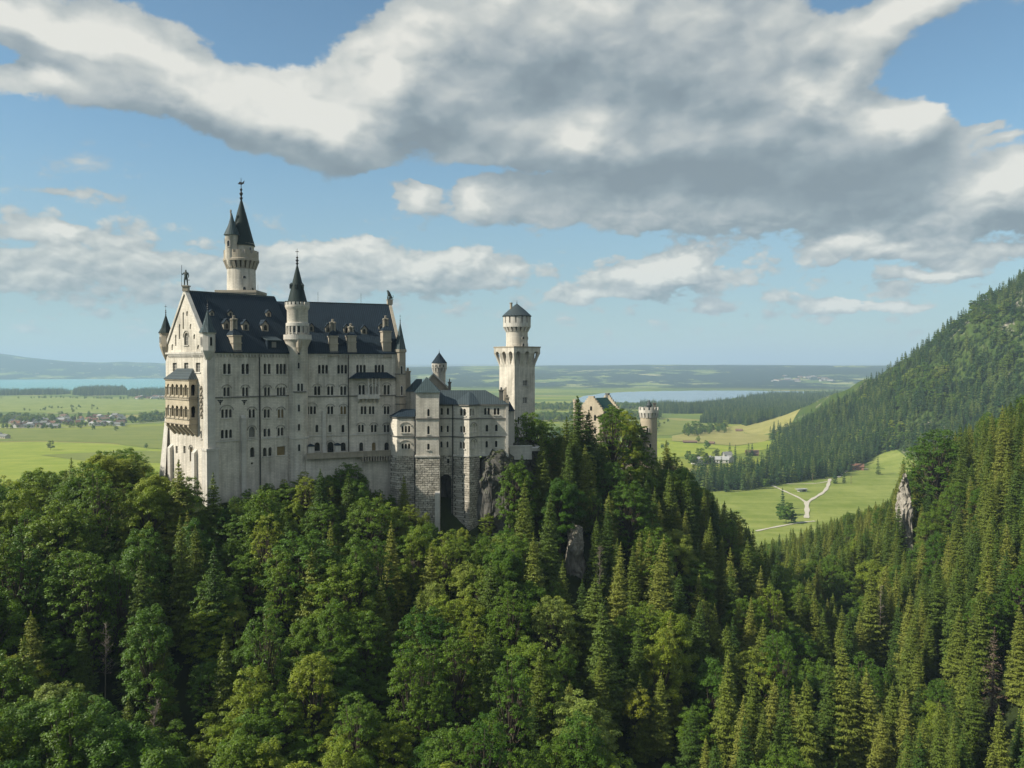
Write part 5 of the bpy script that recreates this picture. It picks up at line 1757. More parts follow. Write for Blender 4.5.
# ---- round stair tower at the bend
sx, sy = at_depth(298, 400, 217.8).x, 217.8
stair = thing('stair_tower', 'slim round stair tower with dark cone against the palace wall', 'tower', (sx, sy, 0))
SZ = lambda py: at_depth(298, py, 215.2).z
rs = 2.68
MB().lathe([(rs + .25, BASE), (rs + .1, SZ(475)), (rs, SZ(438)), (rs - .05, SZ(348)), (rs + .1, SZ(346.5)), (rs + .75, SZ(341)), (rs + .85, SZ(340)), (rs + .3, SZ(339.5))], n=40).build('shaft', LIMESTONE, stair, smooth=True)
MB().lathe([(rs + .18, SZ(439.2)), (rs + .22, SZ(438.4)), (rs + .04, SZ(438))], n=40).build('string_course', LIME_TRIM, stair)
g = MB()
g.lathe([(rs + .85, SZ(340)), (rs + 1.05, SZ(339.5)), (rs + 1.05, SZ(334.6)), (rs + .75, SZ(334.6)), (rs + .75, SZ(339))], n=40)
round_corbels(g, 0, 0, rs + .1, rs + .9, SZ(344), SZ(340.4), 20)
g.build('gallery', LIME_TRIM, stair)
MB().lathe([(rs + .1, SZ(339.6)), (rs + .1, SZ(310)), (rs + .45, SZ(308)), (rs + .6, SZ(306.4)), (rs + .6, SZ(304.6)), (rs + .2, SZ(304.6))], n=40).build('drum', LIMESTONE, stair, smooth=True)
m = MB()
merlons(m, 0, 0, rs + .25, rs + .6, SZ(304.6) - .02, SZ(301.8), 18)
m.build('merlons', LIME_TRIM, stair)
m = MB()
for i in range(18):
    a = 2 * math.pi * i / 18
    c, s_ = math.cos(a), math.sin(a)
    m.lathe([(.16, SZ(334)), (.13, SZ(329)), (.2, SZ(326))], (rs + .3) * c, (rs + .3) * s_, 6)
m.lathe([(rs + .12, SZ(325.8)), (rs + .42, SZ(325.8)), (rs + .42, SZ(322.8)), (rs + .12, SZ(322.4))], n=40)
m.build('arcade', LIME_TRIM, stair)
MB().lathe([(rs + .12, SZ(304)), (rs - .3, SZ(298)), (1.15, SZ(279)), (.06, SZ(262))], n=24).build('cone_roof', SPIRE, stair, smooth=True)
m = MB()
for a in (-2.6, -1.5, -.4, 1.2):
    c, s_ = math.cos(a), math.sin(a)
    m.box(1.75 * c - .3, 1.75 * c + .3, 1.75 * s_ - .3, 1.75 * s_ + .3, SZ(288), SZ(284.5))
    m.pyramid([(1.75 * c - .4, 1.75 * s_ - .4), (1.75 * c + .4, 1.75 * s_ - .4), (1.75 * c + .4, 1.75 * s_ + .4), (1.75 * c - .4, 1.75 * s_ + .4)], SZ(284.5), (1.6 * c, 1.6 * s_, SZ(281.5)))
m.build('roof_lucarne', SPIRE, stair)
finial(stair, 0, 0, SZ(263.5), SZ(247), .42)
fa = math.atan2(-sy, -sx)
for py0, py1 in ((362.5, 368.5), (404.5, 411.5), (424, 430.5), (444.3, 451)):
    slit(stair, 0, 0, rs, fa + .08, SZ(py1), SZ(py0), .55)
slit(stair, 0, 0, rs, fa + .05, SZ(391), SZ(383.4), .6)
slit(stair, 0, 0, rs, fa + .38, SZ(391), SZ(383.4), .6)
m = MB()
for k in range(9):
    a = fa - .35 + k * .14
    c, s_ = math.cos(a), math.sin(a)
    m.lathe([(.32, SZ(392.4)), (.32, SZ(391.4))], (rs + .1) * c, (rs + .1) * s_, 6)
m.build('ledge', GREYTRIM, stair)
for da in (-.75, -.3, .15, .6, 1.05):
    slit(stair, 0, 0, rs + .1, fa + da, SZ(332.5), SZ(325.5), .8)
# little oriel below the gallery
m = MB()
c, s_ = math.cos(fa + .12), math.sin(fa + .12)
m.lathe([(.12, SZ(353)), (.75, SZ(347.5)), (.85, SZ(343.5)), (.85, SZ(340))], (rs + .3) * c, (rs + .3) * s_, 8)
m.build('oriel', TANSTONE, stair)
slit(stair, 0, 0, rs, fa + .1, SZ(354.5), SZ(349.5), .55)

# ---- great round north tower behind the roof
NY = 236.0
nx = at_depth(241.6, 300, NY).x
north = thing('round_tower', 'tall round tower with gallery, side turret and green spire above the palace roof', 'tower', (nx, NY, 0))
NZ = lambda py: at_depth(241, py, NY).z
k = NY / F_PX
rn = 13.7 * k
MB().lathe([(rn + .3, -36), (rn + .1, NZ(300)), (rn - .05, NZ(268.5))], n=44).build('shaft', LIMESTONE, north, smooth=True)
m = MB().box(-20 * k, 19.5 * k, -4.8, 4.8, NZ(310), NZ(294))
m.box(-20.6 * k, 20.1 * k, -5.0, 5.0, NZ(294), NZ(291.6))
m.build('platform', TANSTONE, north)
g = MB()
g.lathe([(rn, NZ(262)), (17.2 * k, NZ(262)), (17.2 * k, NZ(260)), (16.6 * k, NZ(259.4)), (16.6 * k, NZ(254.4)), (15.8 * k, NZ(254.4)), (15.8 * k, NZ(260)), (1, NZ(260))], n=44)
round_corbels(g, 0, 0, rn, 16.9 * k, NZ(269.5), NZ(262), 22)
merlons(g, 0, 0, 15.8 * k, 16.6 * k, NZ(254.5), NZ(251.4), 12, .72)
g.build('gallery', TANSTONE, north)
rd = 11.2 * k
dx = 1.2 * k
MB().lathe([(rd, NZ(261)), (rd, NZ(245)), (rd + .2, NZ(244))], dx, 0, 36).build('drum', LIMESTONE, north, smooth=True)
MB().lathe([(rd + .5, NZ(246.2)), (rd - .1, NZ(239)), (rd * .45, NZ(216)), (.12, NZ(198.5))], dx * .4, 0, 24).build('spire', SPIRE, north, smooth=True)
ta = math.atan2(-NY, -nx) - .55
tx, ty = rd * .93 * math.cos(ta), rd * .93 * math.sin(ta)
tx = -5.6 * k
rt = 6.3 * k
tz = MB().lathe([(.2, NZ(272.5)), (rt * .7, NZ(266)), (rt, NZ(260)), (rt, NZ(237)), (rt + .15, NZ(236.2))], tx, ty, 24).build('turret', LIMESTONE, north, smooth=True)
MB().lathe([(rt + .45, NZ(237)), (rt * .55, NZ(227)), (.06, NZ(215))], tx, ty, 20).build('cone_roof', COPPER, tz, smooth=True)
MB().lathe([(.22, NZ(222)), (.2, NZ(214)), (.3, NZ(213.4)), (.2, NZ(211))], tx - .6, ty + .9, 8).build('chimney', TANSTONE, north)
slit(tz, tx, ty, rt, -1.75, NZ(248.6), NZ(243), .75)
slit(tz, tx, ty, rt, -3.0, NZ(245), NZ(240), .6)
slit(north, dx, 0, rd, -.55, NZ(253), NZ(248), .7)
m = MB()
for a, py in ((-.2, 228), (-1.1, 236), (2.2, 226)):
    rr = rd * .62
    m.lathe([(.5, NZ(py + 3)), (.45, NZ(py)), (.05, NZ(py - 5))], rr * math.cos(a), rr * math.sin(a), 6)
m.build('roof_lucarne', SPIRE, north)
fa = math.atan2(-NY, -nx)
for da, py0, py1 in ((.2, 277, 279.6), (.2, 288, 291), (.85, 288.3, 291)):
    slit(north, 0, 0, rn, fa + da, NZ(py1), NZ(py0), .8)
m = MB().lathe([(.25, NZ(200)), (.5, NZ(198)), (.2, NZ(196.4)), (.55, NZ(193.6)), (.16, NZ(191.5)), (.4, NZ(189.5)), (.12, NZ(188)), (.07, NZ(178))], dx * .3, 0, 8)
m.add([(-.9, 0, NZ(184)), (-.3, 0, NZ(181.6)), (.5, 0, NZ(182.4)), (1.1, 0, NZ(180.4)), (.9, 0, NZ(183.6)), (.2, 0, NZ(184.8)),
       (-.9, .12, NZ(184)), (-.3, .12, NZ(181.6)), (.5, .12, NZ(182.4)), (1.1, .12, NZ(180.4)), (.9, .12, NZ(183.6)), (.2, .12, NZ(184.8))],
      [(0, 1, 2, 3, 4, 5), (6, 7, 8, 9, 10, 11), (0, 6, 7, 1), (1, 7, 8, 2), (2, 8, 9, 3), (3, 9, 10, 4), (4, 10, 11, 5), (5, 11, 6, 0)])
m.build('weather_vane', IRON, north)

# ---- statues on the palace gables, grown as single bodies
def skin_body(name, joints, edges, radii, mat, parent, levels=1):
    me = bpy.data.meshes.new(name)
    me.from_pydata(joints, edges, [])
    me.materials.append(mat)
    o = link(name, me, parent)
    sk = o.modifiers.new('skin', 'SKIN')
    for i, r in enumerate(radii):
        d = me.skin_vertices[0].data[i]
        d.radius = (r, r)
        d.use_root = i == 0
    sk.use_smooth_shade = True
    ss = o.modifiers.new('subdivision', 'SUBSURF')
    ss.levels = ss.render_levels = levels
    return o
gp = PL.w(.2, WID / 2, RIDGE1 + .6)
st = thing('statue', 'dark bronze knight holding a lance on the peak of the tall palace gable', 'statue', gp, 0)
MB().box(-.7, .7, -.7, .7, -.4, .8).box(-.9, .9, -.9, .9, .8, 1.1).build('pedestal', TANSTONE, st)
J = [(0, 0, 3.1), (0, 0, 3.6), (0, 0, 4.3), (0, 0, 4.65), (0, 0, 4.95), (0, 0, 5.25), (-.3, 0, 2.9), (-.34, -.1, 2.0), (-.36, 0, 1.15), (.3, 0, 2.9), (.36, 0, 2.0), (.4, .05, 1.15), (-.55, 0, 4.35), (-.85, -.1, 3.85), (-.95, -.3, 4.3), (.55, 0, 4.35), (.75, 0, 3.7), (.7, -.2, 3.1)]
E = [(0, 1), (1, 2), (2, 3), (3, 4), (4, 5), (0, 6), (6, 7), (7, 8), (0, 9), (9, 10), (10, 11), (2, 12), (12, 13), (13, 14), (2, 15), (15, 16), (16, 17)]
skin_body('body', J, E, [.36, .34, .40, .17, .24, .17, .26, .2, .16, .26, .2, .16, .18, .15, .12, .18, .15, .12], BRONZE, st)
MB().tube([(-1.0, -.32, 1.2), (-.97, -.32, 4.2), (-.93, -.32, 6.4)], .06, 6).build('lance', BRONZE, st)
MB().lathe([(.02, .0), (.42, .06), (.42, .12), (.02, .2)], n=12).build('shield', BRONZE, st, (.75, -.35, 2.4))
gp = PR.w(LEN2 - .2, WID / 2, RIDGE2 + .7)
st = thing('statue', 'dark bronze seated lion on the lower far gable of the palace', 'statue', gp, PR.rz + math.pi)
MB().box(-.8, .8, -.6, .6, -.4, 1.0).box(-.95, .95, -.75, .75, 1.0, 1.2).build('pedestal', TANSTONE, st)
J = [(-.5, 0, 1.75), (-.1, 0, 2.4), (.25, 0, 3.0), (.45, 0, 3.45), (.62, 0, 3.75), (.95, 0, 3.65), (-.35, .35, 1.6), (.25, .4, 1.75), (.1, .4, 1.3), (.45, .4, 1.28), (-.35, -.35, 1.6), (.25, -.4, 1.75), (.1, -.4, 1.3), (.45, -.4, 1.28),
     (.45, .26, 2.5), (.6, .26, 1.8), (.65, .26, 1.3), (.45, -.26, 2.5), (.6, -.26, 1.8), (.65, -.26, 1.3), (-.9, 0, 1.5), (-1.1, 0, 2.0), (-1.0, 0, 2.5)]
E = [(0, 1), (1, 2), (2, 3), (3, 4), (4, 5), (0, 6), (6, 7), (7, 8), (8, 9), (0, 10), (10, 11), (11, 12), (12, 13), (2, 14), (14, 15), (15, 16), (2, 17), (17, 18), (18, 19), (0, 20), (20, 21), (21, 22)]
skin_body('body', J, E, [.42, .42, .48, .42, .34, .18, .28, .2, .14, .12, .28, .2, .14, .12, .17, .13, .13, .17, .13, .13, .08, .07, .11], BRONZE, st)
# ------------------------------------------------------------------ the bower block beside the palace
PB = Plane((at_depth(392, 400, 222).x, 222.0), 87)
bower = thing('bower', 'lower grey stone wing with square stair turret, angled bay and rough rubble base', 'castle wing', (PB.O.x, PB.O.y, 0), PB.rz)
def bz(py, t=0, px=440):
    return PB.front(px, py, t)[1]
def ba(px, t=0, py=420):
    return PB.front(px, py, t)[0]
BE, B1, B2, BB = bz(404.7), bz(418.6), bz(436.8), bz(455.6)
BLOW = -56.0
DEEP = 13.0
def facade(fn, outer, name='wall', mat=LIMESTONE, wins=(), P2=None):
    F = Facade(bower, fn)
    for w in wins:
        w(F)
    MB().wall(outer, F.holes, fn).build(name, mat, bower)
    return F
def prism_part(name, poly, z0, z1, mat, k=1.0):
    return MB().prism(poly, z0, z1, k).build(name, mat, bower)

# main range: recess and right part share one front
a0, a1 = ba(438.4, .6), ba(507.5, 0)
def add_wins(F, lst, t):
    for (px, y0, y1, n, hood, lw, g) in lst:
        a, zt = PB.front(px, y0, t)
        F.window(a, PB.front(px, y1, t)[1], zt, n, lw, .3, hood, glass=g)
F = Facade(bower, lambda a, z, d: (a, .6 + d, z))
add_wins(F, [(441.7, 408, 414.8, 1, False, .62, None), (447.9, 408, 414.8, 1, False, .62, None), (441.5, 425.6, 432.2, 1, False, .55, None), (447.7, 425.6, 432.2, 1, False, .55, None), (441.4, 441.4, 447.6, 1, False, .55, None), (447.5, 441.4, 447.6, 1, False, .55, None)], .6)
a453 = ba(453.6, .6)
MB().wall([(a0, BB), (a453, BB), (a453, BE), (a0, BE)], F.holes, F.fn).build('wall', LIMESTONE, bower)
F = Facade(bower, FRONT)
add_wins(F, [(487, 408, 414.8, 2, False, .62, None), (496.6, 408, 414.8, 2, False, .62, None), (486.9, 424.8, 431.6, 1, False, .72, None), (496.4, 424.6, 431.2, 1, False, .72, None), (486.7, 441, 447.6, 1, False, .66, None), (496.2, 440.8, 447.2, 1, False, .66, None)], 0)
a479 = ba(478.6)
MB().wall([(a479, BB), (a1, BB), (a1, BE), (a479, BE)], F.holes, F.fn).build('wall', LIMESTONE, bower)
m = MB()
m.add([(a1, 0, BB), (a1, DEEP, BB), (a1, DEEP, BE), (a1, 0, BE)], [(0, 1, 2, 3)])
m.add([(a0, DEEP, BB), (a1, DEEP, BB), (a1, DEEP, BE), (a0, DEEP, BE)], [(0, 1, 2, 3)])
m.build('wall', LIMESTONE, bower)
m = MB().box(a1 - .5, a1 + .25, -.25, .5, BB - .5, BE)
m.build('corner_pier', LIME_TRIM, bower)
# angled bay: two faces meeting in an edge
tb = -2.6
p0, p1, p2 = (ba(453.4, .5), .5), (ba(469.2, tb), tb), (ba(479, 0), .02)
def bay_face(pa, pb, wins):
    va, vb = Vector(pa), Vector(pb)
    L = (vb - va).length
    d = (vb - va) / L
    n = Vector((-d.y, d.x))
    if n.y < 0:
        n = -n
    fn = lambda a, z, dd: (va.x + d.x * a + n.x * dd, va.y + d.y * a + n.y * dd, z)
    F = Facade(bower, fn)
    for (f, y0, y1, cnt, hood, lw, g) in wins:
        F.window(f * L, bz(y1, -1.3, 466), bz(y0, -1.3, 466), cnt, lw, .32, hood, glass=g)
    MB().wall([(0, BB), (L, BB), (L, BE), (0, BE)], F.holes, fn).build('wall', LIMESTONE, bower)
    m = MB()
    for z in (B1, B2):
        F._bar(m, -.1, L + .1, z - .16, z + .16, -.2, .05)
    F._bar(m, -.1, L + .1, BE - .3, BE + .1, -.35, .05)
    m.build('string_course', GREYTRIM, bower)
    m = MB()
    F._bar(m, -.1, L + .12, BB - .2, BB + .25, -.28, .05)
    m.build('plinth_course', LIME_TRIM, bower)
bay_face(p0, p1, [(.60, 408.6, 415.6, 2, False, .85, None), (.58, 426, 432.4, 2, False, .72, None), (.56, 442, 448.6, 2, False, .72, None)])
bay_face(p1, p2, [(.30, 408.6, 415.6, 2, False, .6, None), (.45, 424, 432, 1, True, 1.5, LIMESTONE), (.45, 440, 448, 1, True, 1.5, LIMESTONE)])
m = MB()
for z in (B1, B2):
    m.box(a0, a453 + .3, .4, .65, z - .16, z + .16)
    m.box(a479 - .3, a1 + .3, -.2, .05, z - .16, z + .16)
m.box(a0, a453, .25, .65, BE - .3, BE + .1)
m.box(a479 - .2, a1 + .3, -.35, .05, BE - .3, BE + .1)
m.build('string_course', GREYTRIM, bower)
# main roof, hipped, with the bay's own hip running into it
zr = PB.front(460, 390.2, 5.5)[1]
r0, r1 = ba(439, 5.5), ba(485.5, 5.5)
m = MB()
e0, e1 = a0 - .4, a1 + .5
m.add([(e0, -.3, BE + .1), (e1, -.4, BE + .1), (e1, DEEP + .4, BE + .1), (e0, DEEP + .4, BE + .1), (r0, 6.0, zr), (r1, 6.0, zr)], [(0, 1, 5, 4), (1, 2, 5), (2, 3, 4, 5), (3, 0, 4), (0, 3, 2, 1)])
roof = m.build('roof', LEADROOF, bower)
ap = PB.front(469.5, 390.6, 3.4)
m = MB()
m.add([(p0[0] - .35, .2, BE + .13), (p1[0], p1[1] - .5, BE + .13), (p2[0] + .45, -.2, BE + .13), (ap[0] - .2, 4.2, ap[1] - .35), (ap[0] + .3, 4.4, ap[1] - .35)], [(0, 1, 3), (1, 4, 3), (1, 2, 4)])
m.build('bay_roof', LEADROOF, roof)
# stepped gable end and chimneys near the tower
m = MB()
xg = ba(503, 6.5)
for i in range(5):
    y0, y1 = 2.2 + i * .9, 10.5 - i * .9
    m.box(xg + .2, xg + 1.0, y0, y1, BE + .1 + i * .85, BE + .1 + (i + 1) * .85)
m.build('stepped_gable', TANSTONE, bower)
for px, py0, py1, w in ((501.2, 402, 389, .6), (507.2, 404, 396.5, .5)):
    a, z1 = PB.front(px, py1, 2)
    _, z0 = PB.front(px, py0 + 6, 2)
    MB().box(a - w, a + w, 1.4, 2.6, z0, z1 - .5).box(a - w - .15, a + w + .15, 1.25, 2.75, z1 - .5, z1 - .2).lathe([(w * .6, z1 - .2), (w * .45, z1 + .5)], a, 2, 8).build('chimney', TANSTONE if px > 505 else GREYTRIM, bower)

# square stair turret
tt = -3.4
s0, s1 = ba(415.9, tt), ba(438.9, tt)
sE = bz(392.6, tt, 427)
F = Facade(bower, lambda a, z, d: (a, tt + d, z))
for y0, y1 in ((409, 416.2), (426, 434.2), (443.6, 449.8)):
    a, zt = PB.front(428.4, y0, tt)
    F.window(a, PB.front(428.4, y1, tt)[1], zt, 1, .62, .3, False)
sb = bz(456.3, tt, 427)
MB().wall([(s0, sb), (s1, sb), (s1, sE), (s0, sE)], F.holes, F.fn).build('turret', LIMESTONE, bower)
m = MB()
m.add([(s0, tt, sb), (s0, DEEP - 5, sb), (s0, DEEP - 5, sE), (s0, tt, sE)], [(0, 1, 2, 3)])
m.add([(s1, tt, sb), (s1, DEEP - 5, sb), (s1, DEEP - 5, sE), (s1, tt, sE)], [(0, 1, 2, 3)])
m.add([(s0, DEEP - 5, sb), (s1, DEEP - 5, sb), (s1, DEEP - 5, sE), (s0, DEEP - 5, sE)], [(0, 1, 2, 3)])
m.build('turret', LIMESTONE, bower)
m = MB()
for py in (418.9, 437.1):
    z = bz(py, tt, 427)
    m.box(s0 - .2, s1 + .2, tt - .2, tt + .02, z - .17, z + .17)
    m.box(s0 - .2, s0 + .02, tt + .021, 3, z - .17, z + .17)
m.build('string_course', GREYTRIM, bower)
m = MB().box(s0 - .3, s1 + .3, tt - .3, tt + .02, sb - .25, sb + .25)
m.box(s0 - .3, s0 + .02, tt + .021, 3, sb - .25, sb + .25)
m.build('plinth_course', LIME_TRIM, bower)
ap = PB.front(426.2, 376.8, tt + 2.8)
MB().pyramid([(s0 - .5, tt - .5), (s1 + .5, tt - .5), (s1 + .5, tt + 6.2), (s0 - .5, tt + 6.2)], sE, (ap[0] + .1, tt + 2.9, ap[1])).build('turret_roof', COPPER, bower)

# low annex between palace and turret, with a chamfered corner
ta = -1.8
q0, q1, q2 = ba(390.6, .4), ba(397, ta), ba(414.6, ta)
aE = bz(416.6, ta, 402)
F = Facade(bower, lambda a, z, d: (a, ta + d, z))
for y0, y1, hd in ((425.8, 432.4, True), (443.6, 448.8, True)):
    a, zt = PB.front(405.8, y0, ta)
    F.window(a, PB.front(405.8, y1, ta)[1], zt, 3, .55, .35, hd)
ab = bz(456, ta, 402)
MB().wall([(q1, ab), (q2, ab), (q2, aE), (q1, aE)], F.holes, F.fn).build('wall', LIMESTONE, bower)
m = MB()
m.add([(q0, .6, ab), (q1, ta, ab), (q1, ta, aE), (q0, .6, aE)], [(0, 1, 2, 3)])
m.add([(q0, .6, ab), (q0, 6, ab), (q0, 6, aE), (q0, .6, aE)], [(0, 1, 2, 3)])
m.build('wall', LIMESTONE, bower)
m = MB()
for z in (bz(418.3, ta, 402) + .1, bz(436.4, ta, 402)):
    m.box(q1 - .1, q2, ta - .2, ta + .02, z - .17, z + .17)
    m.add([(q0 - .15, .5, z - .17), (q1 - .1, ta - .2, z - .17), (q1 - .1, ta - .2, z + .17), (q0 - .15, .5, z + .17)], [(0, 1, 2, 3)])
m.build('string_course', GREYTRIM, bower)
m = MB()
r_ = PB.front(404.5, 409, 2)
m.add([(q0 - .4, .4, aE), (q1 - .3, ta - .4, aE), (q2 + .1, ta - .4, aE), (q2 + .1, 6.2, aE), (q0 - .4, 6.2, aE), (r_[0] - .8, 2.2, r_[1]), (q2 + .1, 2.2, r_[1])], [(0, 1, 5), (1, 2, 6, 5), (2, 3, 6), (3, 4, 5, 6), (4, 0, 5), (0, 4, 3, 2, 1)])
m.build('annex_roof', SLATE, bower)
a, _ = PB.front(414.9, 430, ta - .2)
MB().box(a - .12, a + .12, ta - .5, ta - .2, BLOW, aE).build('drain_pipe', IRON, bower)

# rubble base under everything
def rubble(name, poly, z1, k=1.05):
    n = len(poly)
    c = (sum(p[0] for p in poly) / n, sum(p[1] for p in poly) / n)
    vs = [(c[0] + (p[0] - c[0]) * k, c[1] + (p[1] - c[1]) * k * 1.04, BLOW) for p in poly] + [(p[0], p[1], z1) for p in poly]
    return MB().add(vs, [(i, (i + 1) % n, (i + 1) % n + n, i + n) for i in range(n)] + [tuple(range(n, 2 * n))]).build(name, RUBBLE, bower)
rubble('base', [(q0 - .05, .55), (q1 - .05, ta - .06), (q2 - .1, ta - .06), (q2 - .1, 6), (q0 - .05, 6)], ab - .02)
rubble('base', [(s0 - .1, tt - .1), (s1 + .15, tt - .1), (s1 + .15, 8), (s0 - .1, 8)], sb - .02, 1.07)
rubble('base', [(p0[0] - .05, .55), (p1[0], p1[1] - .1), (p2[0] + .15, -.05), (p2[0] + .15, 7), (p0[0] - .05, 7)], BB - .02, 1.05)
rb = ba(481.5, 0)
# recess with a tall round arch
x0, x1 = s1 + .1, p0[0]
aa0, aa1 = ba(440.6, .8, 490), ba(451.6, .8, 490)
zA = bz(474.2, .8, 446)
MB().wall([(x0, BLOW), (x1 + .4, BLOW), (x1 + .4, BB), (x0, BB)], [arch(aa0, aa1, BLOW + .2, zA, 9)], lambda a, z, d: (a, .7 + d, z), 4.5).build('arch_wall', RUBBLE, bower)
m = MB()
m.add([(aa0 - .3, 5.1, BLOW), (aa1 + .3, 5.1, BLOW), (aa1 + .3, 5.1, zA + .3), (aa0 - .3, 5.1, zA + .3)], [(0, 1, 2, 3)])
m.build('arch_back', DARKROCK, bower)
m = MB()
w0, w1 = ba(434.8, -4.4, 500), ba(439.8, -4.4, 500)
zw = bz(494, -4.4, 437)
m.box(w0, w1, -4.6, -2.8, BLOW, zw)
m.add([(w0, -4.6, zw), (w1, -4.6, zw), (w1, -2.8, zw + 1.2), (w0, -2.8, zw + 1.2), (w1, -2.8, zw), (w0, -2.8, zw)], [(0, 1, 2, 3), (0, 3, 5), (1, 4, 2)])
m.build('buttress', LIME_TRIM, bower)
m = MB().box(a453 - .2, a1 + .35, -.3, .02, BB - .22, BB + .22)
m.build('plinth_course', LIME_TRIM, bower)
a, z = PB.front(448.2, 460.5, .6)
MB().box(a - .3, a + .3, .55, .69, z - .7, z + .5).build('window', GLASS, bower)
a, _ = PB.front(452.6, 430, .3)
MB().box(a - .12, a + .12, .2, .45, BLOW, BE).build('drain_pipe', IRON, bower)

# ---- the great hall wing behind: grey-green roofs, tan gable, chimney
KY = 246.0
PK = Plane((at_depth(404, 400, KY).x, KY), 84)
hall = thing('hall_wing', 'wing behind the bower with green-grey copper roofs, tan gable and chimney', 'castle wing', (PK.O.x, PK.O.y, 0), PK.rz)
def ka(px, t=0): return PK.front(px, 390, t)[0]
def kz(py, t=0, px=425): return PK.front(px, py, t)[1]
x0, x1 = ka(405.5), ka(421)
m = MB()
poly = [(x0, 1.5), (x0 + 1.6, 0), (x1, 0), (x1, 9), (x0, 9)]
m.prism(poly, -40, kz(391.5)).build('wall', LIMESTONE, hall)
zz = kz(391.6)
ap = kz(379, 4)
m = MB()
m.add([(x0 - .4, 1.4, zz), (x0 + 1.5, -.4, zz), (x1 + .3, -.4, zz), (x1 + .3, 9.2, zz), (x0 - .4, 9.2, zz), (x0 + 3.2, 4.2, ap), (x1 + .3, 4.2, ap)], [(0, 1, 5), (1, 2, 6, 5), (2, 3, 6), (3, 4, 5, 6), (4, 0, 5), (0, 4, 3, 2, 1)])
m.build('roof', COPPER, hall)
# gabled range, its tan gable end towards us
g0, g1, gp_ = ka(421, 6), ka(449, 6), ka(433.5, 6)
zE, zP = kz(389.5, 6), kz(374.6, 6)
m = MB()
m.add([(g0, 6, -40), (g1, 6, -40), (g1, 6, zE), (gp_, 6, zP), (g0, 6, zE)], [(0, 1, 2, 3, 4)])
m.add([(g1, 6, -40), (g1, 20, -40), (g1, 20, zE), (g1, 6, zE)], [(0, 1, 2, 3)])
m.build('gable_wall', TANSTONE, hall)
m = MB()
m.add([(g0 - .5, 5.6, zE - .4), (gp_, 5.6, zP + .1), (gp_, 21, zP + .1), (g0 - .5, 21, zE - .4)], [(0, 1, 2, 3)])
m.add([(g1 + .5, 5.6, zE - .4), (gp_, 5.6, zP + .1), (gp_, 21, zP + .1), (g1 + .5, 21, zE - .4)], [(0, 1, 2, 3)])
m.build('roof', COPPER, hall)
m = MB()
for sx_, ex in ((g0 - .6, gp_), (g1 + .6, gp_)):
    m.add([(sx_, 5.3, zE - .5), (ex, 5.3, zP), (ex, 5.3, zP + .6), (sx_, 5.3, zE + .1), (sx_, 6.2, zE - .5), (ex, 6.2, zP), (ex, 6.2, zP + .6), (sx_, 6.2, zE + .1)], [(0, 1, 2, 3), (4, 7, 6, 5), (3, 2, 6, 7), (0, 4, 5, 1)])
m.build('gable_coping', LIME_TRIM, hall)
for px, p0_, p1_, w, mt in ((407.8, 392, 370.5, .85, TANSTONE), (449.6, 394, 381.5, .4, GREYTRIM)):
    a = ka(px, 3)
    z0, z1 = kz(p0_, 3), kz(p1_, 3)
    MB().box(a - w, a + w, 2.4, 3.6, z0 - 3, z1 - .5).box(a - w - .18, a + w + .18, 2.2, 3.8, z1 - .5, z1 - .1).lathe([(w * .5, z1 - .1), (w * .4, z1 + .9)], a, 3, 8).build('chimney', mt, hall)

# ---- small round tower with cone roof
SY = 262.0
ox = at_depth(439.3, 370, SY).x
small = thing('round_tower', 'small round turret with dark cone roof behind the bower roofs', 'tower', (ox, SY, 0))
k = SY / F_PX
z_ = lambda py: at_depth(439, py, SY).z
r = 6.2 * k
MB().lathe([(r, -40), (r, z_(371.5)), (r + .1, z_(371))], n=32).build('shaft', LIMESTONE, small, smooth=True)
g = MB().lathe([(r + .02, z_(368)), (7.6 * k, z_(368)), (7.6 * k, z_(363))], n=32)
round_corbels(g, 0, 0, r, 7.5 * k, z_(372), z_(368), 14)
g.build('gallery', LIME_TRIM, small)
MB().lathe([(8.0 * k, z_(363.2)), (6.0 * k, z_(360.5)), (.08, z_(352.4))], n=28).build('cone_roof', SLATE, small, smooth=True)
finial(small, 0, 0, z_(352.8), z_(349.4), .14)
for a in (-2.4, -1.9, -1.4, -.9):
    slit(small, 0, 0, 7.6 * k - .02, a, z_(367), z_(364.6), .45)

# ---- tall square tower with its round top
TY = 276.0
th = 53.0
PT = Plane((at_depth(514.6, 400, TY).x, TY), th)
tower = thing('square_tower', 'tall square stone tower with corbelled top and round turret under a pointed cap', 'tower', (PT.O.x, PT.O.y, 0), PT.rz)
TW = PT.front(534.8, 400)[0]
TD = PT.side(499.3, 400)[0]
tz = lambda py: at_depth(514.6, py, TY).z
FT = Facade(tower, FRONT)
for py0, py1 in ((380.5, 385.5), (397.5, 403), (417, 422)):
    a, zt = PT.front(525, py0)
    FT.window(a, PT.front(525, py1)[1], zt, 1, 2.0, .3, False, round_=False, glass=PALEGLASS, sill=True, mull=2)
a, zt = PT.front(519, 372.5)
FT.window(a + .9, tz(376.5), tz(371.5), 1, 1.7, .3, False, round_=False, glass=PALEGLASS, mull=2) if False else None
a, zt = PT.front(518.8, 416.5)
FT.window(a, PT.front(518.8, 424)[1], zt, 1, .8, .3, False)
FS = Facade(tower, lambda a, z, d: (d, a, z))
for px, py0, py1 in ((506, 387, 391), (506, 401, 405)):
    b, zt = PT.side(px, py0)
    FS.window(b, PT.side(px, py1)[1], zt, 1, .6, .3, False, round_=False, glass=PALEGLASS, sill=False)
zbot = -52
zcor = tz(367)
MB().wall([(0, zbot), (TW, zbot), (TW, zcor + 3), (0, zcor + 3)], FT.holes, FT.fn).build('wall', TANSTONE if False else LIMESTONE, tower)
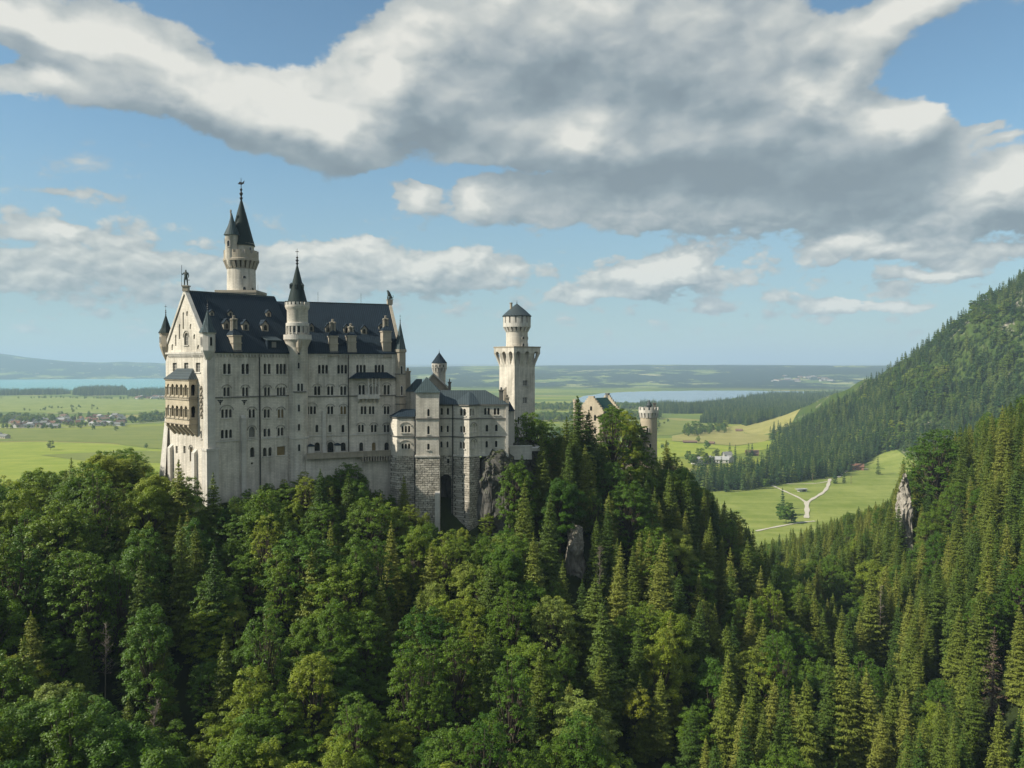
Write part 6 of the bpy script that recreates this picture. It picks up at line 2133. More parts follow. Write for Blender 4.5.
MB().wall([(0, zbot), (TD, zbot), (TD, zcor + 3), (0, zcor + 3)], FS.holes, FS.fn).build('wall', LIMESTONE, tower)
m = MB().add([(TW, 0, zbot), (TW, TD, zbot), (TW, TD, zcor + 3), (TW, 0, zcor + 3), (0, TD, zbot), (0, TD, zcor + 3)], [(0, 1, 2, 3), (4, 1, 2, 5)])
m.build('wall', LIMESTONE, tower)
# corbelled head: round arches on tapering corbels
ov = 1.35
zt1, zt0 = tz(346.6), tz(366.8)
hd = MB()
def head_face(mapf, L):
    n = 3
    w = (L + 2 * ov) / n
    holes = []
    zar = zt0 + (zt1 - zt0) * .68
    hz_ = []
    for i in range(n):
        c = -ov + w * (i + .5)
        holes.append(arch(c - w * .27, c + w * .27, zt0 + (zt1 - zt0) * .12, zar + .6, 8))
    # battered face: overhang grows with height
    def fn(a, z, d):
        f = min(1.0, max(0.0, (z - zt0) / (zar - zt0)))
        o = ov * (f ** 1.2)
        s = (a - L / 2) / (L / 2 + ov)
        return mapf(L / 2 + s * (L / 2 + o), -o + d * (1.0 if d < .1 else o + .02) / 1.0 if d < .1 else min(.02, -o + d), z)
    rows = 9
    outer = [(-ov, zt0), (L + ov, zt0)] + [(L + ov, zt0 + (zar - zt0) * i / rows) for i in range(1, rows + 1)] + [(L + ov, zt1), (-ov, zt1)] + [(-ov, zt0 + (zar - zt0) * i / rows) for i in range(rows, 0, -1)]
    hd.wall(outer, holes, fn, 1.9)
head_face(lambda a, d, z: (a, d, z), TW)
head_face(lambda a, d, z: (d, a, z), TD)
head_face(lambda a, d, z: (TW - d, a, z), TD)
head_face(lambda a, d, z: (a, TD - d, z), TW)
head = hd.build('corbelled_head', LIMESTONE, tower)
MB().box(.06, TW - .06, .06, TD - .06, zcor, zt1 - .31).build('core', LIMESTONE, head)
MB().box(-ov - .15, TW + ov + .15, -ov - .15, TD + ov + .15, zt1 - .3, zt1 + .12).build('coping', TANSTONE, head)
cx_, cy_ = TW / 2 - .2, TD / 2 - .2
TY2 = TY + 5
kz2 = TY2 / F_PX
uz = lambda py: at_depth(517.6, py, TY2).z
r = 10.9 * kz2
MB().lathe([(r, zt1), (r, uz(331)), (r + .1, uz(330))], cx_, cy_, 40).build('turret', LIMESTONE, tower, smooth=True)
g = MB().lathe([(r + .02, uz(327.2)), (13.9 * kz2, uz(327.2)), (13.9 * kz2, uz(323.2)), (12.6 * kz2, uz(323.2)), (12.6 * kz2, uz(316.4))], cx_, cy_, 40)
round_corbels(g, cx_, cy_, r, 13.7 * kz2, uz(332), uz(327.2), 18)
merlons(g, cx_, cy_, 12.7 * kz2, 13.9 * kz2, uz(323.3), uz(316.4), 14, .72)
g.build('gallery', LIME_TRIM, tower)
MB().lathe([(14.6 * kz2, uz(316.6)), (14.7 * kz2, uz(315.8)), (9 * kz2, uz(310.4)), (.1, uz(303.4))], cx_, cy_, 36).build('cone_roof', LEADROOF, tower, smooth=True)
MB().lathe([(.5, uz(313)), (.45, uz(303.6)), (.6, uz(303.4)), (.6, uz(302.6))], cx_ - 2.1, cy_ + .6, 8).build('chimney', TANSTONE, tower)
finial(tower, cx_, cy_, uz(303.8), uz(300), .2)
fa = -math.pi / 2 - (math.pi / 2 - R(th)) + .0
for da, py0, py1 in ((-.35, 337, 339.2), (.45, 337, 339.2), (-.35, 343.5, 346.6), (.55, 343.5, 346.6)):
    slit(tower, cx_, cy_, r, -math.pi / 2 + .3 + da, uz(py1), uz(py0), .75)

# low wall link and courtyard terrace between bower and tower
PLW = Plane((at_depth(507.6, 420, 232).x, 232.0), 84)
lk = thing('courtyard_wall', 'low link building and white terrace edge between the bower and the square tower', 'wall', (PLW.O.x, PLW.O.y, 0), PLW.rz)
la = lambda px: PLW.front(px, 430)[0]
lz = lambda py: PLW.front(512, py)[1]
MB().box(la(507.8), la(514.5), 0, 12, -45, lz(411)).build('wall', LIME_TRIM, lk)
MB().add([(la(507.2), -.4, lz(411)), (la(515), -.4, lz(411)), (la(515), 8, lz(411)), (la(507.2), 8, lz(411)), (la(507.2), 4, lz(402)), (la(511), 4, lz(402))], [(0, 1, 5, 4), (1, 2, 5), (2, 3, 4, 5), (0, 3, 2, 1)]).build('roof', SLATE, lk)
m = MB().box(la(508), la(530), -4.2, -3.6, lz(458), lz(445.4))
m.box(la(508), la(530.5), -4.4, -3.4, lz(445.4), lz(444.2))
m.build('parapet', LIME_TRIM, lk)
MB().box(la(508), la(540), -3.6, 20, lz(450), lz(447)).build('terrace_floor', LIME_TRIM, lk)

# ---- gatehouse on the crag, half hidden by trees
GY = 300.0
PG = Plane((at_depth(604, 440, GY).x, GY), 40)
gate = thing('gatehouse', 'yellow and tan gatehouse with stepped gable and dark green roof', 'gatehouse', (PG.O.x, PG.O.y, 0), PG.rz)
gz = lambda py: at_depth(600, py, GY).z
GL = PG.front(619, 420)[0]
GW = 11.0
FG = Facade(gate, FRONT)
for px, y0, y1 in ((607.5, 422, 428), (611.5, 422, 428), (607.5, 436, 442), (615.5, 422, 428), (612, 436, 442)):
    a, zt = PG.front(px, y0)
    FG.window(a, PG.front(px, y1)[1], zt, 1, .9, .3, False)
gE, gR = gz(413.5), gz(398.2)
MB().wall([(0, -50), (GL, -50), (GL, gE), (0, gE)], FG.holes, FG.fn).build('wall', SANDSTONE, gate)
def stepped(x0, x1, mat):
    m = MB()
    n = 7
    m.box(x0, x1, 0, GW, -50, gE)
    for i in range(n):
        m.box(x0 - .001 * i, x1 + .001 * i, GW / 2 * i / n * .95 - .2, GW - GW / 2 * i / n * .95 + .2, gE + (gR - gE) * i / n, gE + (gR - gE) * (i + 1) / n + .7)
    return m.build('stepped_gable', mat, gate)
stepped(-.7, .2, SANDSTONE)
stepped(GL - .1, GL + .7, SANDSTONE)
m = MB().add([(.2, GW, -50), (GL, GW, -50), (GL, GW, gE), (.2, GW, gE)], [(0, 1, 2, 3)])
m.build('wall', SANDSTONE, gate)
m = MB()
gable_roof(m, .22, GL - .12, GW, gE, gR - .4, .4, .3)
m.build('roof', GREENROOF, gate)
MB().box(GL - .2, GL + .9, GW / 2 - .6, GW / 2 + .6, gR - 1, gz(395)).box(GL - .35, GL + 1.05, GW / 2 - .75, GW / 2 + .75, gz(395), gz(394.2)).build('chimney', GREYTRIM, gate)
a, z = PG.front(609.5, 406.5, 3)
MB().box(a - .6, a + .6, 1.4, 4, z - 1.2, z + .5).build('dormer', LIME_TRIM, gate)
for b0, z0, z1 in ((3.6, 421, 415), (7.2, 421, 415), (3.6, 434, 428), (7.2, 434, 428), (5.4, 411, 406.5)):
    pts = arch(b0 - .5, b0 + .5, gz(z0), gz(z1), 5)
    MB().add([(-.73, a, zz) for a, zz in pts], [tuple(range(len(pts)))]).build('window', GLASS, gate)
tp = Matrix.Rotation(-PG.rz, 3, 'Z') @ (at_depth(575.3, 410, 306) - PG.O)
m = MB().lathe([(.7, -50), (.7, gz(404)), (.95, gz(403)), (.95, gz(401))], tp.x, tp.y, 20)
merlons(m, tp.x, tp.y, .65, .95, gz(401.1), gz(399.6), 8, .6)
m.build('turret', SANDSTONE, gate)
# lower gate walls
def yard_box(px0, px1, py0, Y, d, name, mat, crenel=False):
    P = Plane((at_depth(px0, py0, Y).x, Y), 80)
    L = P.front(px1, py0)[0]
    z = at_depth(px0, py0, Y).z
    m = MB().box(0, L, 0, d, -60, z)
    if crenel:
        n = max(3, int(L / 1.3))
        for i in range(n):
            m.box(i * L / n, i * L / n + L / n * .6, 0, .5, z, z + .7)
    F = Facade(gate, None)
    return P, L, z, m
for px0, px1, py0, Y, crenel, label in ((598, 621, 446, 291, False, 'yellow lit lower wall of the gate court'), (621, 631, 447, 288, False, ''), (631, 642.5, 466, 286, True, '')):
    P, L, z, m = yard_box(px0, px1, py0, Y, 6, 'wall', SANDSTONE, crenel)
    loc = P.O - Vector((PG.O.x, PG.O.y, 0))
    loc = Matrix.Rotation(-PG.rz, 3, 'Z') @ loc
    m.build('court_wall', SANDSTONE if px0 != 621 else LIME_TRIM, gate, loc, P.rz - PG.rz)
    for f in (.3, .7):
        mm = MB()
        pts = arch(L * f - .4, L * f + .4, z - 4.4, z - 2.4, 5)
        mm.add([(a, -.03, zz) for a, zz in pts], [tuple(range(len(pts)))])
        mm.build('window', GLASS, gate, loc, P.rz - PG.rz)

# round gate tower
RY = 284.0
rx = at_depth(648.6, 430, RY).x
rtow = thing('round_gate_tower', 'sunlit round stone gate tower with battlements at the end of the castle', 'tower', (rx, RY, 0))
k = RY / F_PX
z_ = lambda py: at_depth(648.6, py, RY).z
r = 8.4 * k
MB().lathe([(r + .35, -62), (r, z_(440)), (r - .05, z_(418)), (r, z_(417))], n=36).build('shaft', SANDSTONE, rtow, smooth=True)
g = MB().lathe([(r, z_(412.6)), (9.9 * k, z_(412.6)), (9.9 * k, z_(409.8)), (8.9 * k, z_(409.8)), (8.9 * k, z_(412)), (.5, z_(412))], n=36)
round_corbels(g, 0, 0, r, 9.8 * k, z_(417.6), z_(412.6), 16)
merlons(g, 0, 0, 8.9 * k, 9.9 * k, z_(409.9), z_(407), 12, .6)
g.build('battlements', LIME_TRIM, rtow)
MB().lathe([(2.6 * k, z_(412)), (2.6 * k, z_(405.5)), (3.2 * k, z_(405.4)), (.1, z_(400))], .2, .3, 14).build('cap_turret', LEADROOF, rtow)
MB().box(1.5, 2.5, -.6, .4, z_(412), z_(403.6)).box(1.35, 2.65, -.75, .55, z_(403.6), z_(402.8)).build('chimney', GREYTRIM, rtow)
fa = math.atan2(-RY, -rx)
slit(rtow, 0, 0, r, fa - .12, z_(432), z_(427), .7)
slit(rtow, 0, 0, r, fa + .2, z_(447), z_(443), .7)

# ------------------------------------------------------------------ bare rock
def rock(label, px0, px1, py0, Y, depth, mat, seed, rough=1.6, name='rock_outcrop', lean=0.3):
    """a rough buttress of rock rising from the ground at distance Y up to the height seen at py0"""
    a, b = at_depth(px0, py0, Y), at_depth(px1, py0, Y)
    w = abs(b.x - a.x) / 2
    cx = (a.x + b.x) / 2
    g = min(float(height(cx + i * w, Y + j * depth)) for i in (-1, 0, 1) for j in (0, 1)) - 3
    h = a.z - g
    o = thing(name, label, 'rock', (cx, Y + depth * .5, g))
    bm = bmesh.new()
    bmesh.ops.create_icosphere(bm, subdivisions=6, radius=1)
    co = np.array([v.co[:] for v in bm.verts])
    q = np.sign(co) * np.abs(co) ** 0.5
    q /= np.max(np.abs(q), axis=0)
    x, y, z = q[:, 0] * w, q[:, 1] * depth / 2, (q[:, 2] + 1) / 2 * h
    n1 = fbm(x / 3.0 + seed, z / 5.5 + seed * 2 + y / 5, 5) - .5
    n2 = fbm(y / 3.2 + seed * 3, z / 4 + x / 6, 5) - .5
    n3 = np.abs(fbm(x / 1.7 + seed * 5, z / 8 + y / 3, 4) - .5) * -2 + .25
    n4 = fbm(x / 2.2 + seed, y / 2.2 + seed, 4) - .5
    led = np.floor(z / 2.6 + n1 * 2) * 0.18 % 0.7
    taper = 1 - lean * (z / h) ** 1.6
    x = x * taper * (1 + n2 * .6) + n2 * rough
    y = y * taper + (n1 * 1.4 + n3 * 1.0 + led * .5) * rough
    z = z + n4 * h * .22 * (z / h)
    blk = np.floor((fbm(x / 2.4 + seed * 7, z / 1.9 + y / 3, 3)) * 9) / 9 - .5
    y = y + blk * 1.5
    x = x + (np.floor(fbm(z / 2.1 + seed, y / 2.3, 3) * 8) / 8 - .5) * 1.4
    n5 = fbm(x / .9 + seed, z / 1.1 + y / .9, 4) - .5
    y = y + n5 * 1.1
    x = x + (fbm(z / 1.0 + seed, y / 1.0, 3) - .5) * .7
    for v, X, Y_, Z in zip(bm.verts, x, y, z):
        v.co = (X, Y_, Z)
    me = bpy.data.meshes.new(name)
    bm.to_mesh(me)
    bm.free()
    me.materials.append(mat)
    link('rock_face', me, o)
    return o
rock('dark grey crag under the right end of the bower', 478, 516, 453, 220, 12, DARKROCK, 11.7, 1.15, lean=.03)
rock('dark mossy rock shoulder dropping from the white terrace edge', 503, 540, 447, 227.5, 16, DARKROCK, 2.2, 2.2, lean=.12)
rock('pale rock outcrop showing between the trees below the gatehouse', 566, 588, 530, 213, 9, PALEROCK, 4.1, 2.6, lean=.55)
rock('small pale rock patch beside the outcrop under the gatehouse', 538, 547, 543, 211, 5, GREYROCK, 5.1, 1.6)
rock('tall white limestone cliff standing out of the wooded slope', 904, 916, 477, 330, 8, PALEROCK, 8.3, 2.8, name='cliff', lean=.5)
# ---- every single tree of the near woods as a thing: Empty > crown, trunk
def plant(kd, protos, i, x, y, z, s, rot, zs, label, group, name):
    o = thing(name, label, 'tree', (x, y, z), rot, group)
    o.scale = (s, s, s * zs)
    o.rotation_euler = (0.035 * math.sin(x * 7.1 + y), 0.035 * math.sin(y * 5.3 + x), rot)
    link('crown', protos[i][0], o)
    link('trunk', protos[i][1], o)
    return o

PLACES = [(lambda px, py, y, r: r and py < 470, 'along the top edge across the gorge'),
          (lambda px, py, y, r: r and px > 930 and py < 600, 'high beyond the white cliff across the gorge'),
          (lambda px, py, y, r: r and px > 860 and py < 600, 'beneath the white cliff across the gorge'),
          (lambda px, py, y, r: r and py < 600, 'at the gorge mouth below the green meadow'),
          (lambda px, py, y, r: r and px > 930, 'around the dead brown conifer across the gorge'),
          (lambda px, py, y, r: r and py < 690, 'in the gorge bottom under the far slope'),
          (lambda px, py, y, r: r, 'in the near gorge below the brown conifer'),
          (lambda px, py, y, r: px < 160 and py < 560, 'beside the palace against the bright fields'),
          (lambda px, py, y, r: px < 160 and py < 660, 'around the bare grey snag'),
          (lambda px, py, y, r: px < 160, 'in front of the bare grey snag'),
          (lambda px, py, y, r: px < 250 and py < 540, 'at the foot of the palace gable wall'),
          (lambda px, py, y, r: px < 400 and py < 540, 'along the foot of the long palace wall'),
          (lambda px, py, y, r: px < 520 and py < 580, 'below the rough stone base of the bower'),
          (lambda px, py, y, r: px < 690 and py < 530, 'on the crag top around the gatehouse'),
          (lambda px, py, y, r: px < 690 and py < 620, 'beside the pale rock outcrop under the gatehouse'),
          (lambda px, py, y, r: px >= 690 and py < 640, 'down the crag side towards the green meadow'),
          (lambda px, py, y, r: px < 320 and py < 650, 'on the slope below the palace gable'),
          (lambda px, py, y, r: px < 320, 'on the lowest slope below the palace gable'),
          (lambda px, py, y, r: px < 520 and py < 650, 'halfway down the slope under the bower'),
          (lambda px, py, y, r: px < 520, 'at the slope bottom under the bower'),
          (lambda px, py, y, r: px < 700 and py < 690, 'above the yellow maple below the gatehouse'),
          (lambda px, py, y, r: px < 700, 'near the yellow maple on the lowest slope'),
          (lambda px, py, y, r: True, 'on the steep gorge side below the crag')]
def size_word(H, kd):
    if kd == 'spruce':
        return 'towering' if H > 28 else 'tall' if H > 24 else 'middling' if H > 20 else 'short' if H > 15 else 'stunted'
    return 'huge' if H > 21.5 else 'tall' if H > 19.5 else 'middling' if H > 16.5 else 'low' if H > 12 else 'small'
CROWN_B = ['rounded', 'upright', 'spreading', 'columnar', 'layered', 'clumpy']
CROWN_C = ['full', 'ragged', 'drooping', 'narrow', 'dense', 'sparse']
rest = {'spruce': [], 'broadleaf': []}
for k, (kd, i, x, y, g, s, rot, zs) in enumerate(TREES):
    con = kd == 'spruce'
    H = (CONI_H if con else BROAD_H)[i] * s * zs
    if k in chosen:
        px, py = project(x, y, g + H * 0.7)
        right = x > 108 + (y - 200) * 0.10 or (x > 62 and y < 150)
        place = next(w for f, w in PLACES if f(px, py, y, right))
        lab = '%s %s %s %s' % (size_word(H, kd), (CROWN_C if con else CROWN_B)[i], 'spruce' if con else 'broadleaf', place)
        plant(kd, CONI if con else BROAD, i, x, y, g, s, rot, zs, lab, ('spruces ' if con else 'broadleaved trees ') + place, 'spruce' if con else 'broadleaf_tree')
    else:
        rest[kd].append((x, y, g, s, rot, i, s * zs))
instancer('spruce_wood', rest['spruce'], CONI)
instancer('broadleaf_wood', rest['broadleaf'], BROAD)
PREVIEW = len(rest['spruce']), len(rest['broadleaf'])
print('TREES', len(TREES), 'chosen', len(chosen), 'rest', PREVIEW)

# odd ones out
def odd(proto, name, label, px, py, Y, H0, group=None):
    x, Y, g, h = stand(px, py, H0, Y)
    return plant('', [proto], 0, x, Y, g, 1.0, 1.0, h / H0, label, group, name)
odd(YELLOW, 'maple_tree', 'small bright yellow-green maple among darker crowns low on the slope', 634, 686, 128, 15)
odd(DEADC, 'dead_conifer', 'dead conifer with bare pinkish-brown needles in the lower gorge wood', 993, 628, 150, 24)
odd(PINE, 'pine_tree', 'tall flat-crowned pine with bare lower trunk in front of the gatehouse', 617, 404, 262, 24)
odd(PINE, 'pine_tree', 'second open-crowned pine close beside the round gate tower', 634, 421, 268, 24)

def snag(label, px, py, Y, H0, lean, seed, rad=0.13):
    x, Y, g, L = stand(px, py, H0, Y)
    rnd = random.Random(seed)
    o = thing('dead_tree', label, 'tree', (x - lean, Y, g))
    d = Vector((lean, 0, L))
    t = MB()
    t.tube([(0, 0, -2), d * 0.3 + Vector((rnd.uniform(-.2, .2), 0, 0)), d * 0.65, d], [rad, rad * .8, rad * .5, .03], 6)
    t.build('trunk', PALEBARK, o, smooth=True)
    br = MB()
    for k in range(44):
        f = rnd.uniform(0.45, 0.98)
        s = d * f
        q = Vector((rnd.uniform(-1, 1), rnd.uniform(-1, 1), rnd.uniform(0.3, 1.3))).normalized() * rnd.uniform(1.2, 3.4) * (1.25 - f)
        br.tube([s, s + q * .5 + Vector((0, 0, .1)), s + q], [rad * .3, rad * .2, .015], 4)
        for w in range(3):
            e = s + q * rnd.uniform(.3, .95)
            br.tube([e, e + Vector((rnd.uniform(-1, 1), rnd.uniform(-1, 1), rnd.uniform(0, 1.2))) * 0.7], [.025, .01], 3)
    br.build('branches', PALEBARK, o)
    return o
snag('bare grey snag with upright twigs among the shaded broadleaves', 106, 622, 118, 19, 0.3, 3)
snag('leaning bare snag sticking out of the near bushes', 158, 700, 100, 16, 3.0, 5, 0.1)
snag('pale bare trunk standing in the wood at the gorge bottom', 881, 585, 215, 27, 0.2, 9, 0.2)
snag('pale dead trunk beside the spruces under the bower', 413, 552, 186, 17, -1.0, 12, 0.18)
snag('thin pale trunk rising beside the pale outcrop', 600, 545, 215, 20, 0.2, 15, 0.16)

# ---- far woods, masses nobody could count
def in_poly(px, py, poly):
    c = False
    n = len(poly)
    for i in range(n):
        x1, y1 = poly[i]
        x2, y2 = poly[(i + 1) % n]
        if (y1 > py) != (y2 > py) and px < (x2 - x1) * (py - y1) / (y2 - y1) + x1:
            c = not c
    return c
def wood_points(polys, sp, seed, nv, s0, s1, lone=1.0):
    rnd = random.Random(seed)
    out = []
    for poly in polys:
        P = [on_level(px, py, PLAIN) for px, py in poly]
        Q = [(p.x, p.y) for p in P]
        x0, x1 = min(q[0] for q in Q), max(q[0] for q in Q)
        y0, y1 = min(q[1] for q in Q), max(q[1] for q in Q)
        xs, ys = [], []
        y = y0
        while y < y1:
            x = x0
            while x < x1:
                a, b = x + rnd.uniform(-.5, .5) * sp, y + rnd.uniform(-.5, .5) * sp
                if rnd.random() < lone and in_poly(a, b, Q):
                    xs.append(a)
                    ys.append(b)
                x += sp
            y += sp
        if not xs:
            continue
        zs = height(np.array(xs), np.array(ys))
        for a, b, z in zip(xs, ys, zs):
            s = rnd.uniform(s0, s1)
            out.append((a, b, z, s, rnd.uniform(0, 6.28), rnd.randrange(nv), s * rnd.uniform(0.85, 1.2)))
    return out
SPRUCE_WOODS = [[(690, 492), (722, 493), (757, 489), (765, 478), (752, 471), (735, 476), (712, 479), (694, 481)],
                [(752, 489), (790, 483), (838, 477), (858, 468), (880, 463), (895, 452), (880, 440), (830, 436), (795, 441), (772, 452), (766, 468)],
                [(727, 405), (760, 403), (830, 400.5), (905, 399), (905, 412), (846, 418), (800, 421), (735, 424.5), (700, 423), (712, 414)],
                [(640, 413), (690, 414), (720, 412.5), (727, 405), (690, 408.5), (640, 407)],
                [(742, 427.5), (776, 425.5), (773, 429.5), (745, 430.5)]]
FAR_WOODS = [[(735, 402.5), (770, 397.5), (850, 396.2), (960, 396), (960, 400), (830, 400.4), (760, 402.8)],
             [(72, 395), (84, 396), (105, 395.5), (128, 395), (124, 390.5), (100, 389.5), (80, 391)],
             [(-100, 396.2), (0, 395.6), (60, 394.6), (72, 393.6), (60, 392.9), (0, 393.8), (-100, 394.8)],
             [(128, 396.5), (150, 397), (190, 396.5), (190, 392.6), (150, 392.4), (130, 393.5)]]
LEAFY = [[(684, 437.5), (728, 432.5), (728, 428), (684, 432)], [(535, 423), (600, 421), (660, 420), (660, 415), (600, 416), (535, 417)],
         [(530, 448), (580, 443), (660, 432), (660, 426), (560, 434), (530, 440)], [(535, 411), (640, 410), (640, 406.5), (535, 407)],
         [(688, 466), (705, 467), (716, 462), (700, 459), (686, 460)], [(-60, 420), (30, 419), (60, 422), (20, 424), (-60, 424)], [(130, 424), (185, 420), (185, 415), (150, 417), (130, 420)]]
instancer('spruce_copse', wood_points(SPRUCE_WOODS, 8.2, 31, 3, 0.75, 1.25), FARC, 'dark spruce woods spread between the meadows of the valley', 'wood')
instancer('lakeside_wood', wood_points(FAR_WOODS, 13, 32, 3, 0.9, 1.4), FARC, 'dark woods along the shores of the lakes', 'wood')
instancer('leafy_copse', wood_points(LEAFY, 13, 33, 2, 0.6, 1.25, 0.55), FARB, 'loose leafy copses and hedgerows on the plain', 'wood')
VILLAGE_TREES = [[(-30, 429), (62, 429.5), (126, 427), (130, 416), (60, 415), (-30, 417)], [(-60, 399.4), (60, 398.4), (165, 400.4), (165, 399.4), (60, 397.8), (-60, 398.7)], [(20, 411.2), (110, 409.6), (110, 409.0), (20, 410.4)],
                 [(36, 409), (96, 407.6), (96, 406.6), (36, 408)], [(130, 399), (175, 399.5), (175, 394), (130, 394)], [(560, 455), (690, 447), (690, 445), (560, 452)], [(600, 430), (672, 424), (672, 421.6), (600, 427)]]
instancer('village_trees', wood_points(VILLAGE_TREES, 12, 41, 2, 0.35, 0.75, 0.16), FARB, 'scattered garden trees and hedges around the valley villages', 'trees')
def mountain_wood():
    rnd = random.Random(77)
    xs, ys = [], []
    y = 760
    while y < 1640:
        x = 330
        while x < 1500:
            a, b = x + rnd.uniform(-4, 4), y + rnd.uniform(-4, 4)
            x += 8.6
            if a / b > 0.80:
                continue
            xs.append(a)
            ys.append(b)
        y += 8.6
    xs, ys = np.array(xs), np.array(ys)
    z = height(xs, ys)
    dens = 1.15 - sstep(z, -20, 150) * 0.5 - (fbm(xs / 90 + 3, ys / 90, 3) - 0.5) * 2.0 * sstep(z, -90, 40)
    out, leafy = [], []
    for a, b, zz, d in zip(xs, ys, z, dens):
        if zz < PLAIN + 3 or rnd.random() > d:
            continue
        px, py = project(a, b, zz)
        if py > 452 and zz < -118 and 690 < px < 1030:
            continue
        s = rnd.choice((rnd.uniform(0.45, 0.9), rnd.uniform(0.8, 1.35))) * (0.9 if zz > 60 else 1)
        tup = (a, b, zz, s, rnd.uniform(0, 6.28), rnd.randrange(3), s * rnd.uniform(0.85, 1.15))
        if fbm(np.array(a / 60.0 + 40), np.array(b / 60.0), 2) > 0.54 and rnd.random() < 0.75:
            leafy.append(tup[:5] + (rnd.randrange(2), s * 0.85))
        else:
            out.append(tup)
    return out, leafy
mw, ml = mountain_wood()
instancer('mountain_spruce_wood', mw, FARC, 'spruce wood covering the steep mountainside', 'wood')
instancer('mountain_leafy_wood', ml, FARB, 'paler leafy patches among the mountain spruces', 'wood')
print('FAR', len(mw), len(ml))

# single trees standing in the fields
def field_tree(px, py, s, i, label, con=False, group=None):
    v = on_ground(px, py)
    z = v.z
    return plant('', FARC if con else FARB, i, v.x, v.y, z, s, px, 1.0, label, group, 'spruce' if con else 'broadleaf_tree')
field_tree(50.5, 450.5, 1.05, 0, 'lone round tree standing in the bright lime meadow')
field_tree(93, 430, 0.8, 1, 'small round tree by the village edge road')
field_tree(73, 413, 0.8, 0, 'small tree in the middle of the fields above the village')
field_tree(116, 431, 0.8, 1, 'dark round tree just below the village houses')
field_tree(146, 449, 0.6, 0, 'low bush beside the palace gable in the olive field')
field_tree(786, 524, 1.0, 0, 'leafy tree of the clump beside the forked gravel path')
field_tree(782, 519, 0.95, 1, 'rounder tree at the back of the clump beside the gravel path')
field_tree(790, 516, 0.8, 0, 'small separate tree of the clump nearest the path fork')
field_tree(783, 510, 0.9, 1, 'spruce standing in the clump beside the gravel path', True)
field_tree(791, 524, 0.8, 1, 'low bushy tree in front of the clump beside the path')
field_tree(766, 489, 0.75, 0, 'round bush where the thin path meets the spruce copse')
field_tree(835, 484, 0.95, 0, 'spruce at the top end of the gravel path', True)
field_tree(844, 483.5, 0.7, 2, 'short spruce beside the top end of the gravel path', True)
field_tree(878, 475, 1.0, 1, 'dark spruce alone on the meadow right of the red-roofed house', True)
field_tree(698, 443, 0.8, 0, 'round tree alone on the hay meadow above the white houses')
field_tree(707, 449, 1.0, 1, 'round tree behind the cluster of white houses')
field_tree(699, 461, 1.2, 0, 'large leafy tree at the near end of the white houses')
field_tree(716, 458, 1.0, 1, 'broad tree in the middle of the white houses')
field_tree(730, 457, 1.0, 0, 'spruce beside the white houses', True)
field_tree(735, 460, 0.95, 1, 'spruce by the last of the white houses', True)
field_tree(748, 456, 1.05, 2, 'dark spruce by the barn above the copse', True)
field_tree(752, 456, 0.9, 0, 'spruce pair-mate next to the barn above the copse', True)
field_tree(783, 446, 1.0, 1, 'spruce standing out of the meadow edge before the mountain wood', True)
field_tree(795, 446, 1.1, 2, 'broad spruce in front of the mountain wood', True)
# ------------------------------------------------------------------ houses in the valley
WALLS = [simple('white_render', (0.45, 0.435, 0.40), 0.9, 0.1, 0.1), simple('cream_render', (0.42, 0.37, 0.29), 0.9, 0.1, 0.1), simple('brown_timber', (0.16, 0.11, 0.07), 0.9, 0.1, 0.3)]
ROOFS = [simple('red_brown_tiles', (0.17, 0.09, 0.06), 0.9, 0.1, 0.3), simple('dull_brown_tiles', (0.17, 0.11, 0.08), 0.9, 0.1, 0.3), simple('grey_tiles', (0.20, 0.20, 0.19), 0.9, 0.1, 0.3), simple('pale_metal_roof', (0.34, 0.34, 0.33), 0.6, 0.3, 0.15)]
REDWALL = simple('red_timber', (0.30, 0.15, 0.105), 0.9, 0.1, 0.2)
WN = ['white', 'cream', 'timber']
RN = ['red-brown', 'dull brown', 'grey', 'pale metal']
def house_mesh(w, l, h, r, wm, rm):
    m = MB()
    m.box(-w / 2, w / 2, -l / 2, l / 2, -1, h)
    m.add([(-w / 2, -l / 2, h), (w / 2, -l / 2, h), (0, -l / 2, h + r), (-w / 2, l / 2, h), (w / 2, l / 2, h), (0, l / 2, h + r)], [(0, 1, 2), (3, 5, 4)])
    return m
def house(px, py, w, l, h, r, wi, ri, rot, label, group=None, name='house', wins=True, wallmat=None):
    v = on_ground(px, py)
    z = v.z
    o = thing(name, label, name if name in ('house', 'barn', 'shed') else 'building', (v.x, v.y, z), rot, group)
    wm = wallmat or WALLS[wi]
    b = house_mesh(w, l, h, r, wm, None).build('wall', wm, o)
    rf = MB()
    ov = .9
    k = r / (w / 2)
    for sg in (-1, 1):
        vs = [(sg * (w / 2 + ov), -l / 2 - ov, h - ov * k), (0, -l / 2 - ov, h + r), (0, l / 2 + ov, h + r), (sg * (w / 2 + ov), l / 2 + ov, h - ov * k)]
        vs = [(x, y, zz + .05) for x, y, zz in vs] + [(x, y, zz + .5) for x, y, zz in vs]
        rf.add(vs, [(0, 1, 2, 3), (7, 6, 5, 4), (0, 4, 5, 1), (1, 5, 6, 2), (2, 6, 7, 3), (3, 7, 4, 0)])
    roof = rf.build('roof', ROOFS[ri], o)
    if wins:
        for sx_ in (-1, 1):
            for i in range(3):
                y = -l / 2 + l * (i + .5) / 3
                MB().add([(sx_ * (w / 2 + .05), y - .8, h * .35), (sx_ * (w / 2 + .05), y + .8, h * .35), (sx_ * (w / 2 + .05), y + .8, h * .7), (sx_ * (w / 2 + .05), y - .8, h * .7)], [(0, 1, 2, 3)]).build('window', GLASS, b)
        MB().box(w * .12, w * .12 + 1, -1, 0, h + r * .5, h + r + 1.2).build('chimney', WALLS[0], roof)
    return o
rnd = random.Random(12)
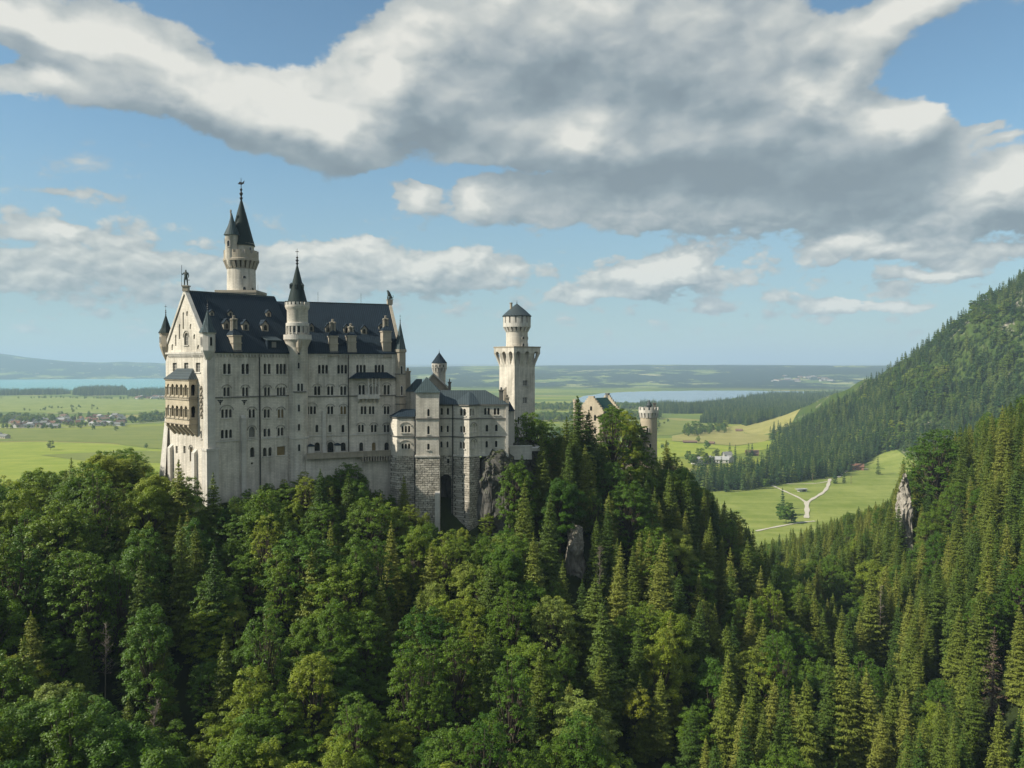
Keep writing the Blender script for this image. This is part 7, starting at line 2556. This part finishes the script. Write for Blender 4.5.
def village(zone, n, lo, hi, group, text, far=False):
    for i in range(n):
        px, py = rnd.uniform(*zone[0]), rnd.uniform(*zone[1])
        wi, ri = rnd.choice((0, 0, 1, 1, 2)), rnd.choice((0, 0, 1, 1, 2, 2, 3))
        w, l = rnd.uniform(lo, hi), rnd.uniform(lo * 1.3, hi * 1.5)
        h, r = rnd.uniform(5, 7.5), rnd.uniform(3, 5)
        size = 'large' if l > hi * 1.15 else 'small' if l < lo * 1.6 else 'middling'
        house(px, py, w, l, h, r, wi, ri, rnd.uniform(0, 3.14), '%s %s %s house %s' % (size, WN[wi], ('red-roofed', 'brown-roofed', 'grey-roofed', 'metal-roofed')[ri], text), group, wins=not far)
village(((-25, 62), (418.5, 428)), 42, 9, 15, 'houses of the village on the plain', 'in the village across the fields')
village(((58, 126), (416.5, 425.5)), 34, 9, 15, 'houses of the village on the plain', 'among trees by the village')
village(((136, 175), (394.5, 399)), 26, 12, 20, 'houses of the lakeside hamlet', 'in the hamlet by the turquoise lake', True)
for i, (px, py, w, l, ri) in enumerate(((95, 425.5, 16, 34, 3), (108, 424.6, 18, 30, 3), (119, 426, 14, 24, 2))):
    house(px, py, w, l, 6, 3, 0, ri, .9 + .3 * i, ['long white hall with pale metal roof at the village edge', 'wide white hall with pale roof in the middle of the village edge', 'grey-roofed white hall at the right end of the village edge'][i], 'halls at the village edge', 'barn', False)
house(4, 438.5, 12, 22, 5, 4, 1, 2, 1.2, 'cream farmhouse with grey roof alone at the edge of the lime meadow', None)
house(0, 436.8, 10, 14, 5, 3.5, 0, 2, .4, 'small white house behind the lone cream farmhouse', None)
# white houses by the copse
for i, (px, py, w, l, wi, ri, rot, lab) in enumerate((
        (697, 464.5, 11, 17, 0, 2, .3, 'white house with grey roof nearest the crag trees'), (703, 463.5, 11, 15, 0, 3, 1.5, 'white house with pale roof second in the cluster by the copse'),
        (709, 462.5, 12, 18, 0, 2, .5, 'large white house in the middle of the cluster by the copse'), (722, 463, 12, 20, 0, 3, 1.3, 'long white house with pale roof beside the copse'),
        (730, 462, 10, 14, 0, 2, .2, 'white house with grey roof closest to the dark copse'), (727, 458, 10, 14, 0, 2, 1.8, 'white house set back behind the cluster by the copse'))):
    house(px, py, w, l, 6, 4, wi, ri, rot, lab, 'white houses by the copse')
house(752, 455.5, 12, 20, 4, 5, 2, 1, 1.35, 'brown timber barn half hidden by spruces above the white houses', None, 'barn', False)
house(690, 443.2, 7, 26, 3, 2, 2, 1, 1.45, 'long low brown barn alone on the hay meadow', None, 'barn', False)
house(739, 431.6, 8, 14, 3, 3, 2, 1, 1.2, 'small brown hay barn high on the golden meadow', None, 'barn', False)
house(712, 444.2, 5, 9, 3, 2, 2, 1, 1.0, 'tiny brown hut on the hay meadow', None, 'shed', False)
house(855, 470, 11, 22, 5.5, 3.5, 0, 0, 1.25, 'red timber house with red-brown roof at the top of the meadow', None, 'house', True, REDWALL)
# open shelter beside the forked path
v = on_ground(802, 492)
z = v.z
o = thing('shed', 'small white open shelter with flat pale roof beside the forked path', 'shed', (v.x, v.y, z), .25)
MB().box(-5, -1.2, -2.5, 2.5, -.6, 3.4).box(3.8, 5, -2.5, 2.5, -.6, 3.4).box(-1.2, 3.8, 2.1, 2.5, -.6, 3.4).build('wall', WALLS[0], o)
MB().box(-7.5, 6, -3.6, 3.4, 3.4, 3.9).build('roof', ROOFS[3], o)
MB().box(2.0, 2.3, -2.4, -2.1, -.6, 3.4).build('post', WALLS[2], o)
for px, py, lab in ((768.5 + 44, 482, 'tall wooden pole standing at the edge of the dark copse'), (851, 484.5, 'thin wooden pole in the middle of the green meadow')):
    v = on_ground(px, py)
    z = v.z
    o = tag(MB().tube([(0, 0, -1), (0, 0, 11)], .22, 6).box(-1, 1, -.1, .1, 10, 10.3).build('utility_pole', WALLS[2], None, (v.x, v.y, z)), lab, 'pole')
# town far beyond the lake, with its church
village(((770, 835), (376, 382)), 34, 18, 34, 'houses of the far town', 'in the hazy far town', True)
village(((0, 160), (363, 374)), 18, 14, 24, 'farmhouses on the far shore', 'on the far lake shore', True)

# ------------------------------------------------------------------ tell look-alikes apart by their order in the view
bpy.context.view_layer.update()
_same = {}
for o in COL.objects:
    if o.parent is None and o.get('label') and o.get('group'):
        _same.setdefault(o['label'], []).append(o)
_ORD = ['', 'second', 'third', 'fourth', 'fifth', 'sixth', 'seventh', 'eighth', 'ninth', 'tenth']
_NUM = ['zero', 'one', 'two', 'three', 'four', 'five', 'six', 'seven', 'eight', 'nine', 'ten']
for lab, os_ in _same.items():
    n = len(os_)
    if n < 2 or n > 10:
        continue
    os_.sort(key=lambda o: project(o.location.x, o.location.y, o.location.z)[0])
    for i, o in enumerate(os_):
        if i == 0:
            pre = 'leftmost of %s' % _NUM[n]
        elif i == n - 1:
            pre = 'rightmost of %s' % _NUM[n]
        else:
            pre = '%s from left of %s' % (_ORD[i], _NUM[n])
        w = lab.split()
        o['label'] = pre + ' ' + lab
_l = [o['label'] for o in COL.objects if o.parent is None and o.get('label')]
print('LABELS', len(_l), len(set(_l)), max(len(x.split()) for x in _l))
